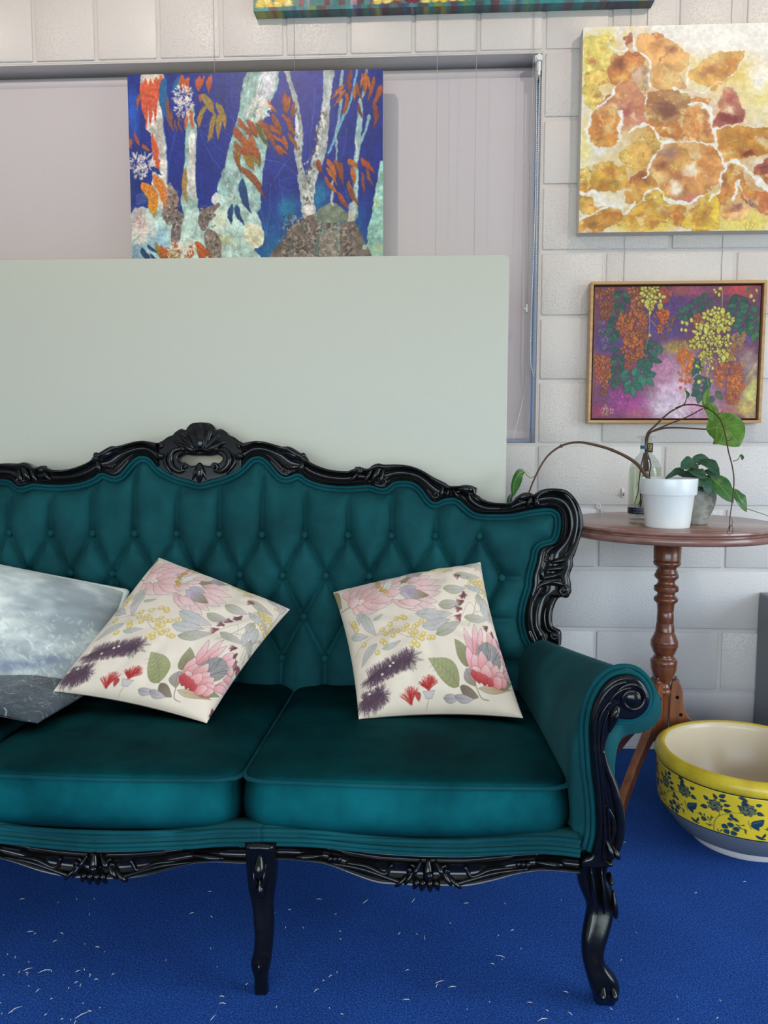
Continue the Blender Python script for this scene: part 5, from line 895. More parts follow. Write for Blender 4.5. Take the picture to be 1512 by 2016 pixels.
# upholstered front rail with two welts, following the apron's upper edge
F2 = lambda u, v, y=-1.2: (PY(u, v, y)[0]-XC, PY(u, v, y)[2])
def SF(x, z, d=0.0): return arr(XC+x, -1.194-d, z)
def half_front(Lr, Lc):
    """right seat section from pixels, centre section from pixels, mirrored to the left"""
    R2 = [F2(*p) for p in Lr]; C2 = [F2(*p) for p in Lc]; c_ = [(x, z) for x, z in C2 if x >= 0]; return R2, c_
aT_r = [(515, 1659), (560, 1660), (600, 1661), (646, 1664), (700, 1670), (760, 1675), (808, 1678), (868, 1680), (924, 1680), (970, 1678), (1017, 1676), (1063, 1675), (1100, 1677), (1140, 1682)]
aB_r = [(515, 1692), (560, 1690), (600, 1693), (646, 1700), (693, 1719), (739, 1737), (767, 1741), (794, 1742), (836, 1745), (868, 1744), (900, 1745), (924, 1744), (970, 1733), (1017, 1719), (1063, 1712), (1100, 1713), (1140, 1717)]
aT_c = [(181, 1671), (254, 1670), (310, 1668), (381, 1665), (430, 1661), (485, 1660), (515, 1659)]
aB_c = [(181, 1731), (228, 1730), (254, 1729), (296, 1722), (339, 1709), (381, 1698.5), (423, 1695), (485, 1698), (515, 1692)]
APR = [(0.0, -0.02), (0.0, 0.004), (0.06, 0.010), (0.13, 0.010), (0.17, 0.005), (0.22, 0.005), (0.27, 0.010), (0.33, 0.006), (0.55, 0.005), (0.68, 0.007), (0.74, 0.013), (0.8, 0.008), (0.86, 0.013), (0.93, 0.014), (1.0, 0.006), (1.0, -0.02)]
def apron(T_, B_):
    n_ = 60; T_ = resample(cr([F2(*p) for p in T_], 5), n_); B_ = resample(cr([F2(*p) for p in B_], 5), n_); return T_, B_
for kind, (T_, B_) in (('r', apron(aT_r, aB_r)), ('c', apron(aT_c, aB_c))):
    for s in (1, -1):
        if kind == 'c':
            if s == -1: continue
            T2, B2 = T_.copy(), B_.copy(); T2[0, 0] = B2[0, 0] = 0.0; T2 = np.vstack([T2[::-1]*[-1, 1], T2[1:]]); B2 = np.vstack([B2[::-1]*[-1, 1], B2[1:]])
        else: T2, B2 = T_*[s, 1], B_*[s, 1]
        b = MB(); loft(b, [[SF(t[0]+(q[0]-t[0])*w_, t[1]+(q[1]-t[1])*w_, d) for w_, d in APR] for t, q in zip(T2, B2)]); ap = build('apron', b, M['lacquer'], sofa, sharp=70)
        b = MB(); zt_ = T2[:, 1]
        loft(b, [[SF(t[0], t[1]+dz, d) for dz, d in ((-0.004, -0.02), (-0.004, 0.008), (0.006, 0.012), (0.018, 0.014), (0.030, 0.012), (0.036, -0.004), (0.036, -0.02))] for t in T2]); build('upholstered_rail', b, M['velvet'], sofa)
        for dz, dd in ((0.002, 0.013), (0.011, 0.0155), (0.028, 0.0155)): b = MB(); tube(b, [SF(t[0], t[1]+dz, dd) for t in T2], 0.0042, 8); build('piping', b, M['welt'], sofa)
        # carved cartouche in the middle of the apron
        cx = 0.0 if kind == 'c' else s*F2(843, 1715)[0]; cz = F2(843, 1715)[1] if kind == 'r' else F2(181, 1702)[1]; k = 1/1075.0; b = MB(); Z = lambda px: cz-px*k; Xk = lambda px: cx+px*k
        for j, (x_, y_, wd) in enumerate(((-28, 34, 15), (-13, 38, 16), (4, 39, 16), (20, 36, 15))): lobe(b, Xk(x_*0.7), Z(12), Xk(x_), Z(y_), wd*k, 0.010, 0.010, SF, -0.3)
        for sg in (-1, 1):
            lobe(b, Xk(sg*14), Z(-24), Xk(sg*30), Z(2), 13*k, 0.014, 0.012, SF); lobe(b, Xk(sg*26), Z(-10), Xk(sg*46), Z(24), 12*k, 0.012, 0.012, SF); lobe(b, Xk(sg*38), Z(4), Xk(sg*64), Z(30), 11*k, 0.010, 0.010, SF); scroll(b, Xk(sg*34), Z(-6), 11*k, 1.2, 1.57, 0.004, 0.014, SF, sg); ridge(b, [(Xk(sg*56), Z(20)), (Xk(sg*80), Z(12)), (Xk(sg*130), Z(-4)), (Xk(sg*190), Z(-14))], [0.005, 0.004, 0.002], 0.012, SF); ridge(b, [(Xk(sg*70), Z(-14)), (Xk(sg*84), Z(6)), (Xk(sg*120), Z(-8)), (Xk(sg*160), Z(-14))], [0.003, 0.004, 0.002], 0.010, SF)
        lobe(b, Xk(0), Z(-28), Xk(0), Z(14), 22*k, 0.014, 0.012, SF); ellipsoid(b, SF(Xk(2), Z(-2), 0.024), np.eye(3)*0.007)
        for sg in (-1, 1):
            if kind == 'r': lobe(b, Xk(sg*205), Z(-28), Xk(sg*260), Z(-24), 14*k, 0.010, 0.010, SF); [ellipsoid(b, SF(Xk(sg*(190-j*9)), Z(-24), 0.014), np.eye(3)*0.005) for j in range(3)]
            else: lobe(b, Xk(sg*190), Z(-30), Xk(sg*260), Z(-24), 13*k, 0.010, 0.010, SF)
        build('carving', b, M['lacquer'], ap)

# legs from their left and right silhouettes
def leg_loft(L, R, y0, depth=1.0, path_y=None, sq=2.6):
    L = np.array([PY(*p, y0) for p in L]); R = np.array([PY(*p, y0) for p in R]); zs = np.linspace(max(L[0][2], R[0][2]), 0.0, 44); secs = []
    xl = np.interp(-zs, -L[:, 2], L[:, 0]); xr_ = np.interp(-zs, -R[:, 2], R[:, 0])
    for k in range(2): xl[1:-1] = (xl[:-2]+2*xl[1:-1]+xl[2:])/4; xr_[1:-1] = (xr_[:-2]+2*xr_[1:-1]+xr_[2:])/4
    a = np.linspace(0, 2*math.pi, 28, endpoint=False)
    for z, p, q in zip(zs, xl, xr_):
        c_, w = (p+q)/2, max((q-p)/2, 0.004); yy = y0+(path_y(z) if path_y else 0); f_ = lambda t: math.copysign(abs(t)**(2/sq), t)
        secs.append([(c_+w*f_(math.cos(t)), yy+w*depth*f_(math.sin(t))*(1-0.10*math.cos(4*t)), z) for t in a])
    b = MB(); loft(b, secs); return b
Lm = [(483, 1656), (483, 1707), (487, 1745), (497, 1783), (504, 1834), (502, 1868), (495, 1885), (499, 1900), (503, 1912), (502, 1930), (502, 1958)]
Rm = [(546, 1656), (546, 1707), (543, 1741), (538, 1775), (541, 1817), (540, 1851), (538, 1868), (537, 1884), (533, 1900), (530, 1914), (529, 1930), (529, 1958)]
cab = lambda z: 0.025-0.035*math.sin(math.pi*min(1, max(0, (z-0.02)/0.28)))*0+(-0.016*math.sin(math.pi*2*z/0.3))
def mirror(b): c_ = MB(); v = b.verts().copy(); v[:, 0] = 2*XC-v[:, 0]; c_.add(v, b.f); return c_
def leg_carve(px0, y0, L):
    b = MB(); Sx = lambda x, z, d=0.0: arr(x, y0-0.018-d+0.012, z)
    for u0, v0, u1, v1, w, h in L: p, q = PY(u0, v0, y0), PY(u1, v1, y0); lobe(b, p[0], p[2], q[0], q[2], w/1085, h, 0.006, Sx)
    return b
ml = leg_loft(Lm, Rm, -1.205, 0.9, lambda z: -0.010*math.sin(2*math.pi*z/0.3)); mc = leg_carve(0, -1.205, [(515, 1672, 515, 1722, 28, 0.020), (503, 1690, 508, 1740, 10, 0.016), (527, 1690, 522, 1740, 10, 0.016), (515, 1720, 518, 1760, 18, 0.014), (507, 1878, 510, 1904, 14, 0.012), (525, 1876, 520, 1904, 14, 0.012), (515, 1872, 515, 1900, 12, 0.016)])
for mm in (0, 1):
    q = MB(); q.add(ml.verts(), ml.f); q.add(mc.verts(), mc.f); lg = build('leg', mirror(q) if mm else q, M['lacquer'], sofa)
Lr_ = [(1141, 1690), (1141, 1714), (1142, 1751), (1151, 1774), (1161, 1793), (1153, 1821), (1145, 1848), (1144, 1876), (1151, 1909), (1162, 1946), (1168, 1962), (1172, 1980)]
Rr_ = [(1207, 1690), (1206, 1702), (1200, 1733), (1209, 1751), (1216, 1779), (1213, 1807), (1202, 1835), (1192, 1858), (1186, 1881), (1193, 1899), (1211, 1918), (1220, 1936), (1220, 1955), (1214, 1980)]
rl = leg_loft(Lr_, Rr_, -1.205, 0.8, lambda z: 0.012-0.016*math.sin(2*math.pi*z/0.3)); rc_ = leg_carve(0, -1.205, [(1180, 1700, 1186, 1790, 9, 0.016), (1160, 1700, 1172, 1790, 9, 0.014), (1199, 1712, 1196, 1730, 12, 0.018), (1204, 1745, 1209, 1800, 13, 0.012), (1184, 1925, 1180, 1958, 20, 0.020), (1200, 1925, 1207, 1956, 18, 0.020)])
for mm in (0, 1):
    q = MB(); q.add(rl.verts(), rl.f); q.add(rc_.verts(), rc_.f); lg = build('leg', mirror(q) if mm else q, M['lacquer'], sofa)
for s in (-1, 1):
    b = MB(); loft(b, [[(XC+s*(0.84+0.03*t)+0.022*w*math.cos(a), -0.55+0.10*t*t+0.022*w*math.sin(a), 0.3*(1-t)) for a in np.linspace(0, 6.2832, 12, endpoint=False)] for t, w in ((0, 1.2), (0.3, 1.1), (0.7, 0.85), (1, 0.8))]); build('leg', b, M['lacquer'], sofa)

# rolled arms
fr = [(-0.078, 0.262), (-0.088, 0.33), (-0.092, 0.40), (-0.090, 0.455), (-0.078, 0.51), (-0.055, 0.557), (-0.022, 0.593), (0.014, 0.610), (0.044, 0.602), (0.064, 0.578), (0.070, 0.548), (0.060, 0.521), (0.038, 0.504), (0.010, 0.498), (-0.006, 0.485), (-0.014, 0.44), (-0.012, 0.35), (-0.010, 0.262)]
bk = [(-0.110, 0.262), (-0.118, 0.33), (-0.120, 0.38), (-0.118, 0.42), (-0.112, 0.450), (-0.100, 0.475), (-0.080, 0.492), (-0.055, 0.498), (-0.032, 0.490), (-0.018, 0.472), (-0.014, 0.448), (-0.022, 0.425), (-0.038, 0.412), (-0.05, 0.408), (-0.052, 0.40), (-0.05, 0.37), (-0.05, 0.32), (-0.05, 0.262)]
frs, bks = cr(fr, 4, True), cr(bk, 4, True); secs = []
for t in np.linspace(0, 1, 34):
    e_ = t**0.92; s_ = frs*(1-e_)+bks*e_; y = -1.188+0.67*t
    if t < 0.10: cc = s_.mean(0); s_ = cc+(s_-cc)*(0.93+0.07*math.sqrt(max(0, 1-(1-t/0.10)**2)))
    pts = []
    for k, (x, z) in enumerate(s_):
        an = k/len(s_)*18; cre = 0.0
        for c0 in (5.2, 6.5, 7.6, 8.7, 9.8): cre += 0.0045*math.exp(-((an-c0)/0.11)**2)*math.exp(-((t-0.05)/0.11)**2)
        cc = s_.mean(0); dv = nrm((x-cc[0], z-cc[1])); pts.append((x-dv[0]*cre, y, z-dv[1]*cre))
    secs.append(pts)
arm = MB(); loft(arm, secs)
SP = [(1150, 1692), (1166, 1684), (1174, 1652), (1175, 1610), (1172, 1567), (1166.7, 1524.6), (1163.5, 1482), (1162, 1439), (1165.6, 1407), (1174, 1379.6), (1189, 1354), (1208, 1337), (1229.6, 1330.5), (1251, 1333.7), (1268, 1347.6), (1278.6, 1369), (1277.6, 1390), (1266, 1407), (1246.6, 1417), (1226, 1417), (1214.6, 1416), (1208, 1427), (1200, 1446), (1194, 1461), (1192, 1482), (1197.6, 1503), (1206, 1531), (1216.8, 1563), (1224, 1595), (1227.4, 1627), (1226, 1657), (1219, 1680), (1208, 1693), (1204, 1708), (1150, 1708)]
A2 = lambda u, v: tuple(PY(u, v, -1.215)[[0, 2]])
SA = lambda x, z, d=0.0: arr(x, -1.200-d, z)
SR = lambda x, z, d=0.0: SA(x, z, d+0.0045)
out = cr([A2(*p) for p in SP], 4, True); v, f = plate([[tuple(p) for p in out]], 0.012, 0.005, 2); stile = MB(); stile.add([SA(x, z, w_) for x, z, w_ in v], f)
rel = MB(); kk = 1/1085.0; c_ = A2(1244, 1374)
scroll(rel, *c_, 30*kk, 2.1, math.pi*1.02, 0.0052, 0.012, SR, -1); ellipsoid(rel, SR(*c_, 0.012), [arr(0.017, 0, 0), arr(0, 0, 0.017), arr(0, 0.010, 0)])
R_r = lambda L, r_, d: ridge(rel, [A2(*p) for p in L], r_, d, SR)
R_r([(1171, 1680), (1180, 1640), (1181, 1600), (1177, 1550), (1171, 1490), (1169, 1440), (1174, 1402), (1186, 1372), (1206, 1350), (1230, 1341)], [0.003, 0.0045, 0.0045, 0.005, 0.004], 0.014)
R_r([(1186, 1690), (1190, 1640), (1188, 1590), (1184, 1540), (1178, 1490), (1177, 1440), (1184, 1405), (1200, 1380)], [0.003, 0.004, 0.004, 0.003], 0.014); R_r([(1186, 1474), (1194, 1510), (1207, 1545), (1216, 1580), (1221, 1620), (1217, 1660), (1206, 1686)], [0.003, 0.006, 0.008, 0.008, 0.004], 0.014); R_r([(1190, 1582), (1200, 1596), (1208, 1616), (1208, 1640), (1196, 1668)], [0.002, 0.005, 0.006, 0.003], 0.013)
lb = lambda a, c, w, h: lobe(rel, *A2(*a), *A2(*c), w*kk, h, 0.012, SR)
lb((1199, 1440), (1216, 1385), 20, 0.010); lb((1206, 1425), (1213, 1395), 12, 0.014); lb((1192, 1650), (1207, 1690), 14, 0.014); lb((1204, 1660), (1218, 1690), 14, 0.014); lb((1188, 1690), (1206, 1700), 12, 0.012)
R_r([(1196, 1690), (1199, 1650), (1197, 1600), (1192, 1560), (1186, 1510), (1184, 1462), (1190, 1425), (1198, 1400)], [0.002, 0.003, 0.004, 0.003, 0.002], 0.0135); R_r([(1196, 1396), (1206, 1372), (1222, 1358), (1240, 1353)], [0.002, 0.004, 0.003], 0.0135)
wl1 = MB(); wl2 = MB(); L_in = cr([A2(*p) for p in SP[1:22]], 4); tg = np.gradient(L_in, axis=0); nn = np.stack([-tg[:, 1], tg[:, 0]], 1); nn /= np.linalg.norm(nn, axis=1)[:, None]
tube(wl1, [SA(x, z, 0.002) for x, z in L_in+nn*0.0035], 0.0045, 8); tube(wl2, [SA(x, z, -0.004) for x, z in L_in+nn*0.0115], 0.0045, 8)
for mm in (0, 1):
    g_ = (lambda q: mirror(q)) if mm else (lambda q: q); am = build('arm', g_(arm), M['velvet'], sofa); build('piping', g_(wl1), M['welt'], am); build('piping', g_(wl2), M['welt'], am)
    stl = build('arm_stile', g_(stile), M['lacquer'], sofa, sharp=60); build('carving', g_(rel), M['lacquer'], stl)
# ================================================================== BOARD BEHIND THE SOFA
yB = -0.375
pa, pb_ = PY(1003, 502, yB), PY(1001, 985, yB); zt_ = (PY(1000, 502, yB)[2]+PY(0, 511, yB)[2])/2; xr_ = pa[0]; xl_ = -2.35; r = 0.014
def rrect(x0, x1, z0, z1, r): return [(cx+r*math.cos(a), cz+r*math.sin(a)) for cx, cz, a0 in ((x1-r, z1-r, 0), (x0+r, z1-r, 1), (x0+r, z0+r, 2), (x1-r, z0+r, 3)) for a in np.linspace(a0*math.pi/2, (a0+1)*math.pi/2, 7)]
v, f = plate([rrect(xl_, xr_, 0.002, zt_, r)], 0.014, 0.002, 1); b = MB(); b.add([(x, yB+0.016-w_, z) for x, z, w_ in v], f)
tag(build('display_board', b, M['board'], base=((xl_+xr_)/2, yB+0.016, 0)), 'large off white painted board with rounded corners standing behind the sofa', 'board')

# ================================================================== CUSHIONS
def print_fabric():
    w = h = 720; src = np.array([(58, 315), (1095, 105), (1405, 1200), (235, 1190)], float); A = []
    for (x, y), (u, v) in zip(src, ((0, 0), (w, 0), (w, h), (0, h))): A += [[x, y, 1, 0, 0, 0, -u*x, -u*y], [0, 0, 0, x, y, 1, -v*x, -v*y]]
    Hm = np.linalg.solve(np.array(A), np.array([0, 0, w, 0, w, h, 0, h], float)); Hm = np.append(Hm, 1).reshape(3, 3)
    def T(p): q = np.c_[np.asarray(p, float), np.ones(len(p))] @ Hm.T; return q[:, :2]/q[:, 2:]
    C = Canvas(w, h, (234, 214, 192), T); C.k = 1.04; C.grain(0.02, 40, 5)
    ink = (110, 74, 72); gi = (104, 100, 86)
    def L(x0, y0, x1, y1, wd, c=(188, 188, 172), bend=0.05, c2=(206, 188, 186), o=gi, vein=True): C.leaf(x0, y0, x1, y1, wd, c, bend, c2, outline=o, ow=0.9, vein=o if vein else None, tex=0.08)
    def mim(x, y, r=15): C.ell(x, y, r, r, (226, 194, 116), outline=(172, 132, 66), ow=0.9); C.ell(x-4, y-4, r*0.4, r*0.4, (240, 220, 160))
    def stem(P, wd=1.6, c=(150, 132, 112)): C.stroke(P, wd, wd*0.7, c, 1, 5)
    def tuft(x, y, ang, ln, spread, n, cols, wd=1.6):
        for i in range(n): a = ang+R_.uniform(-spread, spread); l_ = ln*R_.uniform(0.65, 1.05); C.stroke([(x+R_.uniform(-8, 8), y+R_.uniform(-8, 8)), (x+l_*math.cos(a), y+l_*math.sin(a))], wd, 0.6, R_.choice(cols), 0.95)
    # pale pink protea pair
    def petal(x0, y0, x1, y1, wd, c=(238, 208, 200), c2=(228, 172, 166), bend=0.05): C.leaf(x0, y0, x1, y1, wd, c2, bend, c, outline=ink, ow=1.0, peak=0.55, tex=0.05)
    L(470, 380, 640, 260, 60, (150, 134, 104), 0.08, (170, 150, 120)); L(520, 300, 630, 290, 70, (196, 172, 180), 0.05, (160, 140, 120)); stem([(60, 480), (130, 510), (200, 520)], 4, (140, 84, 60)); L(70, 330, 110, 480, 60, (150, 130, 86), 0.1, (170, 150, 110))
    for q in ((520, 380, 690, 310, 60), (540, 400, 760, 350, 60), (560, 440, 780, 420, 62), (560, 470, 775, 470, 60), (540, 500, 750, 540, 60), (520, 520, 740, 590, 60), (470, 530, 660, 605, 56), (430, 520, 600, 590, 50), (480, 540, 640, 550, 56), (520, 390, 620, 330, 60)): petal(*q)
    L(480, 470, 600, 430, 110, (196, 176, 186), 0.1, (190, 170, 180)); L(540, 480, 690, 490, 70, (190, 172, 184), 0.05, (140, 120, 84))
    for q in ((150, 460, 160, 350, 90), (170, 420, 230, 300, 100), (160, 480, 260, 380, 110), (200, 440, 330, 300, 100), (230, 480, 360, 390, 120), (260, 500, 420, 440, 120), (180, 520, 260, 570, 70), (200, 520, 350, 580, 70), (240, 510, 440, 545, 80), (300, 520, 470, 480, 80), (380, 480, 500, 460, 60), (150, 470, 230, 500, 90), (300, 400, 400, 300, 70), (420, 440, 490, 360, 50), (430, 380, 480, 300, 44)): petal(*q)
    for q in ((340, 330, 310, 290, 30), (360, 320, 390, 280, 30), (350, 380, 330, 340, 40), (370, 460, 380, 410, 40), (350, 420, 340, 380, 34), (380, 440, 420, 480, 30)): C.leaf(*q, (196, 150, 74), 0, (214, 176, 110), outline=(150, 104, 50), ow=0.8)
    for i in range(16): a = -1.9+i*0.13; C.stroke([(380, 440), (395+130*math.cos(a)*0.6, 420+110*math.sin(a)*0.9)], 1.4, 0.8, R_.choice([(206, 206, 214), (150, 140, 146), (236, 232, 230)]), 1)
    # wattle sprays
    stem([(640, 250), (700, 210), (800, 190)]); [mim(x, y, 14) for x, y in ((670, 250), (700, 225), (720, 245), (740, 215), (700, 200), (760, 190), (780, 215), (800, 265), (820, 245), (840, 200), (835, 175), (760, 230), (845, 250), (720, 195), (680, 215), (650, 235), (1058, 205))]
    stem([(200, 850), (260, 790), (340, 750), (470, 760), (560, 740), (680, 700)]); stem([(340, 750), (400, 700), (480, 650)]); stem([(470, 760), (560, 800), (680, 810)]); stem([(150, 600), (200, 700), (240, 780)]); [mim(x, y, 16) for x, y in ((380, 720), (430, 690), (470, 655), (505, 650), (525, 662), (440, 735), (405, 755), (480, 750), (540, 720), (560, 760), (590, 730), (610, 715), (640, 690), (685, 675), (600, 765), (580, 790), (620, 800), (650, 780), (690, 800), (715, 800), (570, 850), (610, 850), (590, 830), (380, 800), (350, 870), (400, 820), (640, 810), (450, 780), (520, 750), (200, 660), (210, 690), (190, 640), (260, 800))]
    for q in ((240, 560, 230, 660, 40), (250, 590, 340, 750, 60), (170, 720, 290, 750, 50), (345, 810, 245, 930, 50), (380, 850, 500, 815, 30), (320, 650, 380, 610, 26)): L(*q)
    stem([(1080, 420), (1040, 560), (980, 700)], 2.4); stem([(930, 630), (1000, 520), (1080, 600)]); stem([(960, 640), (1090, 560), (1180, 600), (1240, 700)], 1.6); stem([(1200, 380), (1200, 560), (1260, 700)]); stem([(1060, 130), (1120, 240), (1160, 360)]); stem([(830, 650), (900, 630)])
    for q in ((880, 290, 1100, 270, 60), (790, 440, 970, 400, 70), (960, 380, 1180, 390, 50), (755, 560, 930, 530, 70), (595, 630, 860, 620, 80), (640, 730, 840, 660, 76), (735, 780, 920, 660, 76), (950, 630, 1160, 600, 60), (1080, 430, 1110, 530, 70), (1100, 510, 1180, 620, 50), (1130, 440, 1200, 560, 60), (1170, 540, 1240, 620, 44), (910, 140, 1060, 180, 60), (1060, 130, 1110, 210, 50), (980, 300, 1170, 380, 40), (1000, 120, 1100, 140, 34)): L(*q, c=(190, 186, 176) if R_.random() < 0.6 else (170, 164, 134))
    [mim(x, y, 14) for x, y in ((1000, 350), (1030, 325), (1060, 340), (1080, 310), (1100, 330), (1120, 355), (1080, 360), (1050, 310), (1110, 300), (1135, 320), (1160, 370), (1110, 400), (1140, 410), (1180, 410))]
    for x, y, a in ((920, 300, 2.6), (960, 460, 2.2), (945, 520, 2.8), (930, 580, 2.9), (920, 620, 2.2), (950, 440, 1.4), (1150, 660, 2.4), (1190, 690, 1.6), (1230, 730, 1.2), (1270, 740, 1.4)): tuft(x, y, a, 52, 0.7, 34, [(126, 66, 74), (104, 54, 66), (150, 90, 92)], 2.2)
    # purple bottlebrush
    for k in range(20):
        t = k/19; x = 300+260*t; y = 1010-90*t; [tuft(x, y, a, 66, 0.5, 12, [(88, 62, 74), (108, 80, 92), (70, 50, 62)], 1.7) for a in (-1.6, 1.5, -0.6, 0.7, 2.6)]
    for k in range(14):
        t = k/13; x = 270+110*t; y = 1120+10*math.sin(t*5); [tuft(x, y, a, 62, 0.7, 12, [(88, 62, 74), (108, 80, 92), (70, 50, 62)], 1.7) for a in (-1.6, 1.5, 0.2, 2.9)]
    for q in ((560, 940, 600, 990, 18), (580, 920, 650, 940, 14), (560, 950, 580, 1000, 16), (590, 900, 640, 890, 12)): L(*q, c=(150, 140, 104), vein=False)
    [C.ell(x, y, 9, 7, (232, 220, 205)) for x, y in ((450, 945), (430, 960), (380, 1000), (330, 1060), (300, 1090))]
    # red gum blossoms
    tuft(680, 1105, -1.6, 78, 1.15, 120, [(176, 40, 40), (200, 66, 56), (150, 34, 40)], 1.7); tuft(560, 1165, -1.8, 84, 0.9, 90, [(176, 40, 40), (200, 66, 56), (150, 34, 40)], 1.7); C.leaf(605, 1115, 612, 1160, 34, (190, 70, 60), 0, outline=ink); C.poly([(640, 1115), (720, 1115), (700, 1150), (660, 1150)], (206, 190, 186), outline=gi, ow=1); stem([(680, 1150), (660, 1190)])
    # olive leaves
    L(890, 1090, 680, 930, 130, (150, 146, 100), 0.08, (170, 166, 120), o=(84, 80, 56)); 
    for k in range(6): t = 0.15+k*0.13; x, y = 890-210*t, 1090-160*t; C.stroke([(x, y), (x-40, y+24)], 0.9, 0.6, (84, 80, 56)); C.stroke([(x, y), (x-4, y-50)], 0.9, 0.6, (84, 80, 56))
    L(960, 970, 870, 810, 90, (140, 130, 92), 0.06, (160, 152, 116), o=(84, 80, 56)); L(950, 980, 1020, 1080, 90, (170, 152, 150), 0.05, (150, 136, 110), o=(90, 76, 66)); L(900, 1090, 1040, 1140, 60, (120, 100, 84), 0.05, (150, 130, 110)); L(1040, 1090, 1320, 1060, 50, (196, 180, 150), 0.03, (200, 140, 100)); L(1180, 1060, 1340, 1000, 70, (120, 116, 84), 0.06, (150, 146, 110)); stem([(1020, 1080), (1060, 1140), (1120, 1150)], 3, (120, 96, 80)); L(780, 1150, 900, 1140, 40, (160, 150, 150), 0.05); L(860, 1140, 1000, 1150, 40, (160, 150, 150), 0.05)
    # king protea
    for q in ((1000, 960, 945, 720, 60), (1010, 930, 1030, 670, 56), (1030, 900, 1090, 690, 50), (1150, 830, 1170, 700, 70), (1190, 850, 1215, 720, 60), (1240, 860, 1270, 790, 60), (1270, 900, 1310, 830, 50), (1260, 960, 1335, 890, 60), (1250, 1000, 1340, 920, 60), (990, 1000, 960, 850, 60)): petal(*q, (238, 200, 198), (218, 132, 128))
    C.ell(1150, 880, 110, 100, (150, 140, 130)); tuft(1150, 950, -1.5, 170, 0.75, 150, [(110, 98, 98), (176, 168, 164), (90, 80, 80), (190, 184, 180)], 1.3)
    for q in ((1050, 1030, 1010, 890, 90), (1080, 1040, 1080, 850, 90), (1120, 1050, 1150, 900, 100), (1160, 1060, 1210, 920, 96), (1190, 1060, 1260, 960, 90), (1060, 1050, 1000, 960, 80), (1100, 1060, 1110, 940, 96), (1200, 1060, 1290, 1000, 70), (1150, 1065, 1240, 1010, 80), (1040, 1040, 980, 1000, 60)): petal(*q, (236, 196, 190), (212, 108, 104))
    for q in ((1050, 1060, 1040, 990, 80), (1090, 1070, 1090, 1000, 80), (1010, 1040, 1000, 980, 50), (1120, 1070, 1150, 1020, 60)): petal(*q, (206, 92, 88), (176, 50, 54))
    tuft(1390, 1150, -1.6, 60, 0.5, 40, [(126, 66, 74), (104, 54, 66)])
    return C
FAB = print_fabric().half()
def pillow(name, label, cor, T_, C, n, matf, group, pinch=0.05, back=0.7, wr=0.0035, seed=0, seam=None, sag=0.0):
    """cor: TL, TR, BR, BL corners in space, front faces the camera"""
    TL, TR, BR, BL = [np.asarray(q, float) for q in cor]; N = nrm(np.cross(TR-BL, BR-TL)); N = N if N[1] < 0 else -N; base = min((TL, TR, BR, BL), key=lambda q: q[2]); cen = (TL+TR+BR+BL)/4
    t = thing(name, label, 'cushion', (cen[0], cen[1], base[2]), group); s = np.linspace(-1, 1, n); s = np.sign(s)*(1-(1-np.abs(s))**1.25); U, V = np.meshgrid(s, s, indexing='ij')
    Up = U*(1-pinch*(1-V**2)*np.abs(U)**3); Vp = V*(1-pinch*(1-U**2)*np.abs(V)**3); a = (Up+1)/2; d = (Vp+1)/2
    P = TL*((1-a)*(1-d))[..., None]+TR*(a*(1-d))[..., None]+BR*(a*d)[..., None]+BL*((1-a)*d)[..., None]
    pr = (np.clip((1-U**2)*(1-V**2), 0, 1))**0.42; nz = 2*vnoise(n, n, n/4.5, seed, 3)-1; wv = np.sin(12*np.arctan2(V, U)+3*nz)*np.hypot(U, V)**2*(1-np.maximum(abs(U), abs(V))**6); up = nrm(TL+TR-BL-BR)
    F_ = P+N*(T_*pr*(1+0.10*sag*V)+wr*2.2*nz*pr+wr*wv*pr)[..., None]; B_ = P-N*(T_*back*pr)[..., None]
    grid_object('cover_front', F_, C.sample((U+1)/2, (V+1)/2), matf, t); k = max(1, n//60); Bs = B_[::k, ::k]; grid_object('cover_back', np.ascontiguousarray(Bs), np.broadcast_to(C.sample(np.full(Bs.shape[:2], 0.03), np.full(Bs.shape[:2], 0.5)), Bs.shape[:2]+(4,)), matf, t)
    if seam is not None:
        ring = np.concatenate([P[:, 0], P[-1, 1:], P[-2::-1, -1], P[0, -2:0:-1]])[::max(1, n//70)]; b = MB(); tube(b, ring, seam[1], 8, closed=True); build('piping', b, seam[0], t)
    return t
def clothm(name, rough, sheen):
    m = vcol_mat(name, rough, 0.2, Sheen_Weight=sheen); bump(m, noise(m, coords(m), 900, 2), 0.12, 0.0006); bump(m, noise(m, coords(m), 14, 3), 0.25, 0.006); return m
M['print'] = clothm('printed_cotton', 0.75, 0.15); M['plush'] = clothm('grey_plush', 0.8, 0.3)
PBK = lambda u, v, d: PP(u, v, RA-d, RB)
seatz = 0.408
c1 = [PBK(656, 1167, 0.075), PBK(946, 1107, 0.075), PZ(1030, 1414, seatz+0.012), PZ(706, 1416, seatz+0.012)]
pillow('floral_cushion', 'square cream cushion with pink protea print propped by the rolled arm', c1, 0.078, FAB, 350, M['print'], 'floral cushions', 0.06, 0.45, 0.006, 3)
c2 = [PBK(313, 1098, 0.085), PBK(571, 1200, 0.120), PZ(407, 1424, seatz+0.012), PY(105, 1361, -0.905)]
pillow('floral_cushion', 'tilted cream cushion with protea print resting against the grey cushions', c2, 0.074, FAB, 350, M['print'], 'floral cushions', 0.055, 0.4, 0.005, 8)
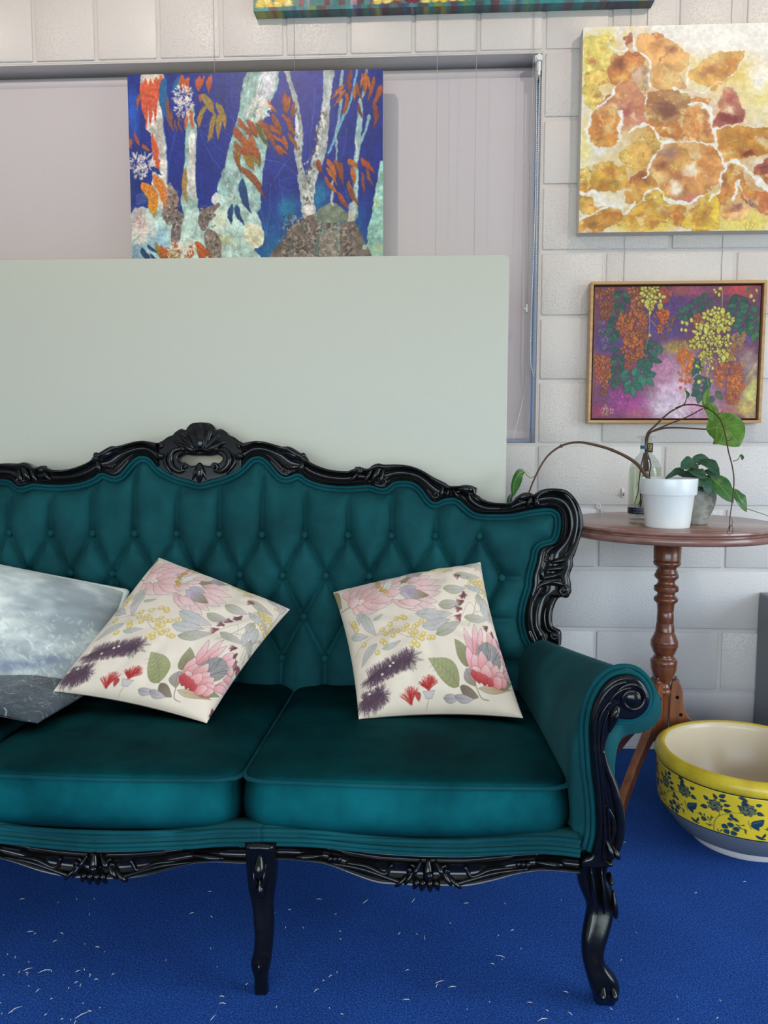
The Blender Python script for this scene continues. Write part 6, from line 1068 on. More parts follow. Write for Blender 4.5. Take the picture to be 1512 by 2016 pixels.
# grey plush cushion, blurred cloudy print
w = h = 420; CG = Canvas(w, h, (170, 172, 168)); nz = vnoise(h, w, 120, 71, 5); n2 = vnoise(h, w, 40, 72, 4); yy, xx = np.mgrid[0:h, 0:w]/420.0
g_ = np.clip(0.35+0.9*(nz-0.5)+0.7*(n2-0.5)-0.38*(xx-0.55)+0.12*(yy-0.5), 0, 1)[..., None]; CG.a = arr(120, 124, 124)*(1-g_)+arr(238, 234, 218)*g_; CG.k = 1.75
for i in range(900):
    x, y = R_.uniform(0, w), h*(0.45+0.55*R_.random()**0.8); a_ = R_.uniform(-2.2, -0.9); l_ = R_.uniform(6, 20); CG.stroke([(x, y), (x+l_*math.cos(a_), y+l_*math.sin(a_))], 4, 1.5, R_.choice([(206, 206, 196), (150, 156, 156), (124, 130, 136), (190, 192, 176)]), 0.35)
for x, y in ((300, 372), (270, 380), (170, 300), (340, 350), (100, 350)): CG.wash(x, y, 26, 16, (92, 98, 120), 0.6, int(x), 0.7)
c3 = [PBK(-250, 1062, 0.10), PBK(249, 1166, 0.10), PY(205, 1352, -0.80), PY(-285, 1352, -0.80)]
pillow('plush_cushion', 'cloudy grey plush cushion with pale piping on the tufted back', c3, 0.085, CG, 170, M['plush'], None, 0.03, 0.4, 0.006, 5, (mat('pale_piping', srgb(224, 224, 214), 0.7, 0.2), 0.0085))
CD = Canvas(360, 360, (60, 68, 74)); CD.grain(0.25, 60, 81); CD.grain(0.2, 12, 82)
for i in range(260):
    a0 = R_.uniform(0, 6.28); x, y = R_.uniform(0, 360), R_.uniform(0, 360); l_ = R_.uniform(8, 46); CD.stroke([(x, y), (x+l_*0.6*math.cos(a0), y+l_*0.6*math.sin(a0)), (x+l_*math.cos(a0+0.4), y+l_*math.sin(a0+0.4))], R_.choice([0.8, 1, 1.2, 3.0]), 0.8, R_.choice([(150, 160, 164), (186, 184, 170), (120, 132, 140), (206, 202, 190)]), 0.8, 4)
for i in range(200): x = R_.uniform(200, 360); y = R_.uniform(0, 130); CD.stroke([(x, y), (x+R_.uniform(-30, 10), y+R_.uniform(-40, -10))], 2.4, 1, R_.choice([(150, 146, 130), (112, 108, 96), (180, 176, 160)]), 0.5)
c4 = [PZ(20, 1312, 0.452), PZ(178, 1362, 0.442), PZ(74, 1424, 0.436), PZ(-150, 1378, 0.442)]
pillow('patterned_cushion', 'dark slate cushion with pale grass marks lying flat on the seat', c4, 0.027, CD, 150, M['plush'], None, 0.03, 0.6, 0.002, 9)

# ================================================================== PEDESTAL TABLE
TY = -0.310; tc_ = PY(1316, 1031, TY); TX, TZ = tc_[0], 0.787
tb = thing('pedestal_table', 'round red brown wooden pedestal table with turned column beside the sofa', 'table', (TX, TY, 0))
R0 = 0.288; b = MB(); lathe(b, [(0.001, TZ), (R0-0.016, TZ), (R0-0.0145, TZ-0.001), (R0-0.013, TZ), (R0-0.006, TZ-0.0005), (R0-0.001, TZ-0.003), (R0, TZ-0.007), (R0-0.003, TZ-0.011), (R0-0.007, TZ-0.013), (R0-0.006, TZ-0.0155), (R0+0.001, TZ-0.0175), (R0+0.004, TZ-0.023), (R0+0.003, TZ-0.030), (R0-0.002, TZ-0.035), (R0-0.02, TZ-0.037), (0.001, TZ-0.037)], (TX, TY, 0), 96); build('tabletop', b, M['table_top'], tb, sharp=40)
pf = [(85, 135), (215, 133), (222, 120), (232, 132), (248, 137), (266, 130), (282, 112), (300, 95), (318, 94), (332, 106), (345, 104), (352, 110), (366, 118), (382, 121), (400, 112), (415, 95), (432, 82), (455, 86), (472, 100), (486, 120), (512, 122), (532, 118), (545, 92), (560, 86), (580, 90), (592, 108), (608, 119), (622, 120), (640, 112), (650, 98), (668, 86), (720, 81), (738, 80), (742, 77), (746, 80), (848, 84), (852, 80), (856, 85), (940, 94), (944, 90), (948, 95), (985, 108), (1020, 124), (1040, 134), (1052, 136), (1058, 133), (1075, 136), (1096, 134), (1102, 128), (1120, 124), (1150, 110), (1172, 100), (1182, 90), (1192, 92), (1198, 104), (1212, 106), (1220, 116), (1238, 132), (1255, 133), (1275, 131), (1280, 128), (1290, 130), (1330, 125), (1370, 112), (1410, 95), (1445, 75), (1465, 64), (1480, 66), (1492, 74), (1510, 78), (1520, 72), (1535, 88), (1560, 88), (1575, 76), (1590, 66), (1960, 64)]
sc7 = 5.17; pr_ = [(hw/sc7/F_PX*2.245, PY(1316, 1060+y/sc7, TY)[2]) for y, hw in pf]; pr_ = [(r_, min(z, TZ-0.037)) for r_, z in pr_]+[(0.026, 0.155), (0.02, 0.148), (0.001, 0.146)]
b = MB(); lathe(b, [(0.001, TZ-0.037)]+pr_, (TX, TY, 0), 40); build('column', b, M['table_wood'], tb, sharp=50)
LO = [(0.022, 0.318), (0.034, 0.328), (0.047, 0.322), (0.053, 0.300), (0.055, 0.275), (0.062, 0.245), (0.085, 0.212), (0.125, 0.172), (0.170, 0.128), (0.215, 0.078), (0.255, 0.036), (0.290, 0.016), (0.318, 0.016), (0.330, 0.008), (0.328, 0.0), (0.262, 0.0), (0.232, 0.018), (0.195, 0.060), (0.150, 0.110), (0.105, 0.150), (0.060, 0.176), (0.022, 0.186)]
v, f = plate([[tuple(p) for p in cr(LO, 3, True)]], 0.0095, 0.002, 1)
for k, ang in enumerate((math.atan2(-0.75, -0.65), math.atan2(-0.75, -0.65)+2*math.pi/3, math.atan2(-0.75, -0.65)-2*math.pi/3)):
    dr = arr(math.cos(ang), math.sin(ang), 0); tn = arr(-dr[1], dr[0], 0); b = MB(); b.add([arr(TX, TY, max(z, 0.0))+dr*r_+tn*w_ for r_, z, w_ in v], f); lg = build('leg', b, M['table_leg'], tb, sharp=40)
    b = MB(); ellipsoid(b, arr(TX, TY, 0.330)+dr*0.034, [dr*0.010, tn*0.010, arr(0, 0, 0.007)]); ellipsoid(b, arr(TX, TY, 0.340)+dr*0.034, np.eye(3)*0.004); build('finial', b, M['table_wood'], lg)
    for rr, zz in ((0.049, 0.285), (0.060, 0.235)):
        for sg in (-1, 1): b = MB(); ellipsoid(b, arr(TX, TY, zz)+dr*(rr-0.010)+tn*0.0115*sg, [dr*0.005, tn*0.003, arr(0, 0, 0.005)], 6, 10); build('screw', b, M['under'], lg)

# ================================================================== ON THE TABLE
# white pot with an arching cutting
p = PZ(1314, 1030, TZ); PX_, PY_ = PY(1315, 1000, -0.462)[0], -0.462
pot = thing('plant_pot', 'white flared plant pot with an arching bare stem on the table', 'plant pot', (PX_, PY_, TZ)); H_ = PY(1315, 941, PY_)[2]-TZ
b = MB(); lathe(b, [(0.001, 0), (0.054, 0), (0.0558, 0.002), (0.0645, H_*0.655), (0.0652, H_*0.665), (0.0695, H_*0.672), (0.0705, H_*0.69), (0.0722, H_*0.985), (0.0715, H_), (0.0695, H_), (0.0685, H_*0.97), (0.062, H_*0.6), (0.001, H_*0.6)], (PX_, PY_, TZ), 64); build('pot', b, M['pot_white'], pot, sharp=35)
b = MB(); lathe(b, [(0.001, H_*0.80), (0.066, H_*0.79), (0.066, H_*0.7), (0.001, H_*0.7)], (PX_, PY_, TZ), 32); build('soil', b, M['soil'], pot)
sp = [arr(PX_-0.02, PY_, TZ+H_*0.78), PY(1277, 942, PY_-0.01), PY(1250, 910, -0.46), PY(1205, 886, -0.45), PY(1158, 873, -0.44), PY(1132, 871, -0.43), PY(1105, 878, -0.425), PY(1078, 898, -0.42), PY(1058, 930, -0.42), PY(1042, 968, -0.42), PY(1036, 990, -0.42)]
b = MB(); tube(b, cr(sp, 8), [0.0052, 0.005, 0.0042, 0.0034, 0.003, 0.0026, 0.0024, 0.0022], 8); build('stem', b, M['stem'], pot)
b = MB()
for q in (sp[2], sp[3], cr(sp[1:4], 4)[2], sp[6]): ellipsoid(b, q, np.eye(3)*0.0048, 6, 8)
build('stem_node', b, M['stem'], pot)
def leaf(name, parent, mid, wd, material, fold=0.25, droop=0.0, shape=0.45, lobes=None, vein=True, nrmv=(0, -1, 0.2), n=14, m=7):
    """blade along the mid-rib points; wd = half width; folded along the rib, slightly cupped"""
    P = resample(cr(mid, 8), n); T_ = np.gradient(P, axis=0); T_ /= np.linalg.norm(T_, axis=1)[:, None]; N0 = nrm(nrmv); V = []
    for k in range(n):
        t = k/(n-1); S = nrm(np.cross(T_[k], N0)); Nn = nrm(np.cross(S, T_[k])); e_ = math.log(0.5)/math.log(shape); ww = wd*max(math.sin(math.pi*t**e_), 0.0)**0.75+0.0004
        if lobes: ww *= 1+lobes*math.sin(t*17)*(0.3+t*0.4)
        for j in range(m): s_ = -1+2*j/(m-1); V.append(P[k]+S*ww*s_+Nn*(ww*fold*abs(s_)-0.10*ww*s_*s_)+arr(0, 0, -droop*t*t)+Nn*0.0012*math.sin(9*t+4*s_))
    V = np.array(V); mb = MB(); F_ = grid_faces(n, m); mb.add(V, F_); o = build(name, mb, material, parent)
    if vein: b = MB(); q = V.reshape(n, m, 3)[:, m//2]; tube(b, q+N0*0.0004, [0.0011, 0.0004], 5); build('midrib', b, M['vein'], o)
    return o
b = MB(); tube(b, cr([PY(1054, 936, -0.42), PY(1046, 941, -0.42), PY(1038, 936, -0.421), PY(1033, 929, -0.421)], 6), 0.0012, 6); build('petiole', b, M['green_stem'], pot)
leaf('leaf', pot, [PY(1033, 928, -0.421), PY(1022, 932, -0.425), PY(1013, 950, -0.425), PY(1009, 979, -0.42)], 0.0165, M['leaf_mid'], 0.5, nrmv=(0.55, -0.8, 0.2)); leaf('leaf', pot, [PY(1008, 972, -0.415), PY(1003, 985, -0.415), PY(1004, 1005, -0.415)], 0.007, M['leaf_dark'], 0.4)
# glass bottle of water with rooted cuttings
BX, BYy = PY(1270, 940, -0.275)[0], -0.275; px_ = 2.29/F_PX
bo = thing('glass_bottle', 'clear glass bottle of water holding rooted vine cuttings on the table', 'bottle', (BX, BYy, TZ)); Hb = PY(1270, 858, BYy)[2]-TZ
bp = [(0.001, 0.0), (0.040, 0.0), (0.0445, 0.003), (0.0455, 0.008), (0.0455, Hb*0.56), (0.044, Hb*0.62), (0.038, Hb*0.69), (0.027, Hb*0.75), (0.0185, Hb*0.79), (0.0160, Hb*0.83), (0.0155, Hb*0.95), (0.0165, Hb*0.965), (0.027, Hb*0.975), (0.0275, Hb*0.985), (0.026, Hb*0.992), (0.0135, Hb), (0.0130, Hb*0.9), (0.0138, Hb*0.82), (0.0165, Hb*0.785), (0.025, Hb*0.745), (0.036, Hb*0.685), (0.0415, Hb*0.615), (0.0428, Hb*0.56), (0.0428, 0.016), (0.038, 0.012), (0.001, 0.012)]
b = MB(); lathe(b, bp, (BX, BYy, TZ), 48); build('bottle', b, M['bottle_glass'], bo)
wt = PY(1270, 920, BYy)[2]-TZ; b = MB(); lathe(b, [(0.001, 0.0125), (0.0377, 0.0125), (0.0424, 0.0165), (0.0424, wt), (0.001, wt)], (BX, BYy, TZ), 40); build('water', b, M['water'], bo)
b = MB()
for i in range(11):
    a0 = R_.uniform(0, 6.28); r0 = R_.uniform(0.004, 0.03); pts = [arr(BX+0.004*math.cos(a0), BYy+0.004*math.sin(a0), TZ+Hb*0.8)]
    for k in range(6): z = TZ+Hb*(0.66-0.11*k); rr = r0*(0.5+0.14*k); pts.append(arr(BX+rr*math.cos(a0)+R_.uniform(-.004, .004), BYy+rr*math.sin(a0)+R_.uniform(-.004, .004), max(z, TZ+0.03)))
    tube(b, cr(pts, 4), [0.0022, 0.0018, 0.0012, 0.0008], 6)
    for k in range(2, 6): q = pts[k]; tube(b, [q, q+arr(R_.uniform(-.010, .010), R_.uniform(-.010, .010), -0.012)], [0.0007, 0.0003], 4)
build('roots', b, M['stem'], bo)
def band(z0, z1, r_, a0, a1, material, name, par, n=20):
    mb = MB(); V = []
    for a in np.linspace(a0, a1, n):
        for z in (z0, z1): V.append((BX+r_*math.cos(a), BYy+r_*math.sin(a), TZ+z))
    mb.add(V, grid_faces(n, 2)); return build(name, mb, material, par)
lbl = band(0.013*1.0+0.006, Hb*0.155, 0.0459, -math.pi*1.02, math.pi*0.02, M['navy_label'], 'label', bo, 30)
for k in range(5): band(0.024+k*0.0035, 0.0252+k*0.0035, 0.0461, -2.5+0.2*(k % 2), -1.5, M['label_ink'], 'label_print', lbl, 10)
band(Hb*0.17, Hb*0.36, 0.0459, -1.35, -0.55, M['teal_label'], 'label', bo); band(Hb*0.845, Hb*0.885, 0.0162, -math.pi, -1.7, M['blue_band'], 'neck_band', bo)
tg_ = MB(); c_ = arr(BX+0.006, BYy-0.0172, TZ+Hb*0.86); box(tg_, c_[0]-0.008, c_[0]+0.0085, c_[1]-0.001, c_[1]+0.0006, c_[2]-0.013, c_[2]+0.013, 0.0004, 1); tgo = build('neck_tag', tg_, M['black'], bo, smooth=False)
b = MB()
for q in ([(-.5, .8), (-.5, -.1)], [(-.5, .8), (.1, .8)], [(-.1, .5), (.5, .5)], [(.0, .9), (.0, -.9)], [(-.5, .1), (.5, .1)], [(.4, .5), (.4, -.4)], [(-.4, -.4), (.4, -.4)], [(-.5, -.8), (-.1, -.2)], [(.1, -.4), (.5, -.8)], [(.3, .9), (.5, .7)]): tube(b, [c_+arr(x*0.009, -0.0014, z*0.0105) for x, z in q], 0.0008, 5)
build('tag_emblem', b, M['gold'], tgo)
m0 = PY(1273, 858, BYy); root = arr(BX, BYy, TZ+Hb*0.72)
def stem_(P, r_, mt='stem'): b = MB(); tube(b, cr(P, 8), r_, 7); return build('stem', b, M[mt], bo)
stem_([root, m0, PY(1290, 838, -0.28), PY(1318, 812, -0.30), PY(1345, 797, -0.31), PY(1352, 784, -0.31)], [0.0032, 0.003, 0.0026, 0.0022, 0.0012])
stem_([PY(1330, 803, -0.305), PY(1350, 797, -0.32), PY(1375, 798, -0.35), PY(1400, 808, -0.39), PY(1418, 826, -0.43), PY(1428, 856, -0.47), PY(1434, 888, -0.50), PY(1442, 920, -0.53), PY(1445, 950, -0.56), PY(1441, 990, -0.585), PY(1437, 1020, -0.60), PY(1436, 1046, -0.61)], [0.0022, 0.002, 0.002, 0.0018, 0.0016, 0.0014, 0.0012])
stem_([root, m0+arr(0.002, 0, 0), PY(1310, 838, -0.29), PY(1350, 822, -0.31), PY(1384, 804, -0.33)], [0.003, 0.0026, 0.002, 0.0016]); stem_([root, m0+arr(0.004, -0.002, 0), PY(1295, 846, -0.29), PY(1325, 842, -0.31), PY(1390, 845, -0.35)], [0.003, 0.0028, 0.0026, 0.002])
stem_([PY(1412, 817, -0.41), PY(1420, 812, -0.41), PY(1426, 805, -0.41)], [0.001, 0.0007]); stem_([PY(1443, 908, -0.52), PY(1452, 905, -0.52), PY(1458, 896, -0.52)], [0.0011, 0.0008]); stem_([PY(1430, 868, -0.48), PY(1438, 866, -0.49), PY(1443, 861, -0.49)], [0.0008, 0.0006])
for q in ([(1436, 1040), (1442, 1030), (1440, 1018)], [(1437, 1052), (1443, 1046), (1441, 1034), (1436, 1038)], [(1436, 1035), (1432, 1050), (1438, 1054)]): stem_([PY(u, v, -0.612) for u, v in q], [0.0009, 0.0005])
leaf('leaf', bo, [PY(1352, 784, -0.31), PY(1354, 778, -0.31), PY(1350, 768, -0.31)], 0.0045, M['leaf_mid'], 0.5, vein=False); leaf('leaf', bo, [PY(1456, 896, -0.52), PY(1460, 898, -0.52), PY(1462, 906, -0.52)], 0.004, M['leaf_mid'], 0.4, vein=False)
leaf('leaf', bo, [PY(1386, 806, -0.33), PY(1396, 800, -0.345), PY(1402, 812, -0.355), PY(1404, 832, -0.36)], 0.017, M['leaf_bright'], 0.15, shape=0.5); leaf('leaf', bo, [PY(1386, 804, -0.33), PY(1388, 786, -0.325), PY(1396, 762, -0.32)], 0.008, M['leaf_bright'], 0.4)
big = leaf('leaf', bo, [PY(1390, 846, -0.352), PY(1412, 842, -0.37), PY(1436, 852, -0.39), PY(1456, 879, -0.40)], 0.050, M['leaf_bright'], 0.10, shape=0.46, n=22, m=11)
for t0, sg in ((0.25, 1), (0.45, 1), (0.62, 1), (0.25, -1), (0.45, -1), (0.62, -1)):
    me = np.array([v_.co[:] for v_ in big.data.vertices]).reshape(22, 11, 3)+np.array(wloc(big)); k = int(t0*21); b = MB(); tube(b, [me[min(21, k+j)][5+sg*j]+arr(0, -0.0008, 0) for j in range(5)], [0.0008, 0.0003], 5); build('side_vein', b, M['vein'], big)
# stone head planter with trailing leaves
hy = -0.385; hx = PY(1371, 1000, hy)[0]; hp_ = thing('head_planter', 'grey stone planter shaped like a face with dark trailing leaves', 'planter', (hx, hy, TZ))
nu, nv = 60, 64; V = []; face = math.radians(-62)                 # the face looks towards the room, a little to the right
for i in range(nu):
    t = i/(nu-1); z = 0.118*t; base_r = np.interp(t, [0, 0.02, 0.10, 0.16, 0.26, 0.4, 0.6, 0.8, 1.0], [0.026, 0.029, 0.029, 0.030, 0.036, 0.043, 0.047, 0.046, 0.041])
    for j in range(nv):
        a = 2*math.pi*j/nv; da = (a-face+math.pi) % (2*math.pi)-math.pi; lat = da*0.045; G = lambda cx, cz, sx_, sz: math.exp(-((lat-cx)/sx_)**2-((z-cz)/sz)**2)
        d_ = 0.011*G(0, 0.056, 0.0045, 0.006)+0.006*G(0, 0.068, 0.0035, 0.014)+0.004*G(0, 0.037, 0.009, 0.0025)+0.0035*G(0, 0.032, 0.008, 0.0025)+0.005*G(0, 0.021, 0.010, 0.006)-0.0025*G(0, 0.0345, 0.010, 0.0012)
        for s in (-1, 1): d_ += -0.0045*G(s*0.014, 0.073, 0.008, 0.005)+0.0030*G(s*0.014, 0.0715, 0.006, 0.0025)+0.003*G(s*0.015, 0.082, 0.011, 0.0025)+0.003*G(s*0.018, 0.050, 0.010, 0.010)+0.006*G(s*0.065, 0.062, 0.006, 0.013)
        rr = base_r*(1.06-0.06*math.cos(2*da))+d_; V.append((hx+rr*math.cos(a), hy+rr*math.sin(a), TZ+z))
b = MB(); b.add(V, grid_faces(nu, nv, cv=True)+[tuple(range(nv))[::-1]]); b.add([(hx+0.040*math.cos(a), hy+0.040*math.sin(a), TZ+0.114) for a in np.linspace(0, 6.2832, 24, endpoint=False)], [tuple(range(24))]); build('head', b, M['stone'], hp_)
cz_ = arr(hx, hy, TZ+0.115)
for (u0, v0, y0), (u1, v1, y1), (u2, v2, y2), wd, mt, fo in (((1372, 915, -.40), (1356, 912, -.43), (1340, 922, -.45), 0.019, 'leaf_dark', 0.2), ((1374, 911, -.40), (1394, 912, -.43), (1415, 934, -.46), 0.020, 'leaf_dark', 0.2), ((1346, 922, -.40), (1330, 930, -.42), (1309, 943, -.43), 0.0085, 'leaf_dark', 0.4), ((1358, 922, -.42), (1374, 930, -.45), (1392, 942, -.46), 0.019, 'leaf_dark', 0.2), ((1374, 934, -.42), (1388, 950, -.46), (1399, 977, -.47), 0.017, 'leaf_dark', 0.25), ((1386, 938, -.41), (1414, 952, -.44), (1444, 990, -.46), 0.030, 'leaf_mid', 0.15), ((1444, 962, -.42), (1456, 980, -.45), (1470, 1008, -.45), 0.017, 'leaf_mid', 0.2), ((1336, 930, -.38), (1352, 934, -.40), (1372, 940, -.42), 0.016, 'leaf_dark', 0.2), ((1390, 925, -.40), (1404, 932, -.42), (1412, 948, -.43), 0.018, 'leaf_dark', 0.2), ((1362, 908, -.36), (1380, 903, -.36), (1402, 912, -.36), 0.014, 'leaf_dark', 0.2), ((1372, 950, -.40), (1376, 958, -.43), (1384, 968, -.44), 0.015, 'leaf_dark', 0.2)):
    leaf('leaf', hp_, [PY(u0, v0, y0), PY(u1, v1, y1), PY(u2, v2, y2)], wd, M[mt], fo, shape=0.42, lobes=0.12 if mt == 'leaf_dark' else 0.06, vein=mt == 'leaf_mid', nrmv=(0.15, -0.85, 0.5)); b = MB(); tube(b, cr([cz_+arr(R_.uniform(-.01, .01), R_.uniform(-.01, .01), -0.002), cz_+arr(0, -0.01, 0.02), PY(u0, v0, y0)], 5), 0.0012, 5); build('petiole', b, M['green_stem'], hp_)
b = MB(); tube(b, cr([PY(1466, 1000, -.45), PY(1490, 1008, -.45), PY(1512, 1016, -.45), PY(1530, 1030, -.44)], 6), [0.0014, 0.0009], 6); build('tendril', b, M['green_stem'], hp_)

# ================================================================== YELLOW CERAMIC BOWL ON THE CARPET
q = PZ(1468, 1697, 0.0); CY = q[1]+0.128; CX = PY(1470, 1500, CY)[0]
bw = thing('ceramic_bowl', 'yellow ceramic planter bowl with dark rose and butterfly print on the carpet', 'planter', (CX, CY, 0))
def rose_print():
    w, h = 2160, 300; CXU = 720.0                                    # nine repeats of 240 px around the bowl
    C = Canvas(w, h, (206, 176, 40)); C.k = 1.2; ink = (34, 52, 64); C.grain(0.05, 60, 3); yb = (222, 196, 80)
    for rep in range(-1, 9):
        def T(p, rep=rep): p = np.asarray(p, float); return np.stack([(p[:, 0]-850)/CXU*240+rep*240, (p[:, 1]-1010)/630*h], 1)
        C.T = T
        def lf(x0, y0, x1, y1, wd): C.leaf(x0, y0, x1, y1, wd, ink, 0.05, tex=0); C.stroke([(x0+(x1-x0)*.25, y0+(y1-y0)*.25), (x0+(x1-x0)*.7, y0+(y1-y0)*.7)], 1.2, 0.8, (130, 130, 90), 0.7)
        C.stroke([(1215, 1640), (1215, 1520), (1240, 1420), (1300, 1350), (1400, 1285), (1500, 1262)], 2.2, 1.8, ink, 1, 5); C.stroke([(1262, 1390), (1275, 1330), (1260, 1280)], 2, 1.6, ink, 1, 5)
        C.stroke([(1205, 1560), (1150, 1500), (1090, 1470)], 1.6, 1.2, ink, 1, 4)
        def rose(x, y, r):
            for k in range(9): a = k*0.7; C.leaf(x+r*0.35*math.cos(a), y+r*0.35*math.sin(a), x+r*math.cos(a+0.5), y+r*math.sin(a+0.5), r*0.7, ink, 0.1, tex=0)
            C.ell(x, y, r*0.72, r*0.66, ink)
            for rr, a0 in ((0.78, 0.3), (0.6, 1.8), (0.42, 3.6), (0.25, 5.0)):
                for g in range(3): aa = [a0+g*2.1+t*1.5 for t in np.linspace(0, 1, 7)]; C.stroke([(x+r*rr*math.cos(a), y+r*rr*0.92*math.sin(a)) for a in aa], 2.2, 1.4, yb, 1)
        rose(1220, 1240, 92); rose(1560, 1200, 96)
        for q in ((1235, 1150, 1195, 1070, 46), (1260, 1100, 1330, 1040, 56), (1262, 1140, 1345, 1130, 44), (1140, 1200, 1085, 1140, 50), (1310, 1200, 1385, 1180, 48), (1310, 1275, 1400, 1260, 52), (1140, 1300, 1050, 1320, 64), (1390, 1300, 1420, 1390, 40), (1420, 1350, 1480, 1400, 40), (1360, 1370, 1410, 1400, 34), (1640, 1120, 1700, 1090, 50), (1650, 1210, 1730, 1250, 56)): lf(*q)
        for q in ((1180, 1560, 1110, 1560, 16), (1185, 1545, 1160, 1580, 16), (1170, 1500, 1180, 1390, 14), (1160, 1460, 1130, 1440, 18), (1180, 1440, 1210, 1420, 18), (1165, 1480, 1140, 1470, 16), (1080, 1460, 1010, 1440, 18), (1070, 1450, 1040, 1410, 20), (1100, 1450, 1100, 1410, 20)): C.leaf(*q, ink, 0.05, tex=0)
        for k in range(5): a = k*1.257+0.3; C.ell(1095+20*math.cos(a), 1495+20*math.sin(a), 16, 16, ink)
        for k in range(5): a = k*1.257-0.3; C.poly([(1390+20*math.cos(a), 1530+20*math.sin(a)), (1390+80*math.cos(a-0.5), 1530+80*math.sin(a-0.5)), (1390+100*math.cos(a), 1530+100*math.sin(a)), (1390+80*math.cos(a+0.5), 1530+80*math.sin(a+0.5))], (30, 60, 74), smooth=4)
        for k in range(10): a = k*0.628; C.stroke([(1390, 1530), (1390+34*math.cos(a), 1530+34*math.sin(a))], 1.6, 1, yb)
        C.leaf(880, 1400, 1010, 1300, 100, (30, 56, 72), 0.15, tex=0); C.leaf(880, 1400, 965, 1480, 70, (30, 56, 72), -0.12, tex=0); C.stroke([(850, 1340), (860, 1400), (885, 1470)], 2.4, 2, ink, 1, 4); [C.stroke([(900, 1390), (960+i*14, 1330+i*6)], 1.2, 0.6, (150, 140, 90)) for i in range(3)]
        C.leaf(1460, 1040, 1560, 1080, 44, ink, -0.1, tex=0); C.leaf(1520, 1060, 1560, 1160, 60, ink, 0.15, tex=0); C.leaf(1450, 1160, 1500, 1180, 30, ink, tex=0); C.leaf(1470, 1200, 1510, 1230, 26, ink, tex=0)
        C.leaf(930, 1550, 1050, 1600, 40, ink, 0.1, tex=0); C.leaf(1000, 1580, 1030, 1500, 30, ink, 0.1, tex=0); C.stroke([(1260, 1630), (1300, 1590)], 1.6, 1, ink); C.leaf(1265, 1620, 1250, 1570, 14, ink, tex=0); C.leaf(1280, 1610, 1310, 1560, 14, ink, tex=0)
        for q in ((1440, 1440, 1500, 1450), (1470, 1460, 1520, 1500), (1500, 1440, 1540, 1420), (1520, 1480, 1570, 1510), (1540, 1500, 1560, 1560)): C.leaf(*q, 18, ink, 0.05, tex=0)
    return C
RP = rose_print().half()
m = M['glaze'] = vcol_mat('glazed_ceramic', 0.3, 0.4); bump(m, noise(m, coords(m), 25, 3), 0.1, 0.002)
z0b, z1b, Rb = 0.092, 0.197, 0.218
na = 1200; ang = np.linspace(0, 2*math.pi, na+1); zz = np.linspace(0, 1, 140); rad = Rb-0.006*(1-zz)**2-0.001*(zz > 0.97); Pg = np.zeros((na+1, 140, 3)); Pg[..., 0] = CX+rad[None]*np.cos(ang)[:, None]; Pg[..., 1] = CY+rad[None]*np.sin(ang)[:, None]; Pg[..., 2] = (z0b+(z1b-z0b)*zz)[None]
U = ((ang-math.radians(250))/(2*math.pi)) % 1.0; UU = np.repeat(U[:, None], 140, 1); VV = np.repeat((1-zz)[None], na+1, 0); rg = RP.sample(UU*0.9995, VV); ln = (VV < 0.022) | (VV > 0.975); rg[ln] = (*srgb(34, 40, 40)[:3], 1); grid_object('printed_band', Pg, rg, M['glaze'], bw)
M['glaze_yellow'] = mat('yellow_glaze', srgb(214, 184, 44), 0.3, 0.4); m = M['glaze_yellow']; setin(m, 'Base Color', ramp(m, noise(m, coords(m), 18, 4), [(0.3, srgb(196, 164, 40)), (0.6, srgb(216, 186, 48)), (0.85, srgb(222, 200, 110))]))
b = MB(); lathe(b, [(Rb-0.001, z1b), (Rb+0.002, z1b+0.002), (Rb+0.005, z1b+0.009), (Rb+0.005, z1b+0.018), (Rb+0.001, z1b+0.028), (Rb-0.007, z1b+0.034), (Rb-0.014, z1b+0.035), (Rb-0.020, z1b+0.032)], (CX, CY, 0), 96, False); build('rim', b, M['glaze_yellow'], bw)
M['glaze_cream'] = mat('cream_glaze', srgb(206, 186, 156), 0.28, 0.4); bump(M['glaze_cream'], noise(M['glaze_cream'], coords(M['glaze_cream']), 20, 3), 0.15, 0.003)
b = MB(); lathe(b, [(Rb-0.020, z1b+0.032), (Rb-0.024, z1b+0.028), (Rb-0.026, z1b+0.020), (Rb-0.027, z1b+0.008), (Rb-0.032, z1b-0.02), (Rb-0.05, 0.10), (Rb-0.09, 0.055), (0.09, 0.032), (0.001, 0.028)], (CX, CY, 0), 96, False); build('interior', b, M['glaze_cream'], bw)
M['grey_clay'] = mat('grey_slip', srgb(104, 112, 122), 0.6, 0.3); bump(M['grey_clay'], noise(M['grey_clay'], coords(M['grey_clay']), 90), 0.15, 0.001); M['bisque'] = mat('bisque', srgb(196, 190, 184), 0.8, 0.2)
b = MB(); lathe(b, [(Rb-0.006, z0b), (Rb-0.008, z0b-0.004), (Rb-0.022, z0b-0.022), (Rb-0.048, 0.036), (0.142, 0.022), (0.133, 0.018)], (CX, CY, 0), 80, False); build('lower_body', b, M['grey_clay'], bw)
b = MB(); lathe(b, [(0.133, 0.018), (0.130, 0.012), (0.130, 0.002), (0.127, 0.0), (0.001, 0.0)], (CX, CY, 0), 80, False); build('foot_ring', b, M['bisque'], bw)

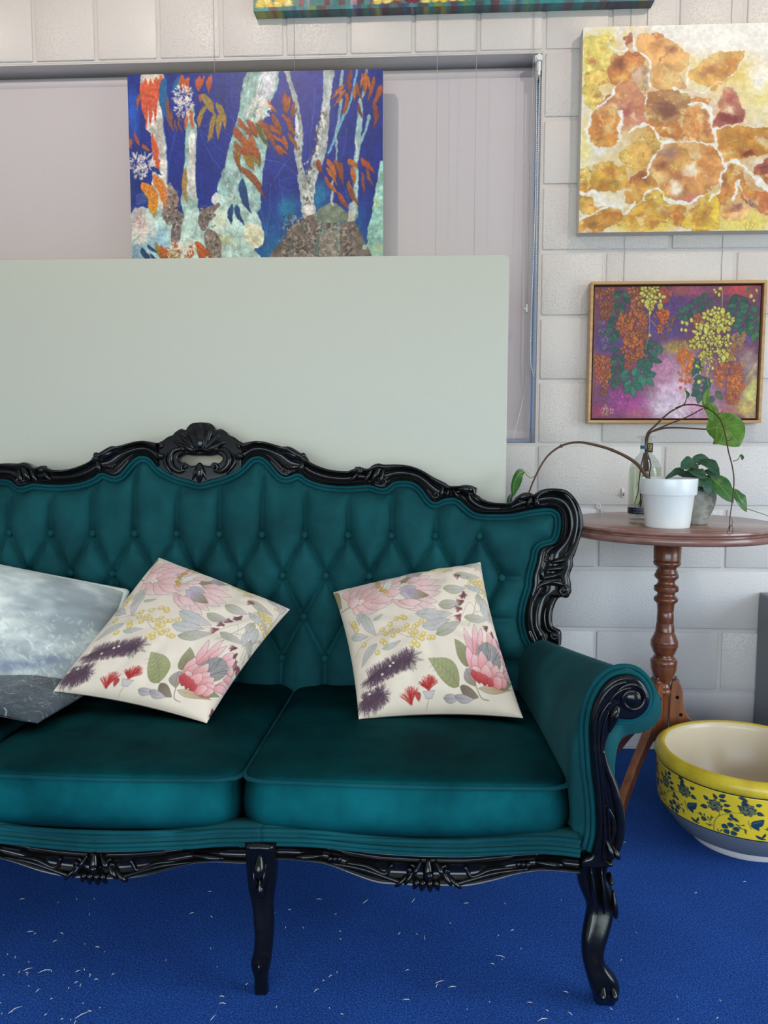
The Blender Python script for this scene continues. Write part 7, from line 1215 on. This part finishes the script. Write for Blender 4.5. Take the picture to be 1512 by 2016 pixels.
# ================================================================== CABINET AT THE WALL, HOOKS, LINT
cx0 = PY(1489, 1300, -0.006)[0]; ct_ = PY(1491, 1166, -0.006)[2]; cab_ = thing('metal_cabinet', 'low grey enamel cabinet standing against the wall beyond the bowl', 'cabinet', (cx0+0.22, -0.21, 0))
b = MB(); box(b, cx0, cx0+0.44, -0.40, -0.006, 0.0, ct_, 0.004, 2); build('body', b, M['cabinet'], cab_, smooth=False)
for k in range(2):
    z0 = 0.03+k*(ct_-0.05)/2; b = MB(); box(b, cx0+0.012, cx0+0.428, -0.418, -0.399, z0, z0+(ct_-0.05)/2-0.008, 0.003, 2); dw = build('drawer', b, M['cabinet'], cab_, smooth=False); b = MB(); tube(b, cr([(cx0+0.17, -0.418, z0+0.14), (cx0+0.175, -0.44, z0+0.14), (cx0+0.265, -0.44, z0+0.14), (cx0+0.27, -0.418, z0+0.14)], 5), 0.005, 8); build('handle', b, M['steel'], dw)
p = PY(1226, 970, 0); hk = thing('wall_hook', 'small white plastic clip hook stuck on the wall beside the bottle', 'hook', tuple(p)); b = MB(); box(b, p[0]-0.004, p[0]+0.004, -0.006, -0.0005, p[2]-0.014, p[2]+0.014, 0.0015, 2); build('plate', b, M['white_plastic'], hk); b = MB(); tube(b, cr([(p[0], -0.006, p[2]-0.004), (p[0], -0.013, p[2]-0.008), (p[0], -0.015, p[2]+0.002)], 5), 0.0022, 8); build('hook', b, M['steel'], hk)
p = PY(1178, 996, 0); b = MB(); tube(b, [(p[0]+0.006*math.cos(a), -0.004+0.002*math.sin(a), p[2]+0.006*math.sin(a)) for a in np.linspace(0, 6.2832, 18, endpoint=False)], 0.0016, 7, closed=True); tube(b, [(p[0], 0.002, p[2]-0.006), (p[0], -0.004, p[2]-0.006), (p[0], -0.005, p[2]-0.012)], 0.0018, 7); tag(build('wall_hook', b, M['white_plastic'], base=tuple(p)), 'tiny painted screw eye in the block wall above the table edge', 'hook')
b = MB()
def sliver(u, v, L, a):
    p = PZ(u, v, 0.004); d = arr(math.cos(a), math.sin(a), 0); n_ = arr(-d[1], d[0], 0); tube(b, [p+arr(0, 0, 0.002)-d*L/2, p+arr(0, 0, 0.0035)+n_*L*R_.uniform(-.08, .08), p+arr(0, 0, 0.002)+d*L/2], [0.0004, 0.0008, 0.0003], 5)
for u, v, L, a in ((44, 1772, 0.010, 0.3), (413, 1757, 0.008, 0.2), (720, 1776, 0.020, 1.0), (814, 1774, 0.018, 1.2), (918, 1780, 0.010, 0.2), (836, 1847, 0.016, 1.7), (570, 1793, 0.006, 0.3), (628, 1772, 0.012, 0.0), (985, 1885, 0.018, -0.3), (865, 1935, 0.018, 0.5), (890, 1945, 0.014, 0.2), (860, 1942, 0.012, 1.3), (800, 1970, 0.012, 0.1), (438, 1978, 0.012, 0.0), (623, 1952, 0.012, 0.9), (420, 2005, 0.016, 1.2), (1068, 2010, 0.02, 0.4), (55, 1910, 0.016, 0.6), (88, 1914, 0.022, 0.5), (30, 1990, 0.024, 0.9), (162, 2000, 0.026, 0.8), (60, 1836, 0.012, 0.2), (1370, 1760, 0.008, 0.4), (1466, 1738, 0.008, 0.2), (1230, 1660, 0.006, 0.3)): sliver(u, v, L, a)
for i in range(90):
    u, v = R_.uniform(0, 1500), R_.uniform(1770, 2010)
    if R_.random() < 0.35: u, v = R_.uniform(0, 200), R_.uniform(1880, 2016)
    sliver(u, v, R_.uniform(0.002, 0.010), R_.uniform(0, 3.14))
o = tag(build('carpet_lint', b, mat('wood_shaving', srgb(206, 196, 180), 0.8, 0.2), base=(0, 0, 0)), 'pale shavings and lint scattered over the blue carpet', 'lint'); o['kind'] = 'stuff'
